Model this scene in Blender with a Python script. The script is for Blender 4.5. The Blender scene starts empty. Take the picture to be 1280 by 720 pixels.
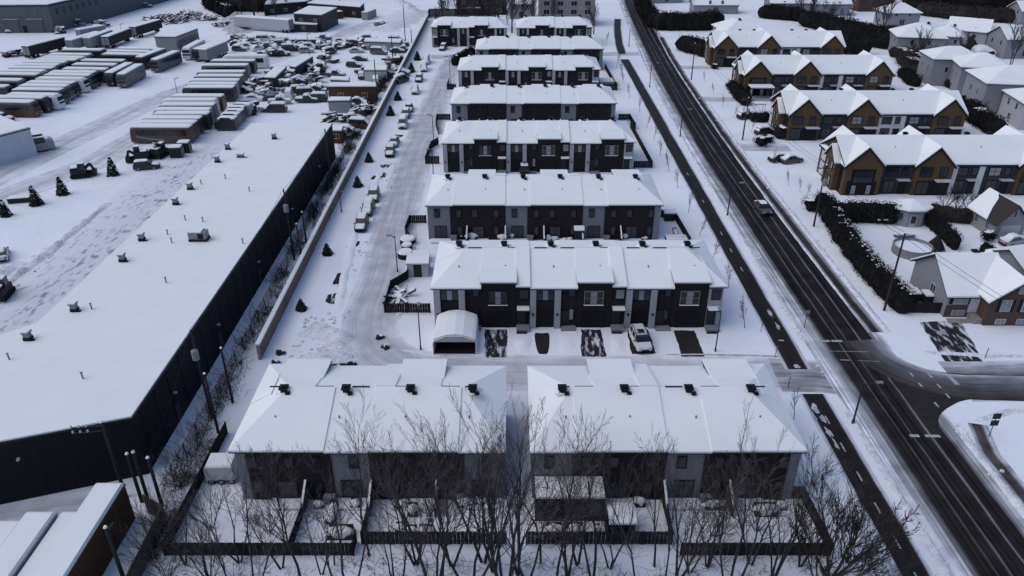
import bpy, math, random
from mathutils import Vector, Matrix, noise
R = math.radians
rnd = random.Random(7)
scene = bpy.context.scene

# ------------------------------------------------------------------ camera, sky, sun, exposure
CH = 50.0; FPX = 954.0; PITCH = R(29.0); SP, CP = math.sin(PITCH), math.cos(PITCH)
cam_d = bpy.data.cameras.new('camera'); cam = bpy.data.objects.new('camera', cam_d)
scene.collection.objects.link(cam); scene.camera = cam
cam.location = (0, 0, CH); cam.rotation_euler = (R(90) - PITCH, 0, 0)
cam_d.sensor_width = 36.0; cam_d.lens = 36.0 * FPX / 1280.0
cam_d.clip_start = 0.5; cam_d.clip_end = 6000

SUN_EL, SUN_AZ = R(52), R(-100)      # azimuth measured from +Y towards +X
world = bpy.data.worlds.new('World'); scene.world = world; world.use_nodes = True
wn = world.node_tree; bg = wn.nodes['Background']
sky = wn.nodes.new('ShaderNodeTexSky'); sky.sky_type = 'NISHITA'; sky.sun_disc = False
sky.sun_elevation = SUN_EL; sky.sun_rotation = SUN_AZ
sky.air_density = 1.0; sky.dust_density = 1.5; sky.ozone_density = 2.0
wn.links.new(sky.outputs[0], bg.inputs[0]); bg.inputs[1].default_value = 0.145
sd = bpy.data.lights.new('sun', 'SUN'); sun = bpy.data.objects.new('sun', sd); scene.collection.objects.link(sun)
sd.energy = 1.0; sd.angle = R(70); sd.color = (1.0, 0.92, 0.83)
sv = Vector((math.sin(SUN_AZ) * math.cos(SUN_EL), math.cos(SUN_AZ) * math.cos(SUN_EL), math.sin(SUN_EL)))
sun.rotation_euler = sv.to_track_quat('Z', 'Y').to_euler(); sun.location = (0, 60, 120)
vs = scene.view_settings; vs.view_transform = 'Standard'; vs.look = 'None'; vs.gamma = 1.0; vs.exposure = 0.0

# ------------------------------------------------------------------ helpers
def at(px, py, h=0.0):
    """world point at height h seen at photograph pixel (px, py) - a one-off survey of the place"""
    u = (px - 640) / FPX; v = (py - 360) / FPX; t = (CH - h) / (SP + v * CP)
    return Vector((u * t, (CP - v * SP) * t, h))

ORD = ['nearest', 'second', 'third', 'fourth', 'fifth', 'sixth', 'seventh', 'eighth', 'ninth', 'tenth', 'eleventh', 'twelfth',
       'thirteenth', 'fourteenth', 'fifteenth', 'sixteenth', 'seventeenth', 'eighteenth', 'nineteenth', 'twentieth']
def nth(i):
    return ORD[i] if i < 20 else '%dth' % (i + 1)
def nthl(i):
    return 'first' if i == 0 else nth(i)

MATS = {}
def mat(name, col, col2=None, rough=0.85, scale=2.0, detail=5, lo=0.35, hi=0.65, bump=0.0, bscale=8.0, spec=0.12, metal=0.0,
        stretch=(1, 1, 1), world_co=False, emit=None):
    m = bpy.data.materials.new(name); m.use_nodes = True; nt = m.node_tree; b = nt.nodes['Principled BSDF']
    b.inputs['Roughness'].default_value = rough; b.inputs['Metallic'].default_value = metal
    b.inputs['Specular IOR Level'].default_value = spec
    b.inputs['Base Color'].default_value = (*col, 1)
    if world_co:
        co = nt.nodes.new('ShaderNodeNewGeometry').outputs['Position']
    else:
        co = nt.nodes.new('ShaderNodeTexCoord').outputs['Object']
    mp = nt.nodes.new('ShaderNodeMapping'); mp.inputs['Scale'].default_value = stretch; nt.links.new(co, mp.inputs[0])
    if col2:
        n = nt.nodes.new('ShaderNodeTexNoise'); n.inputs['Scale'].default_value = scale; n.inputs['Detail'].default_value = detail
        nt.links.new(mp.outputs[0], n.inputs['Vector'])
        r = nt.nodes.new('ShaderNodeValToRGB'); r.color_ramp.elements[0].position = lo; r.color_ramp.elements[1].position = hi
        r.color_ramp.elements[0].color = (*col, 1); r.color_ramp.elements[1].color = (*col2, 1)
        nt.links.new(n.outputs[0], r.inputs[0]); nt.links.new(r.outputs[0], b.inputs['Base Color'])
    if bump:
        n2 = nt.nodes.new('ShaderNodeTexNoise'); n2.inputs['Scale'].default_value = bscale; n2.inputs['Detail'].default_value = 4
        nt.links.new(mp.outputs[0], n2.inputs['Vector'])
        bp = nt.nodes.new('ShaderNodeBump'); bp.inputs['Strength'].default_value = bump; bp.inputs['Distance'].default_value = 0.3
        nt.links.new(n2.outputs[0], bp.inputs['Height']); nt.links.new(bp.outputs[0], b.inputs['Normal'])
    MATS[name] = m
    return m

SNOW = (0.81, 0.83, 0.88); SNOWD = (0.72, 0.74, 0.79)
mat('snow_roof', (0.80, 0.81, 0.81), (0.755, 0.765, 0.775), scale=0.25, bump=0.07, bscale=0.8, spec=0.05, world_co=True, rough=1)
mat('snow', SNOW, SNOWD, scale=0.12, detail=9, bump=0.35, bscale=0.9, spec=0.1, world_co=True, rough=1, lo=.35, hi=.8)
mat('snow_bank', (0.74, 0.75, 0.79), (0.50, 0.50, 0.55), scale=1.2, detail=8, bump=0.8, bscale=3, spec=0.1, world_co=True, rough=1, lo=.45, hi=.75)
mat('snow_dirty', (0.58, 0.58, 0.62), (0.30, 0.30, 0.33), scale=1.0, detail=9, bump=0.8, bscale=3, spec=0.1, world_co=True, rough=1)
mat('brick_dark', (0.017, 0.015, 0.018), (0.030, 0.026, 0.028), scale=14, bump=0.2, stretch=(.4, .4, 2), rough=.9)
mat('brick_bay', (0.015, 0.013, 0.016), (0.027, 0.022, 0.024), scale=14, bump=0.2, stretch=(.4, .4, 2), rough=.9)
mat('siding_light', (0.17, 0.175, 0.20), (0.20, 0.205, 0.23), scale=6, stretch=(.3, .3, 6), bump=.2, bscale=6, rough=.8)
mat('panel_grey', (0.29, 0.29, 0.31), (0.34, 0.34, 0.36), scale=2, stretch=(1, 1, .3), rough=.75)
mat('trim_dark', (0.012, 0.012, 0.015), rough=.5)
mat('trim_light', (0.42, 0.42, 0.45), rough=.6)
mat('glass', (0.010, 0.012, 0.018), (0.028, 0.032, 0.044), scale=1.3, rough=.12, spec=.45)
mat('glass_curtain', (0.16, 0.16, 0.18), (0.26, 0.26, 0.28), scale=9, stretch=(3, 3, .3), rough=.25, spec=.6)
mat('garage_door', (0.010, 0.010, 0.013), (0.016, 0.016, 0.019), scale=3, rough=.55)
mat('garage_grey', (0.20, 0.20, 0.22), (0.24, 0.24, 0.26), scale=3, rough=.6)
mat('roof_dark', (0.03, 0.03, 0.035), (0.05, 0.05, 0.055), scale=20, rough=.9)
mat('orange', (0.122, 0.075, 0.042), (0.078, 0.049, 0.032), scale=10, stretch=(.5, .5, 3), bump=.2, rough=.75)
mat('grey_clad', (0.032, 0.031, 0.038), (0.050, 0.048, 0.056), scale=5, stretch=(1, 1, .3), rough=.7)
mat('render_white', (0.50, 0.52, 0.57), (0.45, 0.47, 0.52), scale=1)
mat('white_panel', (0.55, 0.55, 0.58), (0.48, 0.48, 0.51), scale=2, rough=.7)
mat('vinyl_grey', (0.22, 0.225, 0.25), (0.26, 0.265, 0.29), scale=3, stretch=(.2, .2, 10), bump=.2, rough=.6)
mat('vinyl_pale', (0.40, 0.40, 0.42), (0.45, 0.45, 0.47), scale=3, stretch=(.2, .2, 10), bump=.2, rough=.6)
mat('brick_red', (0.070, 0.044, 0.040), (0.105, 0.070, 0.062), scale=18, stretch=(.5, .5, 2), bump=.2, rough=.9)
mat('warehouse_wall', (0.0095, 0.0095, 0.014), (0.013, 0.013, 0.018), scale=.8, stretch=(3, 3, .3), rough=.7)
mat('factory_wall', (0.085, 0.09, 0.105), (0.11, 0.115, 0.13), scale=.8, stretch=(4, 4, .3), rough=.7)
mat('fence_dark', (0.013, 0.012, 0.015), (0.024, 0.022, 0.026), scale=4, stretch=(4, 4, .5), rough=.8)
mat('fence_brown', (0.085, 0.065, 0.06), (0.12, 0.095, 0.085), scale=4, stretch=(4, 4, .5), rough=.85)
mat('wood_brown', (0.06, 0.032, 0.022), (0.10, 0.055, 0.035), scale=3, stretch=(4, 4, .5), rough=.8)
mat('concrete', (0.22, 0.20, 0.20), (0.30, 0.28, 0.28), scale=1.5, detail=8, bump=.3, rough=.9)
mat('noise_wall', (0.14, 0.105, 0.088), (0.19, 0.15, 0.135), scale=2.5, detail=8, bump=.4, rough=.9)
mat('metal_grey', (0.17, 0.17, 0.19), (0.24, 0.24, 0.26), scale=4, rough=.5)
mat('metal_dark', (0.028, 0.028, 0.033), rough=.5)
mat('bark', (0.022, 0.020, 0.024), (0.050, 0.044, 0.048), scale=6, detail=7, rough=.95)
mat('bark_brown', (0.040, 0.030, 0.027), (0.065, 0.05, 0.043), scale=4, rough=.95)
mat('twig', (0.055, 0.048, 0.052), (0.095, 0.082, 0.082), scale=3, rough=.95)
mat('twig_pale', (0.10, 0.09, 0.09), (0.15, 0.135, 0.13), scale=3, rough=.95)
mat('needle', (0.012, 0.017, 0.016), (0.030, 0.036, 0.030), scale=2, rough=.9)
mat('hedge_leaf', (0.006, 0.007, 0.008), (0.016, 0.015, 0.015), scale=1.5, rough=.95)
mat('scrub', (0.020, 0.016, 0.018), (0.042, 0.034, 0.032), scale=3, rough=.95)
mat('tyre', (0.015, 0.015, 0.017), rough=.8)
mat('rim', (0.3, 0.3, 0.32), rough=.4, metal=.6)
mat('lamp_red', (0.25, 0.02, 0.02), rough=.3)
mat('lamp_clear', (0.5, 0.5, 0.52), rough=.2)
for n_, c_ in dict(white=(.62, .62, .64), silver=(.28, .28, .30), grey=(.075, .075, .085), black=(.018, .018, .022), blue=(.04, .06, .12),
                   red=(.16, .03, .03), brown=(.06, .035, .022), bronze=(.10, .055, .032)).items():
    mat('paint_' + n_, c_, tuple(k * .85 for k in c_), scale=1.5, rough=.4, spec=.5)
mat('paint_bus', (0.040, 0.027, 0.024), (0.085, 0.045, 0.026), scale=1.2, stretch=(.6, 1, 2), rough=.4, spec=.5)
mat('marking', (0.50, 0.50, 0.52), (0.22, 0.22, 0.24), scale=5, world_co=True)
mat('asphalt_bare', (0.022, 0.0185, 0.020), (0.031, 0.027, 0.028), scale=1.4, detail=8, world_co=True, bump=.2, rough=.75)
mat('asphalt_patchy', (0.024, 0.023, 0.028), (0.62, 0.63, 0.67), scale=1.0, detail=9, lo=.50, hi=.63, world_co=True, bump=.2, stretch=(2.0, .5, 1))
mat('membrane', (0.72, 0.73, 0.77), (0.80, 0.80, 0.84), scale=.5)
mat('wire', (0.012, 0.012, 0.014), rough=.6)

def road_mat(name, W, stops, pert=0.5, streak=0.25, streak_scale=(2.2, 0.06), blotch=0.25, rough=0.6, strokes=None):
    """colours across a ribbon (u in metres), frayed by noise that runs along it"""
    m = bpy.data.materials.new(name); m.use_nodes = True; nt = m.node_tree; N = nt.nodes.new; L = nt.links.new
    b = nt.nodes['Principled BSDF']; b.inputs['Roughness'].default_value = rough; b.inputs['Specular IOR Level'].default_value = .04
    uv = N('ShaderNodeUVMap'); uv.uv_map = 'UVMap'
    sep = N('ShaderNodeSeparateXYZ'); L(uv.outputs[0], sep.inputs[0])
    m1 = N('ShaderNodeMapping'); m1.inputs['Scale'].default_value = (0.7, 0.10, 1); L(uv.outputs[0], m1.inputs[0])
    n1 = N('ShaderNodeTexNoise'); n1.inputs['Scale'].default_value = 1.0; n1.inputs['Detail'].default_value = 6; L(m1.outputs[0], n1.inputs['Vector'])
    a = N('ShaderNodeMath'); a.operation = 'MULTIPLY_ADD'; a.inputs[1].default_value = pert; L(n1.outputs[0], a.inputs[0])
    s = N('ShaderNodeMath'); s.operation = 'SUBTRACT'; s.inputs[1].default_value = pert * .5; L(sep.outputs[0], s.inputs[0]); L(s.outputs[0], a.inputs[2])
    d = N('ShaderNodeMath'); d.operation = 'DIVIDE'; d.inputs[1].default_value = W; L(a.outputs[0], d.inputs[0])
    r = N('ShaderNodeValToRGB'); L(d.outputs[0], r.inputs[0]); cr = r.color_ramp
    while len(cr.elements) < len(stops): cr.elements.new(0.5)
    for e, (p, c) in zip(cr.elements, sorted(stops, key=lambda q: q[0])):
        e.position = p / W; e.color = (*c, 1) if not isinstance(c, (float, int)) else ((c * 1.2, c * 1.02, c * 1.04, 1) if c < .1 else (c, c * 1.01, c * 1.09, 1))
    m2 = N('ShaderNodeMapping'); m2.inputs['Scale'].default_value = (*streak_scale, 1); L(uv.outputs[0], m2.inputs[0])
    n2 = N('ShaderNodeTexNoise'); n2.inputs['Scale'].default_value = 1.0; n2.inputs['Detail'].default_value = 8; L(m2.outputs[0], n2.inputs['Vector'])
    n3 = N('ShaderNodeTexNoise'); n3.inputs['Scale'].default_value = .35; n3.inputs['Detail'].default_value = 8; L(uv.outputs[0], n3.inputs['Vector'])
    def rng(nn, amt):
        q = N('ShaderNodeMapRange'); q.inputs['From Min'].default_value = .3; q.inputs['From Max'].default_value = .7
        q.inputs['To Min'].default_value = 1 - amt; q.inputs['To Max'].default_value = 1 + amt * .6; L(nn.outputs[0], q.inputs[0]); return q
    q1, q2 = rng(n2, streak), rng(n3, blotch)
    mu = N('ShaderNodeMath'); mu.operation = 'MULTIPLY'; L(q1.outputs[0], mu.inputs[0]); L(q2.outputs[0], mu.inputs[1])
    if strokes:      # (darkening, length along v): trodden marks that thin out towards the edges of the lot
        amt, Lv = strokes; k1 = N('ShaderNodeMapRange'); k1.inputs['From Min'].default_value = .50; k1.inputs['From Max'].default_value = .60; L(n2.outputs[0], k1.inputs[0])
        k2 = N('ShaderNodeMapRange'); k2.inputs['From Min'].default_value = .40; k2.inputs['From Max'].default_value = .60; L(n3.outputs[0], k2.inputs[0])
        def edge(out, total):
            g = N('ShaderNodeMath'); g.operation = 'PINGPONG'; g.inputs[1].default_value = total / 2; L(out, g.inputs[0]); h = N('ShaderNodeMapRange'); h.inputs['From Max'].default_value = total * .22; L(g.outputs[0], h.inputs[0]); return h
        pr = k1.outputs[0]
        for o_ in (k2, edge(sep.outputs[0], W), edge(sep.outputs[1], Lv)):
            z = N('ShaderNodeMath'); z.operation = 'MULTIPLY'; L(pr, z.inputs[0]); L(o_.outputs[0], z.inputs[1]); pr = z.outputs[0]
        z = N('ShaderNodeMath'); z.operation = 'MULTIPLY_ADD'; z.inputs[1].default_value = -amt; z.inputs[2].default_value = 1.0; L(pr, z.inputs[0]); mu = z
    vm = N('ShaderNodeVectorMath'); vm.operation = 'SCALE'; L(r.outputs[0], vm.inputs[0]); L(mu.outputs[0], vm.inputs['Scale'])
    L(vm.outputs[0], b.inputs['Base Color'])
    bp = N('ShaderNodeBump'); bp.inputs['Strength'].default_value = .3; bp.inputs['Distance'].default_value = .1
    L(n2.outputs[0], bp.inputs['Height']); L(bp.outputs[0], b.inputs['Normal'])
    MATS[name] = m; return m

class MB:
    def __init__(s): s.v = []; s.f = []; s.m = []; s.uv = None
    def quadgrid(s): pass
    def box(s, x0, y0, z0, x1, y1, z1, mi=0, T=None):
        if x0 > x1: x0, x1 = x1, x0
        if y0 > y1: y0, y1 = y1, y0
        k = len(s.v)
        p = [(x0, y0, z0), (x1, y0, z0), (x1, y1, z0), (x0, y1, z0), (x0, y0, z1), (x1, y0, z1), (x1, y1, z1), (x0, y1, z1)]
        if T is not None: p = [tuple(T @ Vector(q)) for q in p]
        s.v += p
        s.f += [(k, k+3, k+2, k+1), (k+4, k+5, k+6, k+7), (k, k+1, k+5, k+4), (k+1, k+2, k+6, k+5), (k+2, k+3, k+7, k+6), (k+3, k, k+4, k+7)]
        s.m += [mi] * 6; return s
    def poly(s, pts, mi=0):
        k = len(s.v); s.v += [tuple(p) for p in pts]; s.f.append(tuple(range(k, k + len(pts)))); s.m.append(mi); return s
    def prism(s, pts, z0, z1, mi=0, top=None):
        k = len(s.v); n = len(pts); s.v += [(p[0], p[1], z0) for p in pts] + [(p[0], p[1], z1) for p in pts]
        s.f.append(tuple(range(k + n - 1, k - 1, -1))); s.m.append(mi)
        s.f.append(tuple(range(k + n, k + 2 * n))); s.m.append(mi if top is None else top)
        for i in range(n):
            j = (i + 1) % n; s.f.append((k + i, k + j, k + n + j, k + n + i)); s.m.append(mi)
        return s
    def extr(s, prof, a, b, axis='x', mi=0):
        """prof = closed polygon in the plane across axis ((y,z) or (x,z)); extruded from a to b"""
        k = len(s.v); n = len(prof)
        for c in (a, b):
            for p in prof: s.v.append((c, p[0], p[1]) if axis == 'x' else (p[0], c, p[1]))
        s.f.append(tuple(range(k, k + n))); s.f.append(tuple(range(k + 2 * n - 1, k + n - 1, -1))); s.m += [mi, mi]
        for i in range(n):
            j = (i + 1) % n; s.f.append((k + i, k + n + i, k + n + j, k + j)); s.m.append(mi)
        return s
    def tube(s, p0, p1, r0, r1=None, n=6, mi=0, cap=True):
        if r1 is None: r1 = r0
        p0 = Vector(p0); p1 = Vector(p1); d = p1 - p0
        if d.length < 1e-6: return s
        d.normalize(); a = Vector((0, 0, 1)) if abs(d.z) < .9 else Vector((1, 0, 0)); u = d.cross(a).normalized(); w = d.cross(u)
        k = len(s.v)
        for p, r in ((p0, r0), (p1, r1)):
            for i in range(n):
                t = 2 * math.pi * i / n; s.v.append(tuple(p + u * (math.cos(t) * r) + w * (math.sin(t) * r)))
        for i in range(n):
            j = (i + 1) % n; s.f.append((k + i, k + j, k + n + j, k + n + i)); s.m.append(mi)
        if cap:
            s.f.append(tuple(range(k + n - 1, k - 1, -1))); s.f.append(tuple(range(k + n, k + 2 * n))); s.m += [mi, mi]
        return s
    def loft(s, secs, mi=0, cap=True, mis=None):
        k = len(s.v); n = len(secs[0])
        for sc in secs: s.v += [tuple(p) for p in sc]
        for a in range(len(secs) - 1):
            for i in range(n):
                j = (i + 1) % n; s.f.append((k + a*n + i, k + a*n + j, k + (a+1)*n + j, k + (a+1)*n + i)); s.m.append(mi if mis is None else mis[i])
        if cap:
            s.f.append(tuple(range(k + n - 1, k - 1, -1))); q = k + (len(secs) - 1) * n; s.f.append(tuple(range(q, q + n))); s.m += [mi, mi]
        return s
    def blob(s, c, rx, ry, rz, mi=0, nu=8, nv=5, jit=.15, half=False):
        """uneven lump"""
        sd = rnd.random() * 50; secs = []
        for b in range(nv + 1):
            ph = (math.pi / 2 if half else math.pi) * b / nv; ring = []
            for a in range(nu):
                th = 2 * math.pi * a / nu
                q = Vector((math.sin(ph) * math.cos(th), math.sin(ph) * math.sin(th), math.cos(ph)))
                f = 1 + jit * 2 * noise.noise(q * 1.7 + Vector((sd, sd, 0)))
                ring.append((c[0] + q.x * rx * f, c[1] + q.y * ry * f, c[2] + q.z * rz * f))
            secs.append(ring)
        return s.loft(secs[::-1], mi, cap=True)
    def mesh(s, name, mats, smooth=False, flip=False):
        me = bpy.data.meshes.new(name); me.from_pydata(s.v, [], s.f)
        for m in (mats if isinstance(mats, (list, tuple)) else [mats]): me.materials.append(MATS[m])
        me.polygons.foreach_set('material_index', s.m)
        if smooth: me.polygons.foreach_set('use_smooth', [True] * len(s.f))
        if s.uv:
            l = me.uv_layers.new(name='UVMap')
            for lp in me.loops: l.data[lp.index].uv = s.uv[lp.vertex_index]
        me.update(); return me

CACHE = {}
def cached(key, fn):
    if key not in CACHE: CACHE[key] = fn()
    return CACHE[key]
COL = scene.collection
def link(o, loc, rz, parent):
    COL.objects.link(o); o.location = loc
    if rz: o.rotation_euler = (0, 0, rz)
    if parent is not None: o.parent = parent
    return o
def thing(name, label, cat, loc=(0, 0, 0), rz=0, group=None):
    o = bpy.data.objects.new(name, None); o.empty_display_size = .2; link(o, loc, rz, None)
    o['label'] = label; o['category'] = cat
    if group: o['group'] = group
    return o
def part(parent, name, me, loc=(0, 0, 0), rz=0, label=None, sc=None):
    o = bpy.data.objects.new(name, me); link(o, loc, rz, parent)
    if sc: o.scale = (sc, sc, sc) if not isinstance(sc, tuple) else sc
    if label: o['label'] = label
    return o
def solo(name, me, label, cat, loc=(0, 0, 0), rz=0, group=None):
    o = bpy.data.objects.new(name, me); link(o, loc, rz, None); o['label'] = label; o['category'] = cat
    if group: o['group'] = group
    return o
def struct(name, me, kind='structure', parent=None, loc=(0, 0, 0)):
    o = bpy.data.objects.new(name, me); link(o, loc, 0, parent)
    if parent is None or kind == 'stuff': o['kind'] = kind
    return o
def copy_thing(root, loc, rz=0, label=None, sc=None):
    r = root.copy(); COL.objects.link(r); r.location = loc; r.rotation_euler = (0, 0, rz)
    if sc: r.scale = (sc, sc, sc)
    if label: r['label'] = label
    for ch in root.children:
        c = ch.copy(); COL.objects.link(c); c.parent = r
        for g in ch.children:
            d = g.copy(); COL.objects.link(d); d.parent = c
    return r
def relabel(o, label): o['label'] = label

def ribbon(pts, W, name, m, z=0.004, off=0.0, step=3.0, kind='structure'):
    """flat strip of width W along centre line pts; uv = (across m, along m)"""
    P2 = [Vector((p[0], p[1])) for p in pts]; dense = [P2[0]]
    for a, b in zip(P2, P2[1:]):
        k = max(1, int((b - a).length / step))
        for i in range(1, k + 1): dense.append(a.lerp(b, i / k))
    mb = MB(); mb.uv = []; run = 0
    for i, p in enumerate(dense):
        d = (dense[min(i + 1, len(dense) - 1)] - dense[max(i - 1, 0)]).normalized(); nrm = Vector((d.y, -d.x))
        if i: run += (p - dense[i - 1]).length
        for q, u in ((-W / 2, 0), (W / 2, W)):
            w = p + nrm * (q + off); mb.v.append((w.x, w.y, z)); mb.uv.append((u, run))
        if i: k = 2 * i; mb.f.append((k - 2, k - 1, k + 1, k)); mb.m.append(0)
    o = struct(name, mb.mesh(name, m), kind); return o
def sheet(name, pts, m, z, kind='structure'):
    mb = MB(); mb.poly([(p[0], p[1], z) for p in pts]); return struct(name, mb.mesh(name, m), kind)
def sheet_px(name, pxs, m, z): return sheet(name, [at(*p) for p in pxs], m, z)
def smooth_line(pts, n=6):
    """Catmull-Rom through points"""
    P3 = [Vector(p) for p in pts]; out = []
    for i in range(len(P3) - 1):
        p0 = P3[max(i - 1, 0)]; p1 = P3[i]; p2 = P3[i + 1]; p3 = P3[min(i + 2, len(P3) - 1)]
        for k in range(n):
            t = k / n; out.append(.5 * ((2 * p1) + (p2 - p0) * t + (2 * p0 - 5 * p1 + 4 * p2 - p3) * t * t + (-p0 + 3 * p1 - 3 * p2 + p3) * t ** 3))
    out.append(P3[-1]); return out

def roof_solid(regions, thick, lift=0.0):
    """regions: 3-D polygons of the top surface sharing edges; gives it an even vertical thickness"""
    mb = MB(); idx = {}; def_key = lambda p: (round(p[0], 3), round(p[1], 3), round(p[2], 3))
    def vid(p, low):
        k = (def_key(p), low)
        if k not in idx: idx[k] = len(mb.v); mb.v.append((p[0], p[1], p[2] + lift - (thick if low else 0)))
        return idx[k]
    edges = {}
    for rg in regions:
        ids = [vid(p, False) for p in rg]; lo = [vid(p, True) for p in rg]
        mb.f.append(tuple(ids)); mb.m.append(0); mb.f.append(tuple(reversed(lo))); mb.m.append(0)
        for i in range(len(rg)):
            j = (i + 1) % len(rg); e = (ids[i], ids[j], lo[i], lo[j]); kk = tuple(sorted((ids[i], ids[j])))
            edges.setdefault(kk, []).append(e)
    for es in edges.values():
        if len(es) == 1: a, b, c, d = es[0]; mb.f.append((b, a, c, d)); mb.m.append(0)
    return mb
def clipx(poly, xa, xb):
    def half(pl, x, keep_gt):
        out = []
        for i in range(len(pl)):
            a, b = Vector(pl[i]), Vector(pl[(i + 1) % len(pl)]); ia = (a.x >= x - 1e-6) if keep_gt else (a.x <= x + 1e-6)
            ib = (b.x >= x - 1e-6) if keep_gt else (b.x <= x + 1e-6)
            if ia: out.append(a)
            if ia != ib and abs(a.x - b.x) > 1e-6: out.append(a.lerp(b, (x - a.x) / (b.x - a.x)))
        res = []
        for p in out:
            if not res or (p - res[-1]).length > 1e-4: res.append(p)
        if len(res) > 1 and (res[0] - res[-1]).length < 1e-4: res.pop()
        return res
    q = half(poly, xa, True)
    if len(q) >= 3: q = half(q, xb, False)
    return q if len(q) >= 3 else None
def clipy(poly, ya, yb):
    q = clipx([(p[1], p[0], p[2]) for p in poly], ya, yb)
    return [Vector((p.y, p.x, p.z)) for p in q] if q else None
def hip_regions(x0, x1, y0, y1, ze, zr, hl, hr):
    ym = (y0 + y1) / 2; a = (x0 + hl, ym, zr); b = (x1 - hr, ym, zr)
    c = [(x0, y0, ze), (x1, y0, ze), (x1, y1, ze), (x0, y1, ze)]
    rg = [[c[0], c[1], b, a], [c[2], c[3], a, b]]
    if hl > 0: rg.append([c[3], c[0], a])
    if hr > 0: rg.append([c[1], c[2], b])
    return rg

# ------------------------------------------------------------------ windows and doors (part > sub-part), facing -Y
def frame_mesh(w, h, nx, ny, m, t=.07, d=.10):
    def f():
        mb = MB(); mb.box(-w/2 - t, -d, -t, w/2 + t, .02, 0); mb.box(-w/2 - t, -d, h, w/2 + t, .02, h + t)
        mb.box(-w/2 - t, -d, 0, -w/2, .02, h); mb.box(w/2, -d, 0, w/2 + t, .02, h)
        for i in range(1, nx): x = -w/2 + w * i / nx; mb.box(x - .03, -d * .8, 0, x + .03, .02, h)
        for i in range(1, ny): z = h * i / ny; mb.box(-w/2, -d * .7, z - .025, w/2, .02, z + .025)
        return mb.mesh('window_frame', m)
    return cached(('fr', round(w, 2), round(h, 2), nx, ny, m), f)
def pane_mesh(w, h, m):
    return cached(('pn', round(w, 2), round(h, 2), m), lambda: MB().box(-w/2, -.045, 0, w/2, .0, h).mesh('pane', m))
def sill_mesh(w, m='snow_roof'):
    return cached(('sl', round(w, 2), m), lambda: MB().box(-w/2 - .1, -.2, -.12, w/2 + .1, 0, -.07).mesh('sill', m))
def window(par, x, y, z, w, h, rz=0, nx=2, ny=1, fm='trim_dark', gm='glass', sill=False, name='window', detail=True):
    o = part(par, name, frame_mesh(w, h, nx, ny, fm), (x, y, z), rz)
    if detail and nx > 1:
        pw = w / nx - .06
        for i in range(nx):
            px = -w/2 + w * (i + .5) / nx
            part(o, 'pane', pane_mesh(pw, h - .02, gm if (gm != 'mix') else ('glass_curtain' if i == nx // 2 else 'glass')), (px, 0, .01))
    else:
        part(o, 'pane', pane_mesh(w, h, 'glass' if gm == 'mix' else gm))
    if sill: part(o, 'sill', sill_mesh(w))
    return o
def door_mesh(w, h, m, rows=4):
    def f():
        mb = MB(); 
        for i in range(rows): mb.box(-w/2, -.05, h * i / rows + .01, w/2, 0, h * (i + 1) / rows - .01)
        mb.box(-w/2 - .08, -.09, 0, -w/2, .02, h + .08); mb.box(w/2, -.09, 0, w/2 + .08, .02, h + .08); mb.box(-w/2, -.09, h, w/2, .02, h + .08)
        mb.box(-w/2, -.02, 0, w/2, 0, h)
        return mb.mesh('door', m)
    return cached(('dr', round(w, 2), round(h, 2), m, rows), f)
def vent_mesh():
    def f():
        mb = MB(); mb.box(-.28, -.28, 0, .28, .28, .45); mb.box(-.40, -.40, .45, .40, .40, .60); mb.box(-.2, -.2, .60, .2, .2, .72); mb.box(.2, -.55, .0, .62, -.2, .22)
        return mb.mesh('roof_vent', 'trim_dark')
    return cached('vent', f)
def pipe_mesh(): return cached('pipe', lambda: MB().tube((0, 0, 0), (0, 0, .5), .06, n=5).mesh('vent_pipe', 'metal_dark'))

# ================================================================== THE SETTING
sheet('ground', [(-1500, -200), (1500, -200), (1500, 3000), (-1500, 3000)], 'snow', 0.0)

SN = .735; SL = .32; AS = .021
road_mat('blvd', 10.0, [(0, SN), (.8, SN), (1.2, .58), (1.6, .36), (1.9, .50), (2.2, .22), (2.7, AS), (3.9, AS), (4.05, .12), (4.2, AS), (5.0, .020), (5.15, .17), (5.3, AS),
    (6.75, AS), (6.9, .20), (7.1, AS), (8.35, .020), (8.7, .25), (8.95, .5), (9.5, .62), (10, SN)], pert=.5, streak=.7, streak_scale=(3.6, .035), blotch=.4, rough=.6)
bl = smooth_line([(40.05, 20, 0), (40.05, 60, 0), (40.05, 110, 0), (40.3, 145, 0), (41.2, 181, 0), (42.6, 215, 0), (44.3, 250, 0), (47.2, 300, 0), (51, 350, 0), (62, 450, 0), (90, 620, 0)], 6)
ribbon(bl, 10.0, 'road', 'blvd', z=.012)
road_mat('gutter', 2.2, [(0, SN), (.35, .5), (.55, .05), (.8, .04), (1.3, .05), (1.6, .3), (2.2, SN)], pert=.6, streak=.5, blotch=.5)
ribbon(smooth_line([(44.5, 79, 0), (44.4, 88, 0), (44.5, 110, 0), (44.7, 145, 0), (45.6, 181, 0), (47.2, 225, 0), (49.5, 262, 0)], 5), 2.0, 'pavement', 'gutter', z=.018)
road_mat('gutter2', 1.9, [(0, SN), (.3, .5), (.45, .07), (1.2, .09), (1.5, .4), (1.9, SN)], pert=.45, streak=.6, blotch=.7)
ribbon([(46.5, 20), (46.5, 40), (46.4, 57), (47.6, 61.5)], 1.9, 'pavement', 'gutter2', z=.018)
road_mat('bike', 3.0, [(0, SN), (.25, .66), (.42, .024), (1.5, .020), (2.55, .024), (2.75, .6), (3.0, SN)], pert=.5, streak=.4, blotch=.2, rough=.5)
ribbon([(32.5, 25), (32.5, 66.6)], 3.0, 'path', 'bike', z=.012)
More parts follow.
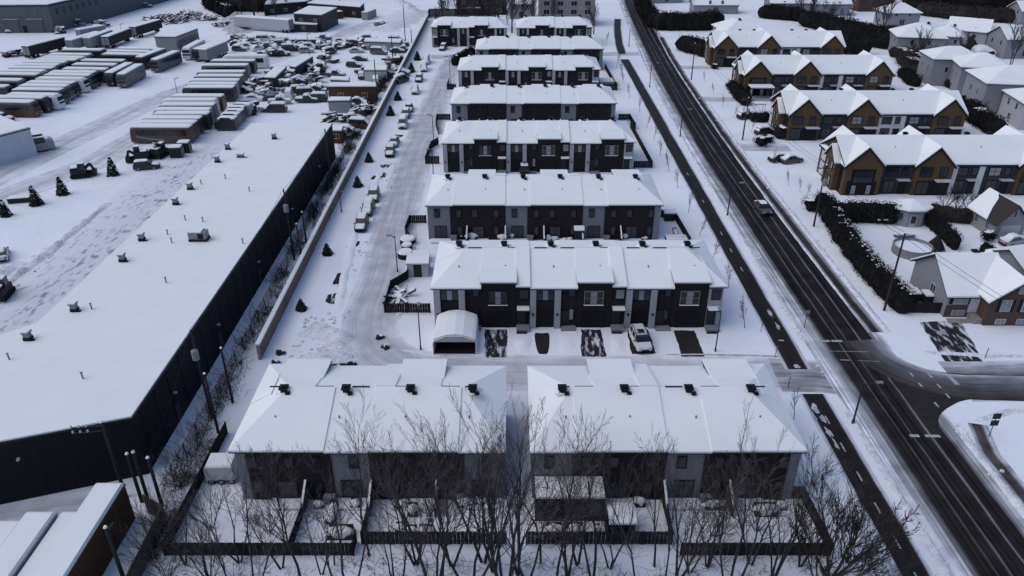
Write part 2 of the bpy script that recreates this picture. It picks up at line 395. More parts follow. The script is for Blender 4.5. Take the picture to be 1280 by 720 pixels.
ribbon(smooth_line([(32.45, 71.2, 0), (32.5, 110, 0), (32.7, 150, 0), (33.0, 200, 0), (33.1, 229, 0)], 4), 3.0, 'path', 'bike', z=.012)
ribbon(smooth_line([(33.3, 236, 0), (34.6, 255, 0), (37.2, 280, 0), (39.2, 296, 0)], 4), 3.0, 'path', 'bike', z=.012)
road_mat('packed', 7.0, [(0, SN), (.6, .66), (1.0, .60), (2.0, .50), (2.8, .56), (3.6, .50), (4.6, .55), (5.6, .50), (6.2, .63), (7, SN)], pert=1.0, streak=.16, streak_scale=(2.5, .12), blotch=.2, rough=.9)
ribbon(smooth_line([(-16.8, 229, 0), (-17.9, 200, 0), (-18.9, 150, 0), (-18.7, 115, 0), (-17.9, 95, 0), (-18.0, 84, 0), (-17.2, 78.3, 0), (-15, 74.2, 0), (-11.5, 71.8, 0), (-6, 70.8, 0), (5, 70.5, 0), (20, 70.4, 0), (30.5, 70.2, 0)], 6), 7.0, 'road', 'packed', z=.008)
ribbon([(-24, 232), (-12, 234.5), (0, 235.5), (24, 236), (39, 237)], 6.0, 'road', 'packed', z=.006)
road_mat('slushy', 7.6, [(0, SN), (.6, .55), (1.2, .36), (2.2, .42), (3.2, .28), (4.2, .40), (5.4, .30), (6.4, .45), (7, .6), (7.6, SN)], pert=1.2, streak=.45, streak_scale=(2.2, .2), blotch=.35, rough=.8)
ribbon([(29.5, 70.2), (34, 70.0), (37.2, 69.3)], 6.4, 'road', 'slushy', z=.010)
road_mat('lot', 19.0, [(0, .74), (3, .72), (7, .66), (10, .68), (14, .66), (17, .72), (19, .74)], pert=3, streak_scale=(1.5, .55), rough=.9, strokes=(.55, 122))
ribbon([(-59.5, 42), (-59.5, 100), (-59, 164)], 19.0, 'parking_lot', 'lot', z=.006)
road_mat('lane', 8.0, [(0, .70), (1, .66), (2, .58), (3, .66), (4, .56), (5.5, .66), (8, .70)], pert=2, streak=.22, streak_scale=(1.6, .1), blotch=.2, rough=.9)
ribbon(smooth_line([(-96, 118, 0), (-92, 150, 0), (-86, 185, 0), (-76, 215, 0), (-62, 250, 0), (-50, 290, 0)], 5), 8, 'road', 'lane', z=.005)
ribbon([(-110, 96), (-90, 116), (-80, 140), (-78, 160)], 8, 'road', 'lane', z=.007)
ribbon([(-36.8, 47), (-37.5, 49.5), (-60, 42)], 8.0, 'road', 'packed', z=.006)
# right-hand drives of the gabled houses
for yy, x1 in ((149, 56), (185.5, 57), (219, 58)):
    ribbon([(46.5, yy), (x1, yy - .5)], 4.4, 'driveway', 'packed', z=.006)

# junction with the side road
road_mat('sideroad', 7.6, [(0, .735), (.7, .52), (1.9, .34), (2.8, .13), (3.5, .05), (4.6, .03), (6.6, .022), (7.0, .3), (7.6, .735)], pert=.8, streak=.45, streak_scale=(1.6, .12), blotch=.35, rough=.6)
ribbon(smooth_line([(49, 69.0, 0), (56, 69.1, 0), (70, 69.2, 0), (140, 70, 0)], 5), 7.6, 'road', 'sideroad', z=.015)
sl = smooth_line([at(1092, 424), at(1124, 450), at(1170, 464), at(1230, 470), at(1290, 480), at(1290, 496), at(1215, 499), at(1188, 508), at(1174, 521), at(1175, 536), at(1180, 547), at(1160, 536), at(1108, 462)], 5)
sheet('road', [(p.x, p.y) for p in sl], 'asphalt_bare', .021)
road_mat('fan', 9.0, [(0, .5), (.5, .3), (1.2, .16), (2.4, .10), (3.6, .06), (5, .035), (9, .022)], pert=1.2, streak=.4, streak_scale=(1.6, .12), blotch=.35, rough=.6)
ribbon(smooth_line([at(1096, 424), at(1118, 445), at(1150, 460), at(1190, 469), at(1240, 471), at(1330, 473)], 8)[::1], 4.6, 'road', 'fan', z=.027, off=2.1)
ribbon(smooth_line([at(1290, 494), at(1225, 496), at(1192, 503), at(1176, 514), at(1170, 528), at(1174, 545), at(1188, 568), at(1208, 600)], 8)[::1], 2.4, 'road', 'fan2', z=.030, off=.9) if False else None
def mark(px0, py0, px1, py1, w, z=.034, m='marking'):
    a, b = at(px0, py0), at(px1, py1); d = (b - a).normalized(); n = Vector((d.y, -d.x, 0)) * (w / 2)
    sheet('road_marking', [a - n, b - n, b + n, a + n], m, z)
for q in ((1025, 426.5, 1037, 426.5, .45), (1039, 426.5, 1053, 426.5, .4), (1137, 545, 1149, 545, .4), (1156, 545, 1175, 545.5, .4),
          (1137, 466, 1142, 471, .22), (1148, 479, 1153, 484, .22), (1160, 467, 1165, 472, .22), (1171, 480, 1176, 485, .22), (1182, 492, 1187, 498, .22), (1168, 503, 1173, 509, .22),
          (1183, 467, 1197, 481, .5), (1050, 450, 1062, 450.5, .15), (1035, 439, 1085, 440, .07), (1072, 451, 1100, 452, .07)):
    mark(*q)
for y0 in (61.5, 57.3, 53.2, 49.2, 45.2, 41.5, 95, 101, 107, 120, 133):
    sheet('path_marking', [(32.40, y0), (32.56, y0), (32.56, y0 + 1.3), (32.40, y0 + 1.3)], 'marking', .026)
mark(973, 425.8, 980, 425.8, .25)
for k, (cx, cy, sx, sy) in enumerate(((1020, 512, .5, .9), (1028, 523, .45, .7), (1017, 520, .3, .9), (1036, 541, .35, 1.0), (963, 392, .25, 1.5), (972, 408, .3, 1.0), (1045, 556, .25, .8), (996, 458, .6, .4))):
    c = at(cx, cy); pts = []
    for i in range(26):
        t = 2 * math.pi * i / 26; f = 1 + .9 * noise.noise(Vector((math.cos(t) * 1.3, math.sin(t) * 1.3, k * 3.1))) + .4 * noise.noise(Vector((math.cos(t) * 4, math.sin(t) * 4, k)))
        pts.append((c.x + sx * .7 * f * math.cos(t), c.y + sy * .8 * f * math.sin(t)))
    sheet('snow_patch', pts, 'snow_dirty', .030)
# tree pits, bare patches and driveways in front of the garages
for nm, pp, m in (('driveway', [(842, 413), (868, 413), (881, 446), (852, 446)], 'asphalt_bare'), ('driveway', [(783, 412), (810, 412), (820, 442), (790, 443)], 'asphalt_bare'),
                  ('driveway', [(726, 412), (751, 412), (758, 446), (727, 446)], 'asphalt_patchy'), ('driveway', [(606, 412), (634, 412), (634, 447), (606, 447)], 'asphalt_patchy'),
                  ('driveway', [(1150, 403), (1200, 400), (1229, 452), (1181, 452)], 'asphalt_patchy')):
    w3 = [at(*p) for p in pp]; out = []
    for i in range(4):
        a_, b_ = w3[i], w3[(i + 1) % 4]; n_ = (b_ - a_).normalized(); n_ = Vector((n_.y, -n_.x, 0))
        for k_ in range(14): q_ = a_.lerp(b_, k_ / 14); out.append(q_ + n_ * (.12 * noise.noise(q_ * .9 + Vector((0, 0, i))) + .1 * noise.noise(q_ * 4)))
    sheet(nm, out, m, .020)
for k, (cx, cy, sx, sy) in enumerate(((678, 428, .85, 2.3), (441, 305, .9, 1.2), (426, 348.5, .9, 1.6), (471, 222, 1, 1.1), (476.5, 219.0, .9, 1.2), (417, 373, .9, 1.4), (481.5, 207.5, .9, .9), (498, 170, .9, .9))):
    c = at(cx, cy); pts = []
    for i in range(18):
        t = 2 * math.pi * i / 18; f = 1 + .12 * math.sin(3 * t + k)
        ex = abs(math.cos(t)) ** .5 * (1 if math.cos(t) > 0 else -1); ey = abs(math.sin(t)) ** .5 * (1 if math.sin(t) > 0 else -1)
        pts.append((c.x + sx * f * ex, c.y + sy * f * ey))
    sheet('bare_patch', pts, 'asphalt_bare' if k in (0, 2) else 'asphalt_patchy', .020)

def bank(pts, w, h, m='snow_bank', step=.7, seed=0, name='snow_bank', taper=True):
    """lumpy ridge of ploughed snow"""
    P2 = [Vector((p[0], p[1], 0)) for p in pts]; dense = [P2[0]]
    for a, b in zip(P2, P2[1:]):
        k = max(1, int((b - a).length / step))
        for i in range(1, k + 1): dense.append(a.lerp(b, i / k))
    mb = MB(); n = len(dense); prof = [(-.5, -.05), (-.32, .35), (-.12, .9), (.1, 1), (.3, .5), (.5, -.05)]
    for i, p in enumerate(dense):
        d = (dense[min(i + 1, n - 1)] - dense[max(i - 1, 0)]).normalized(); nr = Vector((d.y, -d.x, 0))
        e = min(1, i / 4, (n - 1 - i) / 4) if taper else 1
        for q, z in prof:
            f = .65 + .9 * noise.noise(Vector((p.x * .45 + seed, p.y * .45, q * 3))) + .5 * noise.noise(Vector((p.x * 1.6, p.y * 1.6 + seed, q * 6)))
            ww = w * (1 + .5 * noise.noise(Vector((p.x * .3, p.y * .3, seed + 3))))
            c = p + nr * (q * ww); mb.v.append((c.x, c.y, max(-.05, z * h * f * e) if abs(q) < .5 else -.05))
    for i in range(n - 1):
        for j in range(5): a = i * 6 + j; mb.f.append((a, a + 1, a + 7, a + 6)); mb.m.append(0)
    return struct(name, mb.mesh(name, m, smooth=True))
bank([(35.1, 30), (35.1, 48), (35.1, 64)], 1.0, .28, seed=1)
bank([(35.1, 77), (35.2, 110), (35.4, 145), (36.2, 181), (37.8, 215)], .9, .26, seed=2)
bank([(45.2, 25), (45.2, 45), (45.2, 60)], 1.0, .35, seed=3)
bank([(43.6, 85), (43.5, 110), (43.8, 145)], .5, .16, seed=4)
bank([(46.1, 79), (45.9, 95), (46, 145), (47, 181)], .8, .22, seed=5)
bank([(-22.4, 84), (-24.3, 105), (-24.6, 135)], 1.6, .28, 'snow', seed=6)
bank([(-14.3, 82), (-14.6, 95), (-14.9, 108)], .9, .3, seed=7)
bank([(-13, 75.2), (-9, 73.9), (-4, 73.7)], .6, .15, seed=8)
bank([(31, 73.8), (24, 74.1), (18, 74.2)], .4, .12, 'snow_dirty', seed=9)
bank([(-25, 71.5), (-20, 74), (-21, 78), (-25.5, 80)], 4.5, .85, seed=10)
bank([(-68.5, 62), (-70, 80), (-68.6, 100), (-68.3, 120)], 2.2, .55, seed=11)
bank([(-71.5, 70), (-72.5, 84), (-71, 98)], 5, .7, seed=12)
bank([(48.5, 74.6), (56, 73.8), (80, 74)], .8, .3, seed=13)
bank([(47.8, 62), (52, 63.6), (60, 64)], .9, .35, seed=14)
for k in range(5):
    bank([(8.2 + 0 * k, 73.9), (8.2, 73.9)], .1, .01, seed=15) if False else None
# shovelled heaps between the driveways
for (a, b, w, h, s) in ((636, 668, 2.4, .5, 20), (690, 724, 2.4, .5, 21), (760, 786, 2.2, .45, 22), (818, 848, 2.2, .45, 23)):
    pa, pb = at((a * .45 + b * .55), 441), at((a * .5 + b * .5), 418)
    bank([(pa.x, pa.y), (pb.x, pb.y)], w, h, 'snow', seed=s)

# ================================================================== TOWNHOUSE ROWS
MOD = 11.6; DEP = 12.0
def townhouse_row(label, x0, y0, nmod, facing='front', mirror=False, group='townhouse rows', rear_light_end=True, detail=True):
    """x0 = left wall, y0 = wall nearest the camera"""
    L = nmod * MOD
    t = thing('townhouse_row', label, 'townhouses', (x0, y0, 0), 0, group)
    def X(a): return L - a if mirror else a
    EZ, RZ = 5.6, 7.65; oh = .45; front = facing == 'front'
    # positions are laid out in 'a' (metres along), converted by X; y = 0 is the wall that faces the camera
    # --- walls
    w = MB(); w.box(0, .0, 0, L, DEP, EZ - .05); part(t, 'wall', w.mesh('wall', 'brick_dark'))
    mats_l = 'panel_grey' if front else 'siding_light'
    # --- roof sections: (a0, a1, lift, extra overhang)
    big = hip_regions(-.35, L + .35, -oh, DEP + oh, EZ, RZ, 3.9, 3.9); mid = DEP / 2
    def half_clip(a0, a1, y0_, y1_):
        xa, xb = sorted((X(a0), X(a1)))
        if xa < .01: xa = -.35
        if xb > L - .01: xb = L + .35
        out = []
        for r in big:
            c = clipx(r, xa, xb)
            if c: c = clipy(c, y0_, y1_)
            if c: out.append(c)
        return out
    st = (-9, mid) if front else (mid, DEP + 9); gd = (mid, DEP + 9) if front else (-9, mid)
    stb = (3.0, mid) if front else (mid, DEP - 3.0)
    jobs = []
    for k in range(nmod):
        m0 = k * MOD
        jobs += [(m0, m0 + 5.7, st, 0.0), (m0 + 5.7, m0 + 9.85, stb, .10), (m0 + 9.85, m0 + MOD, st, .24), (m0, m0 + 3.75, gd, .04), (m0 + 3.75, m0 + MOD, gd, .16)]
    for a0, a1, (ya, yb), lf in jobs:
        rg = half_clip(a0, a1, ya, yb)
        if not rg: continue
        ps = part(t, 'roof', roof_solid(rg, .16, lift=lf).mesh('roof', 'roof_dark'))
        part(ps, 'roof_snow', roof_solid([[Vector((p.x, p.y + (-.03 if p.y < 0 else (.03 if p.y > DEP else 0)), p.z)) for p in r] for r in rg], .19, lift=lf + .195).mesh('roof_snow', 'snow_roof'))
    # --- projecting bays on the street side, with a low mono-pitch roof that runs back into the main one
    for k in range(nmod):
        b0, b1 = sorted((X(k * MOD + 5.7), X(k * MOD + 9.85)))
        fy = 0 if front else DEP; sg = -1 if front else 1
        bay = MB()
        ys = sorted((fy + sg * .12, fy - sg * 2.4)); bay.box(b0, ys[0], 0, b1, ys[1], 6.28)
        part(t, 'bay', bay.mesh('bay', 'brick_bay'))
        ya, yb = fy + sg * .5, fy - sg * 3.6
        r = [Vector((b0 - .12, ya, 6.42)), Vector((b1 + .12, ya, 6.42)), Vector((b1 + .12, yb, 6.93)), Vector((b0 - .12, yb, 6.93))]
        if sg > 0: r = r[::-1]
        rp = part(t, 'bay_roof', roof_solid([r], .17).mesh('bay_roof', 'roof_dark'))
        part(rp, 'roof_snow', roof_solid([r], .20, lift=.205).mesh('roof_snow', 'snow_roof'))
    # --- vents along the ridge
    for k in range(nmod):
        for q in (2.7, 8.4):
            zz_ = DEP / 2 + (-.4 if not front else 1.0)
            part(t, 'snow_collar', cached('collar', lambda: MB().blob((0, 0, 0), .75, .65, .22, 0, 10, 5, .25).mesh('snow_collar', 'snow_roof', smooth=True)), (X(k * MOD + q), zz_ + .15, 7.62))
            part(t, 'roof_vent', vent_mesh(), (X(k * MOD + q), DEP / 2 + (-.4 if not front else 1.0), 7.66), sc=1.0)
            part(t, 'vent_pipe', pipe_mesh(), (X(k * MOD + q + .2), DEP / 2 - 3.2, 6.65))
    if y0 < 90:      # dark bare strips where the ridge steps
        for k in range(nmod):
            for a_, b_, dy in ((.6, 2.2, 0), (3.9, 5.6, 0), (8.9, 9.8, 0)):
                xa, xb = sorted((X(k * MOD + a_ + (2.4 if (k == 0 and a_ < 1) else 0)), X(k * MOD + b_ + (1.2 if (k == 0 and a_ < 1) else 0))))
                part(t, 'bare_ridge', MB().box(xa, mid - .03, 7.9, xb, mid + .05, 8.02).mesh('bare_ridge', 'roof_dark'))
    if front:
        for k in range(nmod):
            m0 = k * MOD
            def bx(a0, a1, y, z0, z1, m, name, d=.3):
                xa, xb = sorted((X(m0 + a0), X(m0 + a1)))
                return part(t, name, MB().box(xa, y - d, z0, xb, y, z1).mesh(name, m))
            bx(0.0, .72, .0, 0, 5.5, 'panel_grey', 'pier', .45); bx(2.95, 3.7, .0, 0, 5.5, 'panel_grey', 'pier', .45)
            bx(.72, 2.95, .0, 2.5, 3.75, 'brick_bay', 'spandrel', .2)
            part(t, 'garage_door', door_mesh(2.2, 2.4, 'garage_door'), (X(m0 + 1.84), -.06, 0.02))
            window(t, X(m0 + 1.84), -.04, 3.85, 2.1, 1.35, nx=3, gm='mix')
            window(t, X(m0 + 5.05), -.04, 4.35, .65, .9, nx=1)
            window(t, X(m0 + 5.05), -.04, 1.1, .45, 1.5, nx=1, gm='glass_curtain' if k == 1 else 'glass')
            part(t, 'door', door_mesh(.9, 2.1, 'metal_dark', 2), (X(m0 + 4.25), -.04, .15))
            window(t, X(m0 + 7.7), -.16, 3.35, 2.2, 1.75, nx=3, ny=2, gm='mix', fm='metal_grey' if k else 'metal_dark', sill=True)
            part(t, 'garage_door', door_mesh(2.6, 2.2, 'garage_door'), (X(m0 + 7.7), -.17, .02))
            last = (k == nmod - 1)
            if last and rear_light_end: bx(9.95, MOD, .0, 0, 5.45, 'panel_grey', 'pier', .12)
            yy = -.16 if last and rear_light_end else -.04
            window(t, X(m0 + 10.85), yy, 4.05, 1.0, 1.25, nx=1, gm='glass_curtain' if k % 2 else 'glass')
            part(t, 'door', door_mesh(.95, 2.1, 'metal_dark', 2), (X(m0 + 10.55), yy, .45))
            cn = bx(10.0, 11.5, .0, 2.75, 2.87, 'trim_dark', 'canopy', 1.0)
            xa, xb = sorted((X(m0 + 10.0), X(m0 + 11.5)))
            part(cn, 'canopy_snow', MB().box(xa, -.98, 2.872, xb, -.02, 3.02).mesh('canopy_snow', 'snow_roof'))
            st = bx(9.95, 11.55, -.02, 0, .42, 'garage_grey', 'porch', 1.3)
            xa, xb = sorted((X(m0 + 9.95), X(m0 + 11.2)))
            part(st, 'step', MB().box(xa, -1.65, 0, xb, -1.33, .2).mesh('step', 'metal_dark'))
            s2 = bx(3.8, 5.6, -.02, 0, .25, 'garage_grey', 'porch', 1.0)
        for k in range(nmod):
            for q in (.36, 3.32): part(t, 'wall_lamp', cached('tlamp', lambda: MB().box(-.09, -.6, 0, .09, -.452, .32).mesh('wall_lamp', 'trim_dark')), (X(k * MOD + q), 0, 1.9))
    else:
        for k in range(nmod):
            m0 = k * MOD
            xa, xb = sorted((X(m0 + .02), X(m0 + 3.3)))
            part(t, 'siding', MB().box(xa, -.10, 0, xb, 0, 5.45).mesh('siding', 'siding_light'))
            xa, xb = sorted((X(m0 + 3.3), X(m0 + MOD - (.9 if k == nmod - 1 else .02))))
            part(t, 'brick_panel', MB().box(xa, -.22, 0, xb, 0, 5.58).mesh('brick_panel', 'brick_bay'))
            if k == nmod - 1:
                xa, xb = sorted((X(m0 + MOD - .88), X(m0 + MOD))); part(t, 'siding', MB().box(xa, -.14, 0, xb, 0, 5.45).mesh('siding', 'siding_light'))
            y1, y2 = -.12, -.24
            window(t, X(m0 + 1.35), y1, 3.75, .7, 1.25, nx=1)
            window(t, X(m0 + 1.8), y1, .35, 1.7, 1.85, nx=2, gm='glass')
            for q, ww in ((4.6, .65), (7.0, .7), (10.2, .65)):
                window(t, X(m0 + q), y2, 3.75, ww, 1.25, nx=1)
            window(t, X(m0 + 7.5), y2, .35, 1.6, 1.85, nx=2, gm='glass')
            window(t, X(m0 + 4.7), y2, .9, .6, 1.3, nx=1); window(t, X(m0 + 10.2), y2, .9, .6, 1.3, nx=1)
            # decks behind each pair of patio doors
            for q in (1.8, 7.5):
                xx = X(m0 + q); d = part(t, 'deck', cached('deck', lambda: MB().box(-1.5, -1.5, .02, 1.5, -.26, .10).mesh('deck', 'fence_dark')), (xx, 0, 0))
                part(d, 'deck_snow', cached('decks', lambda: MB().box(-1.52, -1.55, .102, 1.52, -.27, .26).mesh('deck_snow', 'snow')))
            # privacy screens at the unit lines
            for q in (5.8, 11.6):
                if k == nmod - 1 and q > 11 : continue
                xx = X(m0 + q)
                def scr():
                    mb = MB(); mb.extr([(-.25, 0), (-2.3, 0), (-2.3, 1.15), (-.25, 2.3)], -.06, .06, 'x'); return mb.mesh('privacy_screen', 'fence_dark')
                def scs():
                    mb = MB(); mb.extr([(-.25, 2.302), (-2.35, 1.152), (-2.35, 1.26), (-.25, 2.43)], -.09, .09, 'x'); return mb.mesh('screen_snow', 'snow_roof')
                s = part(t, 'privacy_screen', cached('scr', scr), (xx, -.0, 0)); part(s, 'screen_snow', cached('scs', scs))
            ac = part(t, 'heat_pump', cached('ac', lambda: MB().box(-.45, -.75, .1, .45, -.3, .75).box(-.5, -.78, .751, .5, -.26, .9).mesh('heat_pump', 'metal_grey')), (X(m0 + 3.75), -.1, 0))
    # end walls in light siding
    for xx, dd in ((0, -.1), (L, .1)):
        xa, xb = sorted((xx, xx + dd)); part(t, 'end_wall', MB().box(xa, .02, 0, xb, DEP - .02, 5.42).mesh('end_wall', 'siding_light'))
    return t

ROWS = [
 ('back of the dark townhouse row behind the bare trees at the bottom left', -24.1, 51.1, 2, 'back', True),
 ('back of the dark townhouse row at the bottom right, beside the asphalt path', 1.9, 51.1, 2, 'back', False),
 ('townhouse row with garages and driveways, the one behind the white car shelter', -9.4, 80.3, 3, 'front', False),
 ('townhouse row seen from the back, just behind the row with the white car shelter', -12.6, 105.6, 3, 'back', False),
 ('fourth townhouse row from the bottom, dark fronts and grey garage piers facing the camera', -12.6, 134.8, 3, 'front', False),
 ('fifth townhouse row from the bottom, its plain back facing the camera', -12.8, 161.0, 3, 'back', False),
 ('sixth townhouse row from the bottom, fronts facing the camera beside a dark hedge', -13.2, 191.3, 3, 'front', False),
 ('seventh townhouse row from the bottom, a low strip of back wall showing', -9.8, 215.6, 3, 'back', False),
 ('farthest townhouse row, left of the two at the end of the street', -25.0, 247.3, 2, 'front', True),
 ('farthest townhouse row, right of the two at the end of the street', 1.6, 247.3, 2, 'front', False)]
for lb, x, y, n, fc, mi in ROWS:
    townhouse_row(lb, x, y, n, fc, mi)

# ================================================================== FENCES AND WALLS
def board_panel(L_, h, m, nb=None):
    L_ = round(L_, 2)
    def f():
        k = nb or max(3, int(L_ / .3)); mb = MB(); b = L_ / k
        for i in range(k): mb.box(i * b + .012, -.025 + (.012 if i % 2 else 0), .05, (i + 1) * b - .012, .025 + (.012 if i % 2 else 0), h - (.0 if i % 2 else .015))
        mb.box(0, .04, .3, L_, .09, .4); mb.box(0, .04, h - .4, L_, .09, h - .3)
        return mb.mesh('fence_panel', m)
    return cached(('bp', L_, round(h, 2), m), f)
def fence(pts, h, m, label, pl=2.4, group=None, cap=False, posts=True):
    p0 = pts[0]; t = thing('fence', label, 'fence', (p0[0], p0[1], 0), 0, group)
    for a, b in zip(pts, pts[1:]):
        a = Vector((a[0], a[1], 0)); b = Vector((b[0], b[1], 0)); d = b - a; k = max(1, round(d.length / pl)); s = d.length / k; rz = math.atan2(d.y, d.x)
        for i in range(k):
            q = a + d * (i / k) - Vector((p0[0], p0[1], 0))
            o = part(t, 'fence_panel', board_panel(s - .1, h, m), tuple(q + d.normalized() * .05), rz)
            if posts: part(t, 'post', cached(('post', round(h, 2), m), lambda: MB().box(-.05, -.05, 0, .05, .06, h + .06).mesh('post', m)), tuple(q), rz)
            if cap: part(o, 'snow_cap', cached(('fcap', round(s, 2), round(h, 2)), lambda: MB().box(0, -.05, h + .002, s - .12, .06, h + .05).mesh('snow_cap', 'snow_roof')))
        if posts: part(t, 'post', cached(('post', round(h, 2), m), lambda: MB().box(-.05, -.05, 0, .05, .06, h + .06).mesh('post', m)), tuple(b - Vector((p0[0], p0[1], 0))), rz)
    return t
fence([(-28.6, 60), (-28.7, 44.5), (-13.1, 44.5), (-13.1, 45.9)], 1.5, 'fence_dark', 'dark board fence round the left yard with the covered trailer')
fence([(-12.5, 51), (-12.6, 45.7), (-.5, 45.7)], 1.5, 'fence_dark', 'dark fence behind the bare trees just left of the gap between the two front rows')
fence([(-18.3, 48.9), (-18.4, 44.7)], 1.4, 'fence_dark', 'short dark dividing fence left of the upright covered kayak')
fence([(1.2, 45.7), (13.4, 45.7), (13.5, 48.8)], 1.5, 'fence_dark', 'dark fence in front of the covered deck and the small shed')
fence([(13.9, 44.5), (26.3, 44.5), (26.1, 51.0), (25.2, 51.0)], 1.5, 'fence_dark', 'dark fence round the rear yard nearest the asphalt path')
fence([(8.0, 48.4), (8.0, 45.8)], 1.5, 'fence_dark', 'short dark divider between the covered deck and the small shed')
def pxs(l): return [tuple(at(*p))[:2] for p in l]
fence(pxs([(538, 391), (481, 391), (489, 362), (509, 350), (513, 341)]), 1.4, 'fence_dark', 'dark yard fence left of the row with the white car shelter')
fence(pxs([(533, 279), (512, 279), (507, 293), (512, 301)]), 1.4, 'fence_dark', 'dark fence at the left end of the third townhouse row')
fence(pxs([(826, 272), (842, 272), (862, 307)]), 1.4, 'fence_dark', 'dark slanting fence at the right end of the third townhouse row')
fence(pxs([(549, 205), (532, 205), (539, 186), (548, 181)]), 1.6, 'fence_dark', 'dark fence at the left end of the fourth townhouse row')
fence(pxs([(792, 210), (815, 210), (800, 182), (788, 160)]), 1.4, 'fence_dark', 'dark fence along the right end of the fourth townhouse row')
fence(pxs([(563, 150), (546, 150), (545, 158), (548, 168)]), 1.4, 'fence_dark', 'dark fence at the left end of the fifth townhouse row')
fence(pxs([(773, 150), (787, 150), (794, 162)]), 1.4, 'fence_dark', 'dark fence at the right end of the fifth townhouse row')
fence(pxs([(570, 112), (559, 112), (561, 104)]), 1.4, 'fence_dark', 'short dark fence at the left end of the sixth townhouse row')
fence(pxs([(755, 113), (771, 113), (756, 86)]), 1.5, 'fence_dark', 'dark fence along the right end of the sixth townhouse row')
fence([(-31, 296), (-31, 300), (-6, 300)], 3.0, 'fence_dark', 'tall dark fence behind the farthest left townhouse row')

# long concrete noise wall
t = thing('noise_wall', 'long concrete noise wall with a snow cap, between the yards and the parked cars', 'wall', (-29.1, 73.1, 0))
NW = [(-29.1, 73.1), (-29.6, 112.8), (-30.3, 208.7), (-31.0, 294)]
for a, b in zip(NW, NW[1:]):
    a = Vector((*a, 0)); b = Vector((*b, 0)); d = b - a; k = round(d.length / 3.6); s = d.length / k; rz = math.atan2(d.y, d.x)
    for i in range(k):
        q = a + d * (i / k) - Vector((-29.1, 73.1, 0))
        o = part(t, 'wall_panel', cached(('nw', round(s, 2)), lambda: MB().box(.05, -.12, 0, s - .05, .12, 2.0).mesh('wall_panel', 'noise_wall')), tuple(q), rz)
        part(o, 'snow_cap', cached(('nwc', round(s, 2)), lambda: MB().box(-.05, -.26, 2.002, s + .05, .26, 2.2).mesh('snow_cap', 'snow_roof')))
        part(t, 'post', cached('nwp', lambda: MB().box(-.05, -.17, 0, .05, .17, 2.0).mesh('post', 'concrete')), tuple(q), rz)

# chain link fence with scrub along the warehouse
t = thing('chain_link_fence', 'chain link fence overgrown with scrub between the warehouse and the noise wall', 'fence', (-31.2, 50, 0))
def mesh_panel():
    mb = MB(); n = 12
    for i in range(n + 1):
        x = 3.0 * i / n
        mb.tube((x, 0, 0.05), (min(3.0, x + .9), 0, 1.9), .012, n=3, cap=False); mb.tube((x, 0, 0.05), (max(0, x - .9), 0, 1.9), .012, n=3, cap=False)
    mb.tube((0, 0, 1.9), (3, 0, 1.9), .03, n=4); return mb.mesh('wire_panel', 'metal_dark')
wp = mesh_panel(); pp = MB().tube((0, 0, 0), (0, 0, 2.0), .045, n=5).mesh('post', 'metal_dark')
CL = [(-31.2, 50), (-31.4, 78), (-32.3, 115), (-33.0, 160), (-33.3, 225)]
for a, b in zip(CL, CL[1:]):
    a = Vector((*a, 0)); b = Vector((*b, 0)); d = b - a; k = round(d.length / 3.0); rz = math.atan2(d.y, d.x)
    for i in range(k):
        q = a + d * (i / k) - Vector((-31.2, 50, 0)); part(t, 'wire_panel', wp, tuple(q), rz); part(t, 'post', pp, tuple(q), rz)

# ================================================================== VEHICLES (front towards +X)
def sec4(x, wb, zb, wt, zt): return [(x, -wb, zb), (x, -wt, zt), (x, wt, zt), (x, wb, zb)]
def sec8(x, w, z0, z1):
    zm = z0 + (z1 - z0) * .55
    return [(x, -w * .9, z0), (x, -w, z0 + .12), (x, -w, zm), (x, -w * .93, z1), (x, w * .93, z1), (x, w, zm), (x, w, z0 + .12), (x, w * .9, z0)]
KINDS = {
 'sedan': dict(body=[(-2.28, .70, .42, .72), (-2.18, .84, .28, .92), (-1.3, .90, .2, .97), (0, .91, .2, .95), (1.0, .90, .2, .93), (1.95, .86, .22, .78), (2.25, .70, .34, .60)], cab=[(-1.85, .97), (-1.15, 1.42), (.2, 1.45), (1.05, .95)], ax=(-1.35, 1.35)),
 'suv': dict(body=[(-2.25, .80, .42, .95), (-2.2, .90, .3, 1.05), (-1.3, .94, .25, 1.07), (0, .95, .25, 1.05), (1.0, .94, .25, 1.04), (2.0, .90, .28, .92), (2.28, .76, .4, .74)], cab=[(-2.15, 1.06), (-1.85, 1.66), (.3, 1.70), (1.15, 1.05)], ax=(-1.35, 1.4)),
 'pickup': dict(body=[(-2.7, .88, .5, 1.02), (-2.6, .95, .35, 1.05), (-.7, .95, .3, 1.05), (.6, .96, .3, 1.06), (1.4, .95, .3, 1.06), (2.4, .92, .32, .98), (2.7, .8, .42, .8)], cab=[(-.85, 1.05), (-.7, 1.75), (.6, 1.78), (1.35, 1.06)], ax=(-1.6, 1.7)),
 'van': dict(body=[(-2.6, .9, .4, 1.1), (-2.55, .97, .3, 1.2), (0, .98, .28, 1.2), (1.5, .96, .28, 1.15), (2.3, .92, .3, .95), (2.55, .8, .4, .8)], cab=[(-2.5, 1.2), (-2.4, 2.0), (1.0, 2.02), (1.9, 1.13)], ax=(-1.6, 1.6))}
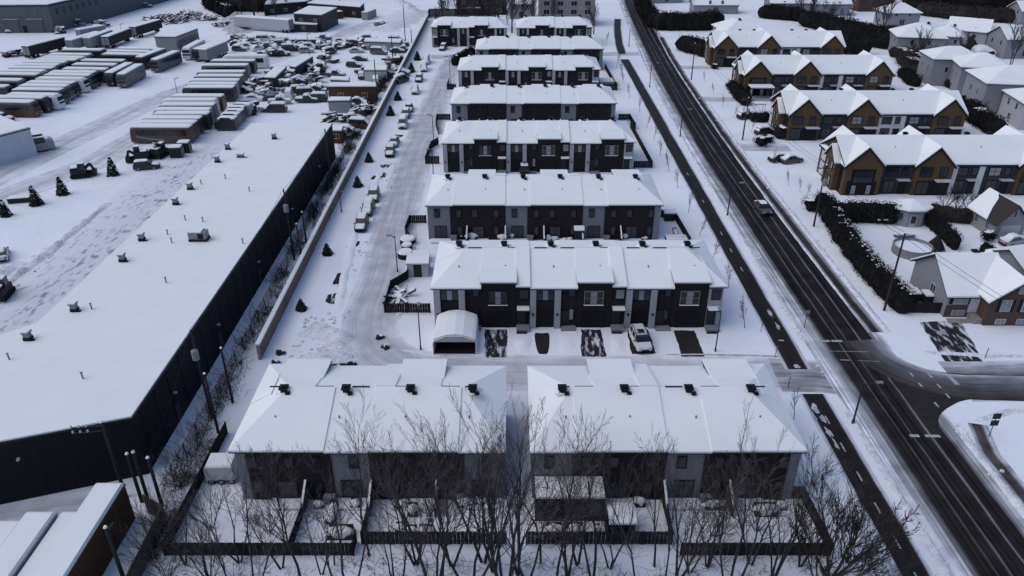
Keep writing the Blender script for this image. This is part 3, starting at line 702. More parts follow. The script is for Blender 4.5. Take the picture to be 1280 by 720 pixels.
def car_meshes(kind, paint, snow):
    K = KINDS[kind]; b = MB(); b.loft([sec8(*s) for s in K['body']]); body = b.mesh('body', paint)
    zc = K['cab']; g = MB(); g.loft([sec4(x, .80 if kind == 'sedan' else .86, zc[0][1] - .05, .62 if kind == 'sedan' else .72, z) for x, z in zc]); gl = g.mesh('glasshouse', 'glass')
    r = MB(); wt = .63 if kind == 'sedan' else .73; x1, x2 = zc[1][0], zc[2][0]; zz = zc[1][1]
    r.loft([[(x, -w_, z - .05), (x, -w_ * .88, z), (x, w_ * .88, z), (x, w_, z - .05)] for x, w_, z in ((x1 - .18, wt * .86, zz - .03), (x1 + .05, wt + .02, zz + .05), ((x1 + x2) / 2, wt + .05, zz + .08), (x2 - .1, wt + .02, zz + .05), (x2 + .16, wt * .84, zz - .02))])
    for s in (-1, 1):
        for xx in (x1, (x1 + x2) / 2, x2): r.tube((xx, s * (wt + .01), zz), (xx + (.0 if xx < x2 - .1 else .15), s * .84, zc[0][1]), .045, n=4)
    roof = r.mesh('roof', paint)
    s_ = MB(); d = .16 * snow
    if snow > 0:
        s_.loft([[(x, -w_, z - .02), (x, -w_ * .85, z + h_), (x, w_ * .85, z + h_), (x, w_, z - .02)] for x, w_, z, h_ in ((x1 - .1, wt * .8, zz, d * .3), (x1 + .15, wt - .02, zz + .05, d), (x2 - .2, wt - .02, zz + .05, d), (x2 + .1, wt * .78, zz, d * .3))])
        hb = [q for q in K['body'] if q[0] > .9]
        if snow > .5: s_.loft([sec4(x, w * .8, z1 - .02, w * .7, z1 + d * .8) for x, w, z0, z1 in hb])
        if kind in ('sedan', 'pickup'):
            xr = K['body'][0][0] + .12; s_.box(xr, -.72, .9, zc[0][0] - .02, .72, 1.0 + d)
    if snow >= 1.5:
        s_.loft([sec4(zc[2][0] + .02, .55, zz, .5, zz + .04 + d * .3), sec4(zc[3][0], .72, zc[3][1], .6, zc[3][1] + d)])
        s_.loft([sec4(zc[0][0], .72, zc[0][1], .6, zc[0][1] + d), sec4(zc[1][0], .6, zz, .5, zz + .04 + d * .3)])
    sn = s_.mesh('snow_cover', 'snow_roof', smooth=False) if s_.v else None
    return body, gl, roof, sn
def wheel_mesh(r=.33):
    return cached(('wh', r), lambda: MB().tube((0, -.11, 0), (0, .11, 0), r, n=12).mesh('tyre', 'tyre'))
def rim_mesh(r=.33): return cached(('rim', r), lambda: MB().tube((0, -.125, 0), (0, .125, 0), r * .58, n=8).mesh('rim', 'rim'))
def car(pos, rz, kind, paint, label, snow=1.0, cat=None, group=None, far=False, name='parked_car'):
    body, gl, roof, sn = cached(('car', kind, paint, snow), lambda: car_meshes(kind, 'paint_' + paint, snow))
    t = thing(name, label, cat or {'sedan': 'car', 'suv': 'car', 'pickup': 'pickup truck', 'van': 'van'}[kind], (pos[0], pos[1], 0), rz, group)
    part(t, 'body', body); part(t, 'windows', gl); part(t, 'roof', roof)
    if not far:
        x_f, x_b = KINDS[kind]['body'][-1][0], KINDS[kind]['body'][0][0]; wb_ = KINDS[kind]['body'][-1][1]
        part(t, 'front_bumper', cached(('fb', kind), lambda: MB().box(x_f - .12, -wb_, .28, x_f + .05, wb_, .50).box(x_f - .06, -wb_ * .55, .52, x_f + .03, wb_ * .55, .66).mesh('front_bumper', 'tyre')))
        part(t, 'rear_bumper', cached(('rb', kind), lambda: MB().box(x_b - .05, -wb_, .30, x_b + .1, wb_, .55).mesh('rear_bumper', 'tyre')))
        for s in (-1, 1): part(t, 'mirror', cached(('mr', kind), lambda: MB().box(-.08, -.09, 0, .08, .09, .14).mesh('mirror', 'tyre')), (KINDS[kind]['cab'][3][0] - .2, s * .98, KINDS[kind]['cab'][3][1] + .02))
        if kind == 'suv' and snow == 0:
            part(t, 'sunroof', MB().box(-.6, -.4, 1.722, .2, .4, 1.765).mesh('sunroof', 'glass'))
            for s in (-1, 1): part(t, 'roof_rail', MB().box(-1.7, s * .66 - .03, 1.70, .2, s * .66 + .03, 1.79).mesh('roof_rail', 'metal_dark'))
    if sn: part(t, 'snow_cover', sn)
    if not far:
        for ax in KINDS[kind]['ax']:
            for s in (-.82, .82):
                w = part(t, 'wheel', wheel_mesh(), (ax, s, .33)); part(w, 'rim', rim_mesh())
        xf = KINDS[kind]['body'][-1][0]; xb = KINDS[kind]['body'][0][0]; zl = .66 if kind == 'sedan' else .8
        hl = cached('hl', lambda: MB().box(-.06, -.17, -.07, .03, .17, .07).mesh('headlight', 'lamp_clear')); tl = cached('tl', lambda: MB().box(-.03, -.12, -.12, .06, .12, .12).mesh('taillight', 'lamp_red'))
        for s in (-.58, .58): part(t, 'headlight', hl, (xf - .07, s, zl)); part(t, 'taillight', tl, (xb + .03, s, zl + .1))
    return t

def bus_meshes(paint, L_=12.5, H_=3.45, stripe=None):
    a = L_ / 2; b = MB()
    def s(x, w, z0, z1): return [(x, -w, z0), (x, -w, z1 - .35), (x, -w * .86, z1), (x, w * .86, z1), (x, w, z1 - .35), (x, w, z0)]
    b.loft([s(-a, 1.2, .55, H_ - .15), s(-a + .15, 1.27, .35, H_), s(a - 1.0, 1.27, .35, H_), s(a - .35, 1.24, .35, H_ - .2), s(a - .05, 1.15, .4, 2.0), s(a, 1.1, .45, 1.1)])
    body = b.mesh('body', paint)
    win = MB().box(-a + .9, 1.262, 1.75, a - 1.5, 1.30, 2.95).mesh('window_band', 'glass')
    w = MB(); w.poly([(a - .03, -1.02, 1.45), (a - .03, 1.02, 1.45), (a - .30, 1.08, H_ - .45), (a - .30, -1.08, H_ - .45)])
    k = [Vector(p) + Vector((.06, 0, .02)) for p in w.v]; w = MB(); w.loft([[tuple(Vector(p) - Vector((.1, 0, 0))) for p in k], [tuple(p) for p in k]])
    ws = w.mesh('windshield', 'glass')
    sn = MB(); sn.loft([s2 for s2 in ([(x, -w1, H_ - .02), (x, -w1 * .93, z), (x, w1 * .93, z), (x, w1, H_ - .02)] for x, w1, z in ((-a + .1, 1.05, H_ + .1), (-a + .4, 1.12, H_ + .2), (a - 1.3, 1.12, H_ + .2), (a - .8, 1.05, H_ + .08)))])
    snow = sn.mesh('roof_snow', 'snow_roof')
    st = None
    if stripe:
        q = MB()
        for sd in (-1, 1):
            pts = [(-a * .1 + i * a * .9 / 10, .75 + .9 * (i / 10) ** 2) for i in range(11)]
            for (xa, za), (xb, zb) in zip(pts, pts[1:]):
                for dz in (0, .22): q.box(min(xa, xb), sd * 1.275, za + dz, max(xa, xb), sd * 1.30, za + dz + .10)
        st = q.mesh('stripe', stripe)
    return body, win, ws, snow, st
def bus(pos, rz, paint, label, group=None, L_=12.5, H_=3.45, stripe=None, cat='bus', name='coach_bus'):
    body, win, ws, snow, st = cached(('bus', paint, L_, H_, stripe), lambda: bus_meshes('paint_' + paint, L_, H_, stripe))
    t = thing(name, label, cat, (pos[0], pos[1], 0), rz, group)
    part(t, 'body', body); part(t, 'window_band', win); part(t, 'window_band', win, rz=math.pi) if False else part(t, 'window_band', win, (0, 0, 0), sc=(1, -1, 1)); part(t, 'windshield', ws); part(t, 'roof_snow', snow)
    if st: part(t, 'stripe', st)
    for ax in ((L_ / 2 - 2.6), -(L_ / 2 - 3.0)):
        for s in (-1.13, 1.13):
            w = part(t, 'wheel', wheel_mesh(.5), (ax, s, .5)); part(w, 'rim', rim_mesh(.5))
    for s in (-.8, .8): part(t, 'headlight', cached('bhl', lambda: MB().box(-.05, -.2, -.1, .06, .2, .1).mesh('headlight', 'lamp_clear')), (L_ / 2 - .02, s, .9))
    return t
def box_body(L_, W_, H_, m, z0=0.0):
    mb = MB(); n = max(4, int(L_ / .5))
    mb.box(-L_/2, -W_/2, z0, L_/2, W_/2, z0 + H_)
    for i in range(n):
        x = -L_/2 + L_ * (i + .5) / n
        for s in (-1, 1): mb.box(x - .1, s * W_/2, z0 + .15, x + .1, s * (W_/2 + .04), z0 + H_ - .15)
    mb.box(-L_/2 - .04, -W_/2 - .06, z0 + H_ - .14, L_/2 + .04, W_/2 + .06, z0 + H_ - .002)
    return mb.mesh('body', m)
def container(pos, rz, L_, W_, H_, m, label, cat='container', name='shipping_container', wheels=False, group=None, snow=.22):
    z0 = 1.1 if wheels else .1
    t = thing(name, label, cat, (pos[0], pos[1], 0), rz, group)
    key = (round(L_, 1), W_, H_, m, z0)
    part(t, 'body', cached(('cb',) + key, lambda: box_body(L_, W_, H_, m, z0)))
    part(t, 'roof_snow', cached(('cs', snow) + key, lambda: MB().loft([sec4(x, W_/2 - .02, z0 + H_, W_/2 - .12, z0 + H_ + q) for x, q in ((-L_/2 + .02, snow * .6), (-L_/2 + .3, snow), (L_/2 - .3, snow), (L_/2 - .02, snow * .6))]).mesh('roof_snow', 'snow_roof')))
    def drs():
        mb = MB()
        for s in (-1, 1): mb.box(L_/2 + .04, s * .04, z0 + .1, L_/2 + .08, s * (W_/2 - .08), z0 + H_ - .25)
        mb.tube((L_/2 + .11, -.2, z0 + .1), (L_/2 + .11, -.2, z0 + H_ - .3), .03, n=4); mb.tube((L_/2 + .11, .2, z0 + .1), (L_/2 + .11, .2, z0 + H_ - .3), .03, n=4)
        return mb.mesh('doors', 'metal_grey')
    part(t, 'doors', cached(('cd',) + key, drs))
    if wheels:
        for ax in (L_/2 - 1.4, L_/2 - 2.7):
            for s in (-W_/2 + .2, W_/2 - .2): part(t, 'wheel', wheel_mesh(.5), (ax, s, .5))
        part(t, 'chassis', cached(('ch', round(L_, 1)), lambda: MB().box(-L_/2 + .5, -.5, .8, L_/2 - .2, .5, 1.08).box(-L_/2 + 1.5, -.9, 0, -L_/2 + 1.7, .9, .8).mesh('chassis', 'metal_dark')))
    return t
def heading(a, b): d = b - a; return math.atan2(d.y, d.x)

# ---------------- coaches
GA = 'coaches parked in the bus yard'
la = [(47, 126), (61, 121), (77, 117.5), (83, 111), (90, 106.5), (98, 102.5), (109, 97.5), (118, 93), (124, 89.5), (139, 85.5), (150, 80), (160, 75)]
for i, (px, py) in enumerate(la):
    c = at(px - 1, py, 3.5); bus((c.x - 6.2, c.y), R(-3 + rnd.uniform(-1, 1)), ['bus', 'black', 'white', 'black', 'grey', 'black', 'white', 'grey', 'black', 'grey', 'grey', 'black'][i], '%s coach from the near end of the long left row' % nth(i).capitalize() if i else 'dark brown coach at the near end of the long left row', GA, stripe='paint_bronze' if i == 0 else None)
lb = [(15, 107), (32, 99), (53, 92), (60, 88), (72, 84), (78, 80.5), (87, 77), (101, 74), (109, 71), (117.5, 67.5), (133, 61.5)]
for i, (px, py) in enumerate(lb):
    c = at(px - 1, py, 3.5); bus((c.x - 6.2, c.y), R(-3 + rnd.uniform(-1, 1)), ['black', 'grey', 'black', 'silver', 'grey'][i % 5], 'snow-topped coach in the rear left row, %s from its near end' % nthl(i), GA)
for i, (px, py) in enumerate([(183, 67), (190, 63.5), (200, 60)]):
    c = at(px, py, 3.5); bus((c.x - 6.2, c.y), R(-4), ['black', 'grey', 'black'][i], 'coach in the short group of three behind the angled coaches, %s one' % nthl(i), GA)
angled = [(138, 109, 170, 92, 'black', 'left of the two angled coaches with pale bumpers facing the open yard'), (153, 111, 185, 92, 'grey', 'dark coach angled into the yard with an orange mark low on its corner'),
          (194, 91.5, 228, 77, 'grey', 'long grey coach angled into the yard behind the other two'), (175, 88, 210, 74, 'black', 'coach tucked close behind the long grey angled coach'),
          (234, 76, 262, 60, 'white', 'white angled coach left of the dark-sided one by the drive'), (246, 77.5, 276, 65, 'black', 'dark-sided angled coach between the white coach and the grey trailer')]
for fx, fy, rx, ry, p, lbl in angled:
    a, b = at(fx, fy), at(rx, ry); d = (a - b).normalized(); c = a - d * 6.3; bus((c.x, c.y), math.atan2(d.y, d.x), p, lbl, GA)
a, b = at(256, 79.5), at(283, 68); d = (a - b).normalized(); c = a - d * 6
container((c.x, c.y), math.atan2(-d.y, -d.x), 12, 2.5, 2.8, 'metal_grey', 'pale grey box trailer angled beside the dark-sided coach', 'trailer', 'box_trailer', True)
lc = [(201, 157), (207.5, 152), (214.5, 146.5), (225, 141), (227.5, 136), (233.5, 130), (236, 124), (245.5, 119)]
for i, (px, py) in enumerate(lc):
    c = at(px, py, 3.5); bus((c.x, c.y), R(180 + rnd.uniform(-1, 1)), ['bus', 'bus', 'black', 'black', 'silver', 'grey', 'white', 'bronze'][i],
        'brown and orange coach with a silver swoosh, nearest of the right-hand row' if i == 0 else '%s coach from the near end of the right-hand row beside the warehouse' % nth(i).capitalize(), GA, stripe='paint_silver' if i < 2 else None)
ld = [(260.5, 108), (264, 104), (268, 99.5), (273, 94), (276, 89), (281, 80.5), (290, 75), (306, 69)]
for i, (px, py) in enumerate(ld):
    c = at(px, py, 3.5); bus((c.x, c.y), R(180 + rnd.uniform(-1, 1)), ['black', 'silver', 'grey', 'grey', 'black', 'grey', 'black', 'white'][i], 'coach in the far right-hand block by the scrap yard, %s from its near end' % nthl(i), GA)
for i, (px, py) in enumerate([(282, 147), (286, 142), (291, 137.5), (293, 133.5), (301, 130)]):
    c = at(px, py, 2.6); bus((c.x, c.y), R(178), ['black', 'grey', 'black', 'grey', 'silver'][i], 'small minibus beside the right-hand coaches, %s from the warehouse' % nthl(i), 'minibuses by the warehouse', L_=4.6, H_=2.6, cat='minibus', name='minibus')
for i, (x0, y0, x1, y1, L_) in enumerate([(80, 69, 135, 52, 14), (104, 66, 146, 50, 13), (128, 64, 168, 48, 14), (163, 50, 205, 37, 14), (32, 75, 84, 61, 14), (100, 52, 132, 46, 9)]):
    a, b = at(x0, y0), at(x1, y1); d = (b - a).normalized(); c = (a + b) / 2
    container((c.x, c.y), math.atan2(-d.y, -d.x), L_, 2.5, 2.6, ['metal_grey', 'vinyl_grey', 'metal_dark', 'metal_dark', 'metal_dark', 'vinyl_grey'][i],
        ['long snow-topped trailer in front of the grey factory', 'narrow snow-topped trailer beside the lamp post', 'dark-sided trailer right of the narrow one, roof white with snow', 'dark trailer end to end with the shed with orange markings', 'low grey trailer at the left behind the rear coach row', 'short pale trailer by the factory wall'][i], 'trailer', 'box_trailer', True, 'semi trailers at the back of the bus yard')

# ---------------- cars parked along the inner street
PK = [(452.5, 284, 'suv', 'black', .7, 'dark-windowed black SUV nearest the camera on the inner street'), (460.5, 265, 'suv', 'grey', 1.6, 'grey snow-dusted SUV second from the near end of the street cars'),
      (467.5, 248, 'suv', 'grey', .7, 'snow-crusted grey hatchback just behind the grey SUV'), (488, 193, 'suv', 'black', 1, 'black SUV with a white roof near the left end of the fourth row'),
      (493, 181, 'sedan', 'silver', 1, 'pale sedan tucked behind the black SUV with a white roof'), (504, 158, 'van', 'white', 1.3, 'white snow-covered van halfway up the inner street'),
      (507.5, 146, 'suv', 'black', .8, 'black SUV right behind the white snow-covered van'), (511.5, 138, 'sedan', 'grey', .8, 'dark grey car closest behind the black SUV'),
      (519, 116, 'suv', 'white', 2, 'white car under thick snow standing alone on the street'), (524, 101, 'suv', 'grey', .8, 'dark grey SUV parked between two white vehicles'),
      (530, 88, 'van', 'white', 2, 'white van buried in snow near the top of the street'), (533, 79, 'van', 'white', 1.5, 'large white van closest to the far end of the parked line'),
      (554, 62, 'suv', 'grey', 1, 'grey SUV in front of the farthest left townhouse row')]
for px, py, k, p, s, lbl in PK:
    c = at(px, py); car(c, R(-88 + rnd.uniform(-4, 4)) if px != 554 else R(-100), k, p, lbl, s, group='cars parked along the inner street')
c = at(800, 430); car((c.x, c.y), R(-84), 'suv', 'white', 'white SUV with roof rails parked on a bare driveway', 0)
c = at(953, 264); car((c.x, c.y), R(-86), 'sedan', 'grey', 'grey car with snow on its roof driving down the dark road', .45, name='moving_car')
c = at(655, 213.5); car((c.x, c.y), R(92), 'suv', 'black', 'dark car half hidden before a garage of the fourth row', .8)
c = at(-2, 318 + 3); c = at(3, 322); car((c.x, c.y), R(120), 'sedan', 'white', 'white sedan at the left edge of the trampled parking lot', .5)
c = at(10, 151); car((c.x - 1, c.y), R(-5), 'suv', 'black', 'black car with snowy bonnet in front of the dark brown coach', 1)
c = at(184, 211); car((c.x, c.y), R(15), 'suv', 'black', 'black SUV parked beside the dark machine with a canopy', .6)
c = at(14, 40); car((c.x, c.y), R(-80), 'van', 'white', 'white van under snow at the factory doors', 1.5)
for i, (px, py) in enumerate([(144, 12), (155, 11), (168, 11), (183, 9.5)]):
    c = at(px, py); car((c.x, c.y), R(5), 'suv', ['black', 'black', 'grey', 'grey'][i], 'dark car in the far line right of the factory, %s from the left' % ['first', 'second', 'third', 'last'][i], 1, group='cars right of the factory')
for px, py, k, p, lbl in ((974, 201, 'sedan', 'black', 'dark car beside the drive left of the nearest gabled row'), (989, 203, 'sedan', 'grey', 'second dark car on the drive left of the nearest gabled row'),
                         (933, 148, 'suv', 'black', 'black car beside the hedge of the second gabled row'), (956, 168, 'suv', 'black', 'black car in front of the second gabled row'), (1266, 305, 'sedan', 'silver', 'car under a snowy shelter right of the dark-roofed garage')):
    c = at(px, py); car((c.x, c.y), R(20), k, p, lbl, 1.5)

# ---------------- scrap yard
SY = [(297, 57), (316, 54), (331, 52), (347, 57), (360, 53), (374, 55), (389, 57), (399, 60), (300, 64), (322, 63), (341, 66), (352, 70), (363, 64), (378, 63), (408, 62), (420, 58), (432, 57), (412, 68),
      (443, 84), (450, 76), (446, 66), (463, 62), (474, 68), (482, 62), (488, 74), (497, 66), (456, 92), (470, 106), (452, 98), (478, 96), (492, 88), (499, 78), (398, 96), (386, 88), (376, 102), (404, 84),
      (420, 96), (362, 122), (374, 116), (390, 120), (402, 112), (350, 130), (345, 140), (330, 118), (318, 126), (306, 116), (384, 128), (396, 127), (432, 136), (444, 130), (456, 134), (440, 152), (452, 160), (437, 168)]
SP_ = ['dark', 'white', 'rusty', 'grey', 'silver']
rs = random.Random(21)
for _ in range(60):
    x_ = rs.uniform(292, 505); y_ = rs.choice([rs.uniform(50, 70), rs.uniform(50, 62), rs.uniform(84, 128)])
    if 408 < x_ < 475 and 98 < y_ < 130 or 425 < x_ < 442 and y_ < 52 or 390 < x_ < 420 and y_ > 112 or (y_ > 70 and x_ < 345): continue
    if min((x_ - q[0]) ** 2 / 30 + (y_ - q[1]) ** 2 / 6 for q in SY) < 1.0: continue
    SY.append((round(x_, 1) + .01 * _, y_))
for i, (px, py) in enumerate(SY):
    c = at(px, py); k = ['sedan', 'suv', 'pickup', 'sedan', 'van'][(i * 7) % 5]; p = ['black', 'black', 'brown', 'grey', 'silver', 'black', 'white'][(i * 3) % 7]
    zone = 'back line' if py < 60 else 'front cluster near the warehouse' if py > 110 else 'middle'
    car((c.x, c.y), R(rnd.choice([0, 180, 8, -12, 60, 100])), k, p, '%s scrapped %s under snow, %s vehicle from the left in the scrap yard' % (p, k, nthl(sorted([q[0] for q in SY]).index(px))), 2, group='scrapped vehicles', far=True, name='scrapped_vehicle')

# ================================================================== WAREHOUSE
WH = [(-34.1, 54.2), (-34.4, 142.8), (-49.8, 142.8), (-51.2, 70.1), (-54.5, 67.0), (-90, 60), (-90, 35.2)]
HW = 6.7
t = thing('warehouse', 'long black-walled warehouse with a flat snow-covered roof', 'warehouse', (-34.1, 54.2, 0))
loc = [(x + 34.1, y - 54.2) for x, y in WH]
part(t, 'wall', MB().prism(loc, 0, HW - .15).mesh('wall', 'warehouse_wall'))
ctr = Vector((-50 + 34.1, 40, 0))
def offset(poly, d):
    n = len(poly); out = []
    for i in range(n):
        a, b, c = Vector(poly[i - 1]), Vector(poly[i]), Vector(poly[(i + 1) % n]); e1 = (b - a).normalized(); e2 = (c - b).normalized()
        n1 = Vector((e1.y, -e1.x)); n2 = Vector((e2.y, -e2.x)); m_ = (n1 + n2).normalized(); out.append(tuple(b + m_ * (d / max(.3, m_.dot(n1)))))
    return out
part(t, 'parapet', MB().prism(offset(loc, .12), HW - .15, HW).mesh('parapet', 'metal_dark'))
part(t, 'roof_snow', MB().prism(offset(loc, .0), HW, HW + .16).mesh('roof_snow', 'snow_roof'))
def wv():
    mb = MB(); mb.box(-.45, -.45, 0, .45, .45, .55, 1); mb.box(-.38, -.38, .55, .38, .38, 1.15, 0); mb.box(-.5, -.5, 1.15, .5, .5, 1.3, 0); mb.box(-.4, -.4, 1.3, .4, .4, 1.42, 2)
    mb.box(.45, -.4, 0, .9, .1, .12, 1); return mb.mesh('roof_vent', ['metal_grey', 'trim_dark', 'snow_roof'])
wvm = wv()
for px, py in ((285, 187), (272, 203), (238, 237), (220, 256), (178, 301), (154, 327), (94, 389), (36, 425), (343, 174), (301, 197)):
    c = at(px, py, HW + .1); part(t, 'roof_vent', wvm, (c.x + 34.1, c.y - 54.2, HW + .1), sc=.8 if px != 301 else (1.3, .6, .5))
c = at(250, 301, HW)
ac = part(t, 'rooftop_unit', MB().box(-1.2, -.7, 0, 1.2, .7, .35, 1).box(-1.15, -.65, .35, 1.1, .65, 1.3, 0).box(.1, -.72, .45, .8, -.65, 1.15, 1).box(-1.2, -.7, 1.3, .6, .7, 1.45, 2).mesh('rooftop_unit', ['metal_grey', 'trim_dark', 'snow_roof']), (c.x + 34.1, c.y - 54.2, HW + .15))
for px, py in ((210, 294), (215, 304), (304, 305), (208, 354), (12, 450), (104, 474), (254, 278), (232, 276), (282, 224), (115, 387), (252, 231), (312, 240)):
    c = at(px, py, HW + .1); part(t, 'vent_pipe', cached('wpipe', lambda: MB().tube((0, 0, 0), (0, 0, .7), .08, n=6).tube((0, 0, .7), (0, 0, .76), .14, n=6).mesh('vent_pipe', 'metal_grey')), (c.x + 34.1, c.y - 54.2, HW + .15))
# wall pieces on the long side: doors, lamps, pipes; seams of the cladding
for i in range(29):
    part(t, 'cladding_seam', cached('seam', lambda: MB().box(0, -.04, 0, .05, .04, HW - .4).mesh('cladding_seam', 'warehouse_wall')), (.0 - .0035 * i * 3, 1.5 + i * 3.0, 0))
for yy in (8, 21, 37, 55, 74):
    part(t, 'service_door', door_mesh(1.0, 2.1, 'metal_dark', 1), (.02 - .0033 * yy, yy, .1), R(90))
    part(t, 'wall_lamp', cached('wl', lambda: MB().box(-.12, -.3, 0, .12, 0, .16).mesh('wall_lamp', 'trim_light')), (.0, yy, 3.4), R(90))
for x in (-9, -22, -38):
    part(t, 'wall_lamp', cached('wl', lambda: None), (x, -x * -.34 - .05, 4.6), R(19))
for yy in (18, 46, 74):
    part(t, 'entrance_canopy', MB().box(-1.6, -1.2, 0, 0, 1.2, .25).mesh('entrance_canopy', 'trim_dark'), (-17.2 + (yy - 18) * .02, yy, 4.2))

# box trailers and fenced sheds at the bottom left corner
def px_long(x0, y0, W_, L_, H_, m, label, rz=0):
    """body running away from the camera: x0 = right side, y0 = far end"""
    return container((x0 - W_ / 2, y0 - L_ / 2), R(90) + rz, L_, W_, H_, m, label, 'storage shed', 'storage_shed', snow=.3)
px_long(-32.9, 48.6, 2.4, 16, 3.9, 'wood_brown', 'brown-sided storage shed with a snowy roof beside the board fence')
px_long(-35.55, 46.0, 1.5, 14, 3.2, 'metal_dark', 'narrow low shed wedged left of the brown-sided one')
px_long(-37.2, 45.6, 2.4, 14, 3.6, 'vinyl_grey', 'second wide snow-roofed shed from the brown-sided one')
px_long(-39.9, 45.2, 2.6, 14, 3.0, 'vinyl_grey', 'snow-roofed shed at the left edge of the photo, bottom corner')
fence([(-29.9, 48.0), (-29.6, 36)], 2.2, 'fence_brown', 'weathered grey-brown board fence beside the brown-sided shed', pl=2.0)
fence([(-32.0, 49.2), (-29.9, 48.0)], 2.2, 'fence_brown', 'short end of board fence closing the brown shed yard', pl=1.6)

# other buildings of the industrial side, from their surveyed roof corners
def flat_building(name, label, cat, roofpx, h, wall, extra=None, snow=.25):
    pts = [at(px, py, h) for px, py in roofpx]; o = pts[0].copy(); o.z = 0
    t = thing(name, label, cat, tuple(o)); l2 = [(p.x - o.x, p.y - o.y) for p in pts]
    ar = sum(l2[i][0] * l2[(i + 1) % len(l2)][1] - l2[(i + 1) % len(l2)][0] * l2[i][1] for i in range(len(l2)))
    if ar < 0: l2 = l2[::-1]
    part(t, 'wall', MB().prism(l2, 0, h - .2).mesh('wall', wall))
    part(t, 'parapet', MB().prism(offset(l2, .12), h - .2, h).mesh('parapet', 'metal_dark'))
    part(t, 'roof_snow', MB().prism(l2, h, h + snow).mesh('roof_snow', 'snow_roof'))
    return t, o
t, o = flat_building('workshop', 'white-walled workshop at the left edge beside the bus yard', 'workshop', [(37, 160), (-60, 185), (-110, 150), (0, 145)], 5.5, 'render_white')
FA = [Vector((-155.6, 269.6, 0)), Vector((-150.0, 300, 0)), Vector((-144, 345, 0)), Vector((-330, 390, 0)), Vector((-330, 262, 0))]
t = thing('factory', 'large grey factory with roller doors in the top left corner', 'factory', tuple(FA[0]))
l2 = [(p.x - FA[0].x, p.y - FA[0].y) for p in FA]
part(t, 'wall', MB().prism(l2, 0, 8.6).mesh('wall', 'factory_wall')); part(t, 'parapet', MB().prism(offset(l2, .2), 8.6, 9.0).mesh('parapet', 'trim_dark')); part(t, 'roof_snow', MB().prism(l2, 9.0, 9.3).mesh('roof_snow', 'snow_roof'))
ang = math.atan2(7.6, 174.4); 
def onfront(d): return (-d * math.cos(ang), -d * math.sin(ang))
for d in (5.5, 13.5, 26, 36, 46, 58):
    p = onfront(d); part(t, 'roller_door', door_mesh(4.4, 4.2, 'factory_wall', 6), (p[0], p[1] - .12, .05), ang)
    part(t, 'door_hood', cached('dh', lambda: MB().box(-2.6, -.4, 0, 2.6, -.02, .15).mesh('door_hood', 'trim_light')), (p[0], p[1], 4.45), ang)
for d in (9.6, 31): p = onfront(d); part(t, 'door', door_mesh(1.0, 2.2, 'trim_dark', 1), (p[0], p[1] - .1, .05), ang)
for i in range(7):
    f = (i + 1) * 3.4 / 30.9; part(t, 'window', frame_mesh(.7, 1.6, 1, 1, 'trim_dark'), (5.6 * f + .06, 30.4 * f, 5.6), R(90) - math.atan2(5.6, 30.4)); 
FX = [('dark_shed', 'dark two-storey shed with a snowy porch roof behind the scrap yard', 'shed', [(367, 17), (402, 19), (421, 10), (386, 8)], 5.5, 'metal_dark'),
      ('dark_shed', 'low dark building attached in front of the two-storey shed', 'shed', [(362, 30), (396, 31), (404, 24), (370, 23)], 2.6, 'metal_dark'),
      ('long_shed', 'long dark shed along the top edge left of centre', 'shed', [(384, 4), (450, 9), (455, 4), (395, 0)], 4.0, 'brick_dark'),
      ('long_shed', 'dark long roof at the very top edge behind the bare trees', 'shed', [(330, 6), (382, 2), (400, -4), (340, -6)], 4.0, 'brick_dark'),
      ('workshop', 'flat-roofed workshop with orange markings on its side, behind the coaches', 'workshop', [(193, 46), (219, 46.5), (247, 36), (207, 34)], 4.4, 'metal_grey'),
      ('scrap_shed', 'small open-fronted shed in the middle of the scrap yard', 'shed', [(329, 97), (344, 97.5), (358, 84), (344, 84)], 3.0, 'metal_dark'),
      ('scrap_shed', 'long narrow shed lying diagonally in the scrap yard', 'shed', [(362, 83), (370, 84), (391, 71), (383, 70)], 2.8, 'metal_dark'),
      ('scrap_shed', 'square snow-topped cabin right of the small open-fronted shed', 'shed', [(355, 89.5), (367, 90), (373, 84), (360, 83.5)], 2.0, 'metal_grey'),
      ('brown_shed', 'brown wooden shed with a long snowy roof near the end of the warehouse', 'shed', [(410, 108.5), (470, 108.5), (471, 104), (413, 104)], 3.6, 'wood_brown'),
      ('site_cabin', 'grey site cabin in front of the brown wooden shed', 'cabin', [(410, 126.5), (437, 126), (439, 122), (413, 122)], 2.8, 'vinyl_grey'),
      ('flat_shed', 'long pale low shed under snow beside the chain link fence', 'shed', [(455, 52), (500, 53.5), (503, 49.5), (457, 48)], 2.6, 'vinyl_grey'),
      ('site_cabin', 'boxy snow-covered cabin among the cars near the noise wall', 'cabin', [(455, 88), (483, 88), (484, 82), (456, 82)], 2.8, 'vinyl_pale'),
      ('flat_shed', 'small brown hut at the far end of the warehouse', 'shed', [(412, 164), (427, 164), (429, 158), (414, 158)], 2.6, 'wood_brown'),
      ('site_cabin', 'low grey cabin at the edge of the open snow, middle of the scrap yard', 'cabin', [(413, 100), (436, 101), (437, 97), (414, 96)], 1.6, 'vinyl_grey')]
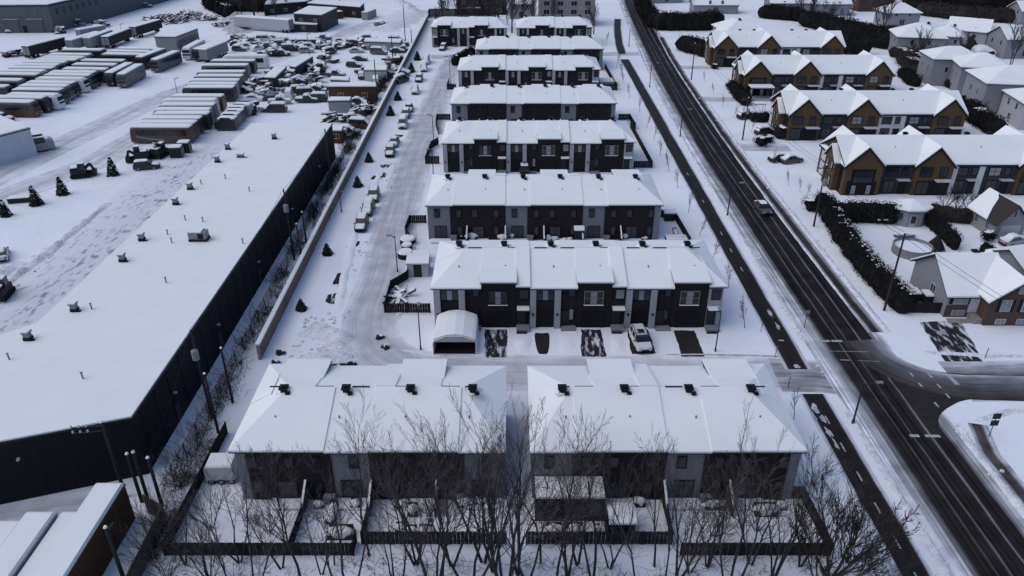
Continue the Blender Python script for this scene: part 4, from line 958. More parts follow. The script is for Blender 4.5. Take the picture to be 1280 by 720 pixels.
for nm, lbl, ct, rp, h, wl in FX:
    t, o = flat_building(nm, lbl, ct, rp, h, wl)
    if 'orange' in lbl:
        a, b = at(219, 46.5, 4.4), at(247, 36, 4.4); d = (b - a).normalized(); a = a + Vector((.25, -.1, 0)) ; rz = math.atan2(d.y, d.x); mb = MB(); d0 = (b - a).length; u0 = d0 * .1
        for i in range(7):      # illegible painted signwriting
            x = d0 * (.06 + i * .13); mb.box(x, -.06, 1.0, x + u0 * .3, -.03, 3.2); mb.box(x, -.06, [1.0, 2.8, 1.9][i % 3], x + u0, -.03, [1.35, 3.2, 2.25][i % 3]); mb.box(x + u0 * .75, -.06, 1.0 + .9 * (i % 2), x + u0, -.03, 3.2)
        part(t, 'painted_lettering', mb.mesh('painted_lettering', 'paint_bronze'), (a.x - o.x, a.y - o.y - .05, 0), rz)
    elif wl in ('metal_dark', 'vinyl_grey', 'wood_brown', 'brick_dark') and h > 2.4:
        a, b = at(*rp[0], h), at(*rp[1], h); d = b - a; rz = math.atan2(d.y, d.x); nn = max(1, int(d.length / 5))
        for i in range(nn):
            q = a + d * ((i + .5) / nn); part(t, 'window', frame_mesh(1.2, .9, 2, 1, 'trim_light'), (q.x - o.x, q.y - o.y - .03, min(h - 1.5, 1.2 + (h > 5) * 2)), rz)
a, b = at(296, 37), at(364, 42); d = b - a; c = (a + b) / 2
container((c.x, c.y + 1.5), math.atan2(d.y, d.x), d.length, 3.0, 3.2, 'vinyl_pale', 'long pale site trailer with small windows by the dark trees', 'site trailer', 'site_trailer', True)
a, b = at(411, 26), at(426, 21); c = (a + b) / 2; container((c.x, c.y), R(35), 6, 2.4, 2.4, 'wood_brown', 'brown crate-like bin beside the two-storey shed', 'bin', 'skip_bin')
a, b = at(452, 27), at(471, 19); c = (a + b) / 2; container((c.x, c.y), heading(a, b), 8, 2.5, 2.6, 'vinyl_grey', 'grey container standing alone on the open snow at the top', 'container')

# heaps of scrap, logs and machines
def debris(pos, sx, sy, h, label, cat='scrap heap', seed=0, name='scrap_heap', wood=False):
    r = random.Random(seed); a = MB(); s = MB(); t = thing(name, label, cat, (pos[0], pos[1], 0))
    n = int(10 + sx * sy * 1.2)
    for i in range(n):
        x, y = r.gauss(0, .33) * sx, r.gauss(0, .33) * sy; k = max(0, 1 - (x / sx) ** 2 - (y / sy) ** 2); z = r.random() * h * k
        T = Matrix.Translation((x, y, z)) @ Matrix.Rotation(r.random() * 6.28, 4, 'Z') @ Matrix.Rotation(r.uniform(-.5, .5), 4, 'X')
        w, l, q = (r.uniform(.15, .3), r.uniform(1.5, 3.5), .25) if wood else (r.uniform(.3, 1.0), r.uniform(.5, 1.8), r.uniform(.3, .8))
        a.box(-w, -l / 2, 0, w, l / 2, q, r.randrange(3), T)
        if r.random() < .75: s.box(-w * .95, -l / 2 + .03, q, w * .95, l / 2 - .03, q + .14, 0, T)
    part(t, 'scrap', a.mesh('scrap', ['metal_dark', 'wood_brown', 'metal_grey'] if not wood else ['bark_brown', 'wood_brown', 'bark']))
    part(t, 'snow_cover', s.mesh('snow_cover', 'snow_roof')); return t
for i, (px, py, sx, sy, h, lbl, w) in enumerate([(365, 112, 5, 3.5, 2.5, 'dark heap of machine parts left of the brown shed, larger of two', 0), (385, 118, 5, 3, 2.2, 'dark machinery pile right below the larger heap', 0), (325, 112, 5, 4, 2.6, 'grey snow-dusted mound beside the far coaches', 0),
    (395, 103, 4, 3, 2, 'tangle of dark parts left of the low grey cabin', 0), (345, 96, 4, 3, 2, 'scrap piled against the small open shed', 0), (210, 27, 12, 7, 2.2, 'long pile of logs and branches under snow behind the bus yard', 1), (237, 22, 9, 6, 2, 'second brush pile right of the long log pile', 1),
    (410, 77, 4, 3, 2, 'crane-like scrap right of the diagonal shed', 0), (450, 120, 4, 2, 1.8, 'junk strewn between the brown shed and the fence', 0), (412, 152, 2.5, 2, 2.2, 'brown timber stack just past the warehouse roof', 1), (432, 152, 3, 2, 1.6, 'odds and ends under snow beside the timber stack', 0),
    (300, 52, 6, 3, 1.6, 'low line of scrap at the left end of the back line', 0), (440, 58, 5, 3, 1.6, 'scrap between the back line and the pale low shed', 0), (285, 33, 8, 3, 1.3, 'flat pile of pallets left of the pale site trailer', 1), (260, 25, 8, 3, 1.4, 'stack of long beams near the dark trees', 1),
    (505, 62, 2.5, 3, 1.8, 'brush heap at the chain link fence, far end', 1), (488, 96, 2, 3, 2, 'brush and scrap at the fence beside the cabins', 1), (20, 70, 6, 3, 1.5, 'scrap line at the left edge behind the rear coaches', 0), (48, 66, 5, 2, 1.5, 'short scrap line left of the low grey trailer', 0),
    (75, 42, 2.5, 2, 1.6, 'dark skip at the corner of the factory', 0), (95, 33, 4, 2.5, 3, 'stack of pipes and frames against the factory wall', 0), (125, 34, 4, 2.5, 2, 'snowy equipment by the right end of the factory', 0), (476, 33, 3, 2, 1.2, 'dark frame on open snow near the tall pole', 0), (530, 92, .1, .1, .1, '', 0)]):
    if not lbl: continue
    c = at(px, py); debris(c, sx, sy, h, lbl, 'log pile' if w else 'scrap heap', 100 + i, 'log_pile' if w else 'scrap_heap', bool(w))
# parked machines in the left lot (excavator-like, with booms)
def machine(pos, rz, label, canopy=False, bucket=True):
    t = thing('excavator', label, 'excavator', (pos[0], pos[1], 0), rz)
    for s in (-1, 1): part(t, 'track', cached('trk', lambda: MB().box(-1.5, -.25, .15, 1.5, .25, .8).tube((-1.5, -.25, .475), (-1.5, .25, .475), .33, n=8).tube((1.5, -.25, .475), (1.5, .25, .475), .33, n=8).mesh('track', 'tyre')), (0, s * .95, 0))
    part(t, 'body', cached('mbod', lambda: MB().box(-1.6, -1.1, .85, .9, 1.1, 1.7).box(-1.5, -.9, 1.7, -.3, .9, 2.0).mesh('body', 'metal_dark')))
    part(t, 'cab', cached('mcab', lambda: MB().box(-.2, -1.05, 1.7, .9, -.1, 2.75).mesh('cab', 'glass')))
    part(t, 'boom', cached('mboom', lambda: MB().tube((.6, .3, 1.4), (1.7, .3, 2.3), .3, .26, 5).tube((1.7, .3, 2.3), (2.2, .3, 1.0), .26, .22, 5).box(1.7, -.6, .2, 2.5, 1.1, 1.1).mesh('boom', 'metal_dark')))
    part(t, 'snow_cover', cached('msn', lambda: MB().box(-1.45, -.85, 2.0, -.35, .85, 2.14).box(-.2, -1.0, 2.75, .88, -.15, 2.88).mesh('snow_cover', 'snow_roof')))
for px, py, rz, lbl in ((103, 221, 20, 'dark loader under snow between two small spruces in the left lot'), (176, 201, 200, 'dark machine with a canopy beside the black SUV'), (2, 372, 100, 'dark brown machine cut off by the left edge beside the lot'), (200, 196, 80, 'upright dark machine left of the two bins')):
    c = at(px, py); machine(c, R(rz), lbl)
for px, py, lbl in ((222, 196, 'left of two dark bins at the end of the coach row'), (232, 190, 'right, taller of two dark bins at the end of the coach row')):
    c = at(px, py); container((c.x, c.y), R(5), 2.2, 1.8, 2.0, 'metal_dark', lbl, 'bin', 'waste_bin')
c = at(27, 252); container((c.x, c.y), R(12), 3.6, 1.6, .8, 'metal_dark', 'low flat trailer frame lying between spruces in the left lot', 'trailer', 'flat_trailer', snow=.12)
c = at(52, 188); bus((c.x, c.y), R(35), 'silver', 'pale truck standing beside the white-walled workshop', L_=5, H_=2.4, cat='truck', name='box_truck')

# ================================================================== POLES, LAMPS, WIRES
def h_at(base, toppy):
    b = at(*base); v = (toppy - 360) / FPX; t = b.y / (CP - v * SP); return CH - t * (SP + v * CP)
def utility_pole(bx, by, ty, label, transformer=False, arms=1, r=.16, hh=None, armrz=0):
    b = at(bx, by); h = hh or h_at((bx, by), ty); t = thing('utility_pole', label, 'utility pole', (b.x, b.y, 0), 0)
    part(t, 'pole', MB().tube((0, 0, 0), (0, 0, h), r, r * .65, 8).mesh('pole', 'bark'))
    for i in range(arms):
        a = part(t, 'crossarm', MB().box(-1.2, -.07, -.06, 1.2, .07, .06).mesh('crossarm', 'bark'), (0, -.12, h - .5 - i * 1.1), armrz)
        for s in (-1.1, -.5, .5, 1.1): part(a, 'insulator', cached('ins', lambda: MB().tube((0, 0, .06), (0, 0, .26), .06, .04, 6).mesh('insulator', 'metal_grey')), (s, 0, 0))
    if transformer: part(t, 'transformer', cached('trf', lambda: MB().tube((0, 0, 0), (0, 0, 1.0), .34, .34, 10).tube((0, 0, 1.0), (0, 0, 1.12), .3, .1, 10).mesh('transformer', 'metal_grey')), (.1, -.5, h - 3.2))
    part(t, 'snow_cap', MB().tube((0, 0, h), (0, 0, h + .12), r * .9, r * .5, 6).mesh('snow_cap', 'snow_roof'))
    return Vector((b.x, b.y, h))
PL = []
for q in ((265, 523, 411, 'utility pole with a pale transformer in front of the black warehouse wall', True, 0), (273, 541, 467, 'leaning-looking bare pole just right of the transformer pole', False, 0), (291, 503, 435, 'thin pole by the chain link fence, right of the transformer pole', False, 0),
          (368, 325, 236, 'tall pole with a transformer halfway along the warehouse wall', True, 0), (377.5, 327.5, 280, 'shorter pole left of two beside the halfway transformer pole', False, 0), (384.5, 314, 265, 'shorter pole right of two beside the halfway transformer pole', False, 0),
          (415, 235, 161, 'tall pole near the far corner of the warehouse', False, 0), (472, 125, 74, 'pole standing at the right end of the brown shed', False, 0), (492, 85, 44, 'pole among the cars beside the snow-covered cabin', False, 0),
          (507, 55, 6, 'tall thick pole on the open snow left of the far noise wall', False, 0), (515, 60, 36, 'short pole right beside the tall thick pole', False, 0)):
    PL.append(utility_pole(*q[:3], q[3], q[4], q[5]))
# bottom-left cluster
PB = []
for x, y, h, lbl, ar in ((-34.9, 51.2, 8.6, 'pole with a wide crossarm of insulators before the black warehouse, bottom left', 2), (-33.2, 50.6, 5.6, 'short snow-capped pole, left of three behind the brown shed', 0), (-32.6, 50.6, 5.8, 'short snow-capped pole, middle of three behind the brown shed', 0), (-31.2, 50.1, 5.6, 'thick snow-capped pole at the fence corner, right of three', 0), (-30.6, 41.5, 6.4, 'dark pole with a bracket rising over the brown shed roof', 0)):
    t = thing('utility_pole', lbl, 'utility pole', (x, y, 0)); part(t, 'pole', MB().tube((0, 0, 0), (0, 0, h), .17, .13, 8).mesh('pole', 'bark'))
    part(t, 'snow_cap', MB().tube((0, 0, h), (0, 0, h + .15), .17, .1, 6).mesh('snow_cap', 'snow_roof'))
    for i in range(ar):
        a = part(t, 'crossarm', MB().box(-2.6, -.05, -.05, .1, .05, .05).mesh('crossarm', 'bark'), (0, 0, h - .4 - i * .55), R(8))
        for s in (-2.5, -1.9, -1.3): part(a, 'insulator', cached('ins2', lambda: MB().tube((0, 0, .05), (0, 0, .25), .10, .07, 6).mesh('insulator', 'trim_light')), (s, 0, 0))
    if x > -31 and y < 45: part(t, 'bracket', MB().box(0, -.06, h - .5, .12, .9, h - .38).mesh('bracket', 'metal_dark'))
    PB.append(Vector((x, y, h)))
PR = []
for q in ((820, 47, 11, 'utility pole beside the far hedge across the road', False, 1), (864, 100, 54, 'utility pole with a crossarm between hedge and far gabled row', False, 1), (928, 175, 122, 'utility pole beside the second gabled row', True, 1), (1017, 283, 206, 'utility pole at the corner of the long hedge', True, 1), (1105, 388, 291, 'tall utility pole with a crossarm in front of the round pool', False, 1)):
    PR.append(utility_pole(*q[:3], q[3], q[4], q[5]))
def wire(a, b, label, sag=.8, r=.025):
    mb = MB(); n = 10; pts = [a.lerp(b, i / n) - Vector((0, 0, sag * 4 * (i / n) * (1 - i / n))) for i in range(n + 1)]
    for p, q in zip(pts, pts[1:]): mb.tube(p, q, r, n=4, cap=False)
    return solo('power_line', mb.mesh('power_line', 'wire'), label, 'power line')
PRE = PR + [Vector((62, 44, 9.5))]
SPN = ['the far hedge and the far gabled row', 'the far gabled row and the second gabled row', 'the second gabled row and the corner of the long hedge', 'the long hedge and the pole before the round pool', 'the pole before the round pool and the bottom right corner']
for i in range(5):
    for j, dx in enumerate((-.5, .5)):
        o_ = Vector((dx, 0, -.25)); wire(PRE[i] + o_, PRE[i + 1] + o_, '%s overhead wire between %s' % (['left', 'right'][j], SPN[i]), 1.0)
wire(PL[0], PL[3], 'overhead wire along the warehouse between the two transformer poles'); wire(PL[3], PL[6], 'overhead wire along the warehouse from the halfway transformer pole to its far corner')
wire(PB[0] + Vector((0, 0, -.4)), PB[3] + Vector((0, 0, -.1)), 'thin wire between the crossarm pole and the fence corner pole', .5, .02)
wire(PB[3], PL[0], 'thin wire from the fence corner pole to the transformer pole', .7, .02)
def street_lamp(bx, by, ty, label, arm=1.3, rz=0, r=.08, group=None):
    b = at(bx, by); h = h_at((bx, by), ty); t = thing('street_lamp', label, 'street lamp', (b.x, b.y, 0), rz, group)
    part(t, 'pole', MB().tube((0, 0, 0), (0, 0, h), r * 1.3, r, 8).tube((0, 0, 0), (0, 0, .5), r * 2, r * 1.7, 8).mesh('pole', 'metal_dark'))
    part(t, 'arm', MB().tube((0, 0, h - .3), (arm, 0, h + .1), .05, n=5).mesh('arm', 'metal_dark'))
    part(t, 'lamp_head', MB().box(arm - .1, -.16, h + .02, arm + .6, .16, h + .17).mesh('lamp_head', 'metal_grey'))
for i, (bx, by, ty, lbl) in enumerate(((1066, 529, 479, 'road lamp beside the junction with the side road'), (909, 270, 229, 'road lamp left of the driving pickup'), (850, 171, 137, 'road lamp next to the fifth townhouse row end, beyond the path'), (812, 109, 79, 'road lamp level with the sixth townhouse row'), (786, 58, 38, 'road lamp closest to the top edge on the left kerb'))):
    street_lamp(bx, by, ty, lbl, group='lamps along the main road')
for bx, by, ty, lbl, rz in ((497, 340, 295, 'slim lamp post beside the round covered tubs on the inner street', 180), (541.7, 220, 187, 'slim lamp post before the fourth row left fence', 180), (542, 177, 144, 'slim lamp post level with the fifth townhouse row', 180), (563, 108, 71, 'slim lamp post left of the sixth townhouse row', 180), (526, 437, 385, 'lamp post at the bend of the inner street', 90), (894, 439, 391, 'lamp post at the right end of the row with the car shelter', 90),
    (222, 118, 98, 'thin lamp post in the middle of the bus yard', 0), (155, 52, 30, 'thin lamp post before the long trailers', 0), (387, 69, 42, 'thin lamp post in the back of the scrap yard', 0), (427, 337 - 72, 240, 'thin stake lamp beside the noise wall, near the parked cars', 0)):
    street_lamp(bx, by, ty, lbl, arm=.5, rz=R(rz), r=.06)
def sign(bx, by, h, label, board=(.5, .6), m='metal_grey', rz=0, n=1):
    b = at(bx, by); t = thing('road_sign', label, 'road sign', (b.x, b.y, 0), rz); part(t, 'post', MB().tube((0, 0, 0), (0, 0, h), .04, n=5).mesh('post', 'metal_dark'))
    for i in range(n): part(t, 'sign_board', MB().box(-board[0]/2, -.07, h - board[1] * (1 + i * 1.2), board[0]/2, -.04, h - board[1] * (.05 + i * 1.2)).mesh('sign_board', m))
sign(1236, 546, 3.0, 'road sign on the snowy corner at the right edge', (.8, .7), 'metal_dark', 0, 2); sign(1005, 410, 2.6, 'small sign at the left kerb before the crosswalk', (.6, .5), 'metal_grey', 0)
sign(969, 446, 1.5, 'small stake beside the path at the cross street', (.12, .2)); sign(985, 485, 1.5, 'thin stake right of the front row roof', (.12, .2)); sign(951, 415, 1.3, 'low stake near the sapling right of the shelter row', (.15, .25)); sign(1231, 448, 1.4, 'thin stake beside the patchy driveway', (.12, .2))

for i, (px, py, sx, sy, h, lbl) in enumerate([(312, 60, 7, 2, 1.6, 'jumbled scrap strip behind the last coaches'), (340, 70, 6, 2.5, 1.6, 'jumble of dark parts left of the diagonal shed'), (372, 60, 7, 2, 1.5, 'jumbled scrap in the middle of the back line'), (400, 92, 4, 3, 2.2, 'dark parts standing up right of the square cabin'), (336, 122, 4, 3, 2.0, 'second grey mound in front of the far coaches'), (312, 140, 4, 3, 1.8, 'snowy mound behind the minibuses'),
    (398, 118, 5, 3, 2.2, 'black machine heap left of the grey site cabin'), (470, 62, 6, 2.5, 1.8, 'parts piled in front of the pale low shed'), (490, 80, 4, 3, 2.0, 'parts piled right of the boxy cabin by the fence'), (458, 142, 4, 3, 2.0, 'mixed junk at the fence below the site cabin'), (425, 172, 3, 3, 2.0, 'mixed junk beside the small brown hut'), (414, 62, 5, 2, 1.4, 'low jumble at the right end of the back line'), (352, 103, 5, 3, 2.2, 'dark jumble in front of the small open shed')]):
    debris(at(px, py), sx, sy, h, lbl, 'scrap heap', 300 + i)

# ================================================================== GABLED ROWS ACROSS THE ROAD
def win(par, x, y, z, w, h, rz=0, **k): return window(par, x, y, z, w, h, rz, **k)
def gable_row(label, y0, shift=0.0, xr=93.2, style=0):
    x0 = 56.9 + shift; L = xr - x0; D = 12.0; EZ, RZ = 5.5, 8.5
    t = thing('gabled_row', label, 'townhouses', (x0, y0, 0), 0, 'gabled rows across the road')
    part(t, 'wall', MB().box(0, .6, 0, L, D - .6, EZ).mesh('wall', 'grey_clad'))
    rg = [[Vector((-.4, .2, EZ - .05)), Vector((L + .4, .2, EZ - .05)), Vector((L + .4, D / 2, RZ + .15)), Vector((-.4, D / 2, RZ + .15))],
          [Vector((L + .4, D - .2, EZ - .05)), Vector((-.4, D - .2, EZ - .05)), Vector((-.4, D / 2, RZ + .15)), Vector((L + .4, D / 2, RZ + .15))]]
    rf = part(t, 'roof', roof_solid(rg, .30).mesh('roof', 'trim_dark')); part(rf, 'roof_snow', roof_solid(rg, .22, lift=.223).mesh('roof_snow', 'snow_roof'))
    # side gable triangle under the main roof
    part(t, 'side_gable', MB().extr([(.7, EZ), (D - .7, EZ), (D / 2, RZ - .05)], 0, L, 'x').mesh('side_gable', 'orange'))
    gx = [60.0 - x0, 72.0 - x0, 89.6 - x0]; gw = 3.15
    for i, g in enumerate(gx):
        prof = [(g - gw, 0), (g + gw, 0), (g + gw, EZ - .1), (g, RZ - .15), (g - gw, EZ - .1)]
        part(t, 'gable_wall', MB().extr(prof, 0, 1.0, 'y').mesh('gable_wall', 'orange'))
        part(t, 'gable_wall', MB().extr(prof, D - 1.0, D, 'y').mesh('gable_wall', 'orange'))
        o_ = .35; rr = [[Vector((g - gw - o_, -.3, EZ - .38)), Vector((g, -.3, RZ + .05)), Vector((g, D + .3, RZ + .05)), Vector((g - gw - o_, D + .3, EZ - .38))][::-1],
              [Vector((g + gw + o_, -.3, EZ - .38)), Vector((g, -.3, RZ + .05)), Vector((g, D + .3, RZ + .05)), Vector((g + gw + o_, D + .3, EZ - .38))]]
        r1 = part(t, 'gable_roof', roof_solid(rr, .34, lift=.02).mesh('gable_roof', 'trim_dark')); part(r1, 'roof_snow', roof_solid([[Vector((p.x, p.y + (.2 if p.y < 0 else -.2), p.z)) for p in q] for q in rr], 0.20, lift=.225).mesh('roof_snow', 'snow_roof'))
        part(t, 'ground_floor_panel', MB().box(g - 2.55, -.03, 0, g + 2.55, 0, 2.65).mesh('ground_floor_panel', 'trim_dark'))
        if style == 0 and i < 1 or (style == 2 and i == 0):      # flat dark panel in place of a deep recessed bay
            part(t, 'recess_panel', MB().box(g - 2.0, -.06, 2.0, g + 2.0, -.01, 4.7).mesh('recess_panel', 'trim_dark'))
            for q in (-1.3, 1.3): win(t, g + q, -.06, .2, .8, 1.7, nx=1, gm='glass_curtain')
            win(t, g, -.08, 2.3, 3.2, 2.2, nx=4, gm='glass')
        else:
            win(t, g - 1.4, -.03, 3.5, 1.9, 1.5, nx=2, ny=2, gm='glass_curtain' if (i + style) % 2 == 0 else 'glass', fm='trim_dark')
            win(t, g + 1.55, -.02, 3.4, 1.1, 1.6, nx=2, gm='glass')
            win(t, g - 1.5, -.05, .3, 2.0, 2.2, nx=2, gm='glass')
            b = part(t, 'balcony', MB().box(g + .3, -1.1, 2.75, g + 3.0, -.0, 2.95).mesh('balcony', 'white_panel')); part(t, 'garage_door', door_mesh(2.2, 2.3, 'garage_door'), (g + 1.6, -.05, .05))
        for q in (.6, L):
            pass
    # facade between the gables
    spans = [(gx[0] + gw, gx[1] - gw, 'dark'), (gx[1] + gw, gx[2] - gw, 'mix')]
    for a, b, kd in spans:
        n = 1 if b - a < 8 else 2; w_ = (b - a) / n
        for i in range(n):
            c = a + w_ * (i + .5); lightp = kd == 'mix' and i == 0
            if lightp:
                part(t, 'pier', MB().box(c - w_ / 2, .42, 0, c - w_ / 2 + 1.0, .6, EZ - .1).mesh('pier', 'white_panel')); part(t, 'pier', MB().box(c + w_ / 2 - 1.0, .42, 0, c + w_ / 2, .6, EZ - .1).mesh('pier', 'white_panel'))
                if style == 1: part(t, 'white_facade', MB().box(c - w_ / 2 + 1.0, .47, 0, c + w_ / 2 - 1.0, .6, EZ - .1).mesh('white_facade', 'white_panel'))
            else:
                part(t, 'pier', MB().box(c - w_ / 2 + .05, .45, 0, c - w_ / 2 + .7, .6, EZ - .1).mesh('pier', 'grey_clad' if style else 'metal_dark'))
            yy = .44 if (lightp and style == 1) else .56
            win(t, c - 1.0, yy, 3.4, 1.9, 1.4, nx=2, ny=2, gm='glass_curtain' if i % 2 else 'glass', fm='trim_dark'); win(t, c + 1.2, yy, 3.5, .9, 1.3, nx=1)
            win(t, c - 1.0, yy, .3, 1.8, 2.1, nx=2, gm='glass'); part(t, 'balcony', MB().box(c + .1, -.4, 2.7, c + 2.2, .56, 2.85).mesh('balcony', 'trim_light'))
            part(t, 'door', door_mesh(1.1, 2.2, 'trim_dark', 2), (c + 1.3, yy, .1))
        part(t, 'roof_vent', vent_mesh(), ((a + b) / 2 - 1, D / 2 + .9, RZ - .1)); part(t, 'roof_vent', vent_mesh(), ((a + b) / 2 + 3, D / 2 + .9, RZ - .1)); part(t, 'vent_pipe', pipe_mesh(), ((a + b) / 2, 3.4, 7.2))
    # left end: bay with its own little gable, tall white panels
    part(t, 'end_bay', MB().extr([(2.4, 0), (7.0, 0), (7.0, 5.2), (4.7, 7.3), (2.4, 5.2)], -1.0, .0, 'x').mesh('end_bay', 'orange'))
    rr = [[Vector((-1.35, 2.1, 5.0)), Vector((1.8, 2.1, 5.0)), Vector((3.2, 4.7, 7.55)), Vector((-1.35, 4.7, 7.55))], [Vector((1.8, 7.3, 5.0)), Vector((-1.35, 7.3, 5.0)), Vector((-1.35, 4.7, 7.55)), Vector((3.2, 4.7, 7.55))]]
    r1 = part(t, 'end_roof', roof_solid(rr, .14).mesh('end_roof', 'roof_dark')); part(r1, 'roof_snow', roof_solid(rr, .24, lift=.25).mesh('roof_snow', 'snow_roof'))
    for z in (.6, 3.3):
        for q in (3.7, 5.6): win(t, -1.03, q, z, .8, 1.5, R(-90), nx=1, gm='glass_curtain')
    for z0, z1 in ((.3, 2.6), (2.9, 5.2)): part(t, 'end_panel', MB().box(-.12, 8.0, z0, -.02, 11.0, z1).mesh('end_panel', 'white_panel'))
    part(t, 'end_wall', MB().box(-.015, .62, 0, .3, D - .62, EZ - .2).mesh('end_wall', 'trim_dark'))
    return t
gable_row('nearest gabled row with orange brick gables, behind the long hedge and round pool', 123.3, .0, 106, 0)
gable_row('second gabled row with orange gables and one white facade between them', 153.3, -.4, 92.8, 1)
gable_row('third gabled row with orange gables and a snowy carport at its left end', 187.4, .2, 93.0, 2)
gable_row('farthest gabled row with orange gables, beside the tall black hedge', 219.0, .2, 93.0, 1)
# raised terrace and carport roof at the third row
t = thing('carport', 'snow-covered porch roof on posts at the left end of the third gabled row', 'porch', (58.0, 185.0, 0))
part(t, 'porch_roof', MB().box(-.4, -1.2, 2.9, 5.2, 1.8, 3.05).mesh('porch_roof', 'trim_dark')); part(t, 'roof_snow', MB().box(-.4, -1.2, 3.052, 5.2, 1.8, 3.3).mesh('roof_snow', 'snow_roof'))
for q in ((-.2, -1), (5, -1)): part(t, 'post', MB().box(q[0] - .08, q[1] - .08, 0, q[0] + .08, q[1] + .08, 2.9).mesh('post', 'trim_light'))
part(t, 'floor', MB().box(-.6, -1.6, 0, 5.4, 2.0, .35).mesh('floor', 'trim_light'))
c = at(948, 141); t = thing('small_shelter', 'small snow-topped shelter in front of the third gabled row', 'shelter', (c.x, c.y, 0))
part(t, 'shelter_roof', MB().box(-1.3, -.9, 2.1, 1.3, .9, 2.2).mesh('shelter_roof', 'trim_dark')); part(t, 'roof_snow', MB().box(-1.3, -.9, 2.202, 1.3, .9, 2.4).mesh('roof_snow', 'snow_roof'))
for q in ((-1.1, -.7), (1.1, -.7), (-1.1, .7), (1.1, .7)): part(t, 'post', MB().tube((*q, 0), (*q, 2.1), .06, n=5).mesh('post', 'trim_light'))

# ================================================================== DETACHED HOUSES
def house(label, x, y, w, d, rz, h, rise, roof, wall, wins=(), group='detached houses', rm='snow_roof', name='house', oh=.5, chim=True, front_gable=None, cat='house'):
    """local frame centred on the footprint; gable ridge runs along local x"""
    t = thing(name, label, cat, (x, y, 0), rz, group)
    W, Dp = w / 2, d / 2; k = rise / Dp
    if roof == 'gable':
        part(t, 'wall', MB().extr([(-Dp, 0), (Dp, 0), (Dp, h), (0, h + rise - .12), (-Dp, h)], -W, W, 'x').mesh('wall', wall))
        ze = h - oh * k + .02
        rg = [[Vector((-W - oh, -Dp - oh, ze)), Vector((W + oh, -Dp - oh, ze)), Vector((W + oh, 0, h + rise)), Vector((-W - oh, 0, h + rise))], [Vector((W + oh, Dp + oh, ze)), Vector((-W - oh, Dp + oh, ze)), Vector((-W - oh, 0, h + rise)), Vector((W + oh, 0, h + rise))]]
    else:
        part(t, 'wall', MB().box(-W, -Dp, 0, W, Dp, h).mesh('wall', wall))
        ze = h; hp = min(Dp + oh, W + oh)
        if w >= d: rg = hip_regions(-W - oh, W + oh, -Dp - oh, Dp + oh, ze, h + rise, hp, hp) if w > d + .5 else hip_regions(-W - oh, W + oh, -Dp - oh, Dp + oh, ze, h + rise, W + oh - .3, W + oh - .3)
        else:
            q = hip_regions(-Dp - oh, Dp + oh, -W - oh, W + oh, ze, h + rise, hp, hp); rg = [[Vector((-p[1], p[0], p[2])) for p in r] for r in q]
        rg = [[Vector(p) for p in r] for r in rg]
    rf = part(t, 'roof', roof_solid(rg, .15).mesh('roof', 'roof_dark'))
    if rm: part(rf, 'roof_snow', roof_solid(rg, .22, lift=.224).mesh('roof_snow', rm))
    if chim: part(rf, 'roof_vent', vent_mesh(), (W * .35, .3, h + rise - .25))
    for (f, p, z, ww, hh, *rest) in wins:
        nx = rest[0] if rest else 2; gm = rest[1] if len(rest) > 1 else 'glass'
        pos, rr = {'S': ((p, -Dp - .02), 0), 'N': ((p, Dp + .02), R(180)), 'E': ((W + .02, p), R(90)), 'W': ((-W - .02, p), R(-90))}[f]
        window(t, pos[0], pos[1], z, ww, hh, rr, nx=nx, gm=gm, fm='trim_light')
    return t
WS = [('W', -2, 3.6, .8, 1.3, 1), ('W', 2, 3.6, .8, 1.3, 1), ('S', -2.5, 3.6, .8, 1.3, 1), ('S', 2.2, 3.6, .8, 1.3, 1), ('W', 0, .8, 1.2, 1.3, 2), ('S', 0, .6, 1.8, 2.0, 2)]
def hpx(px, py, h=0): c = at(px, py, h); return c.x, c.y
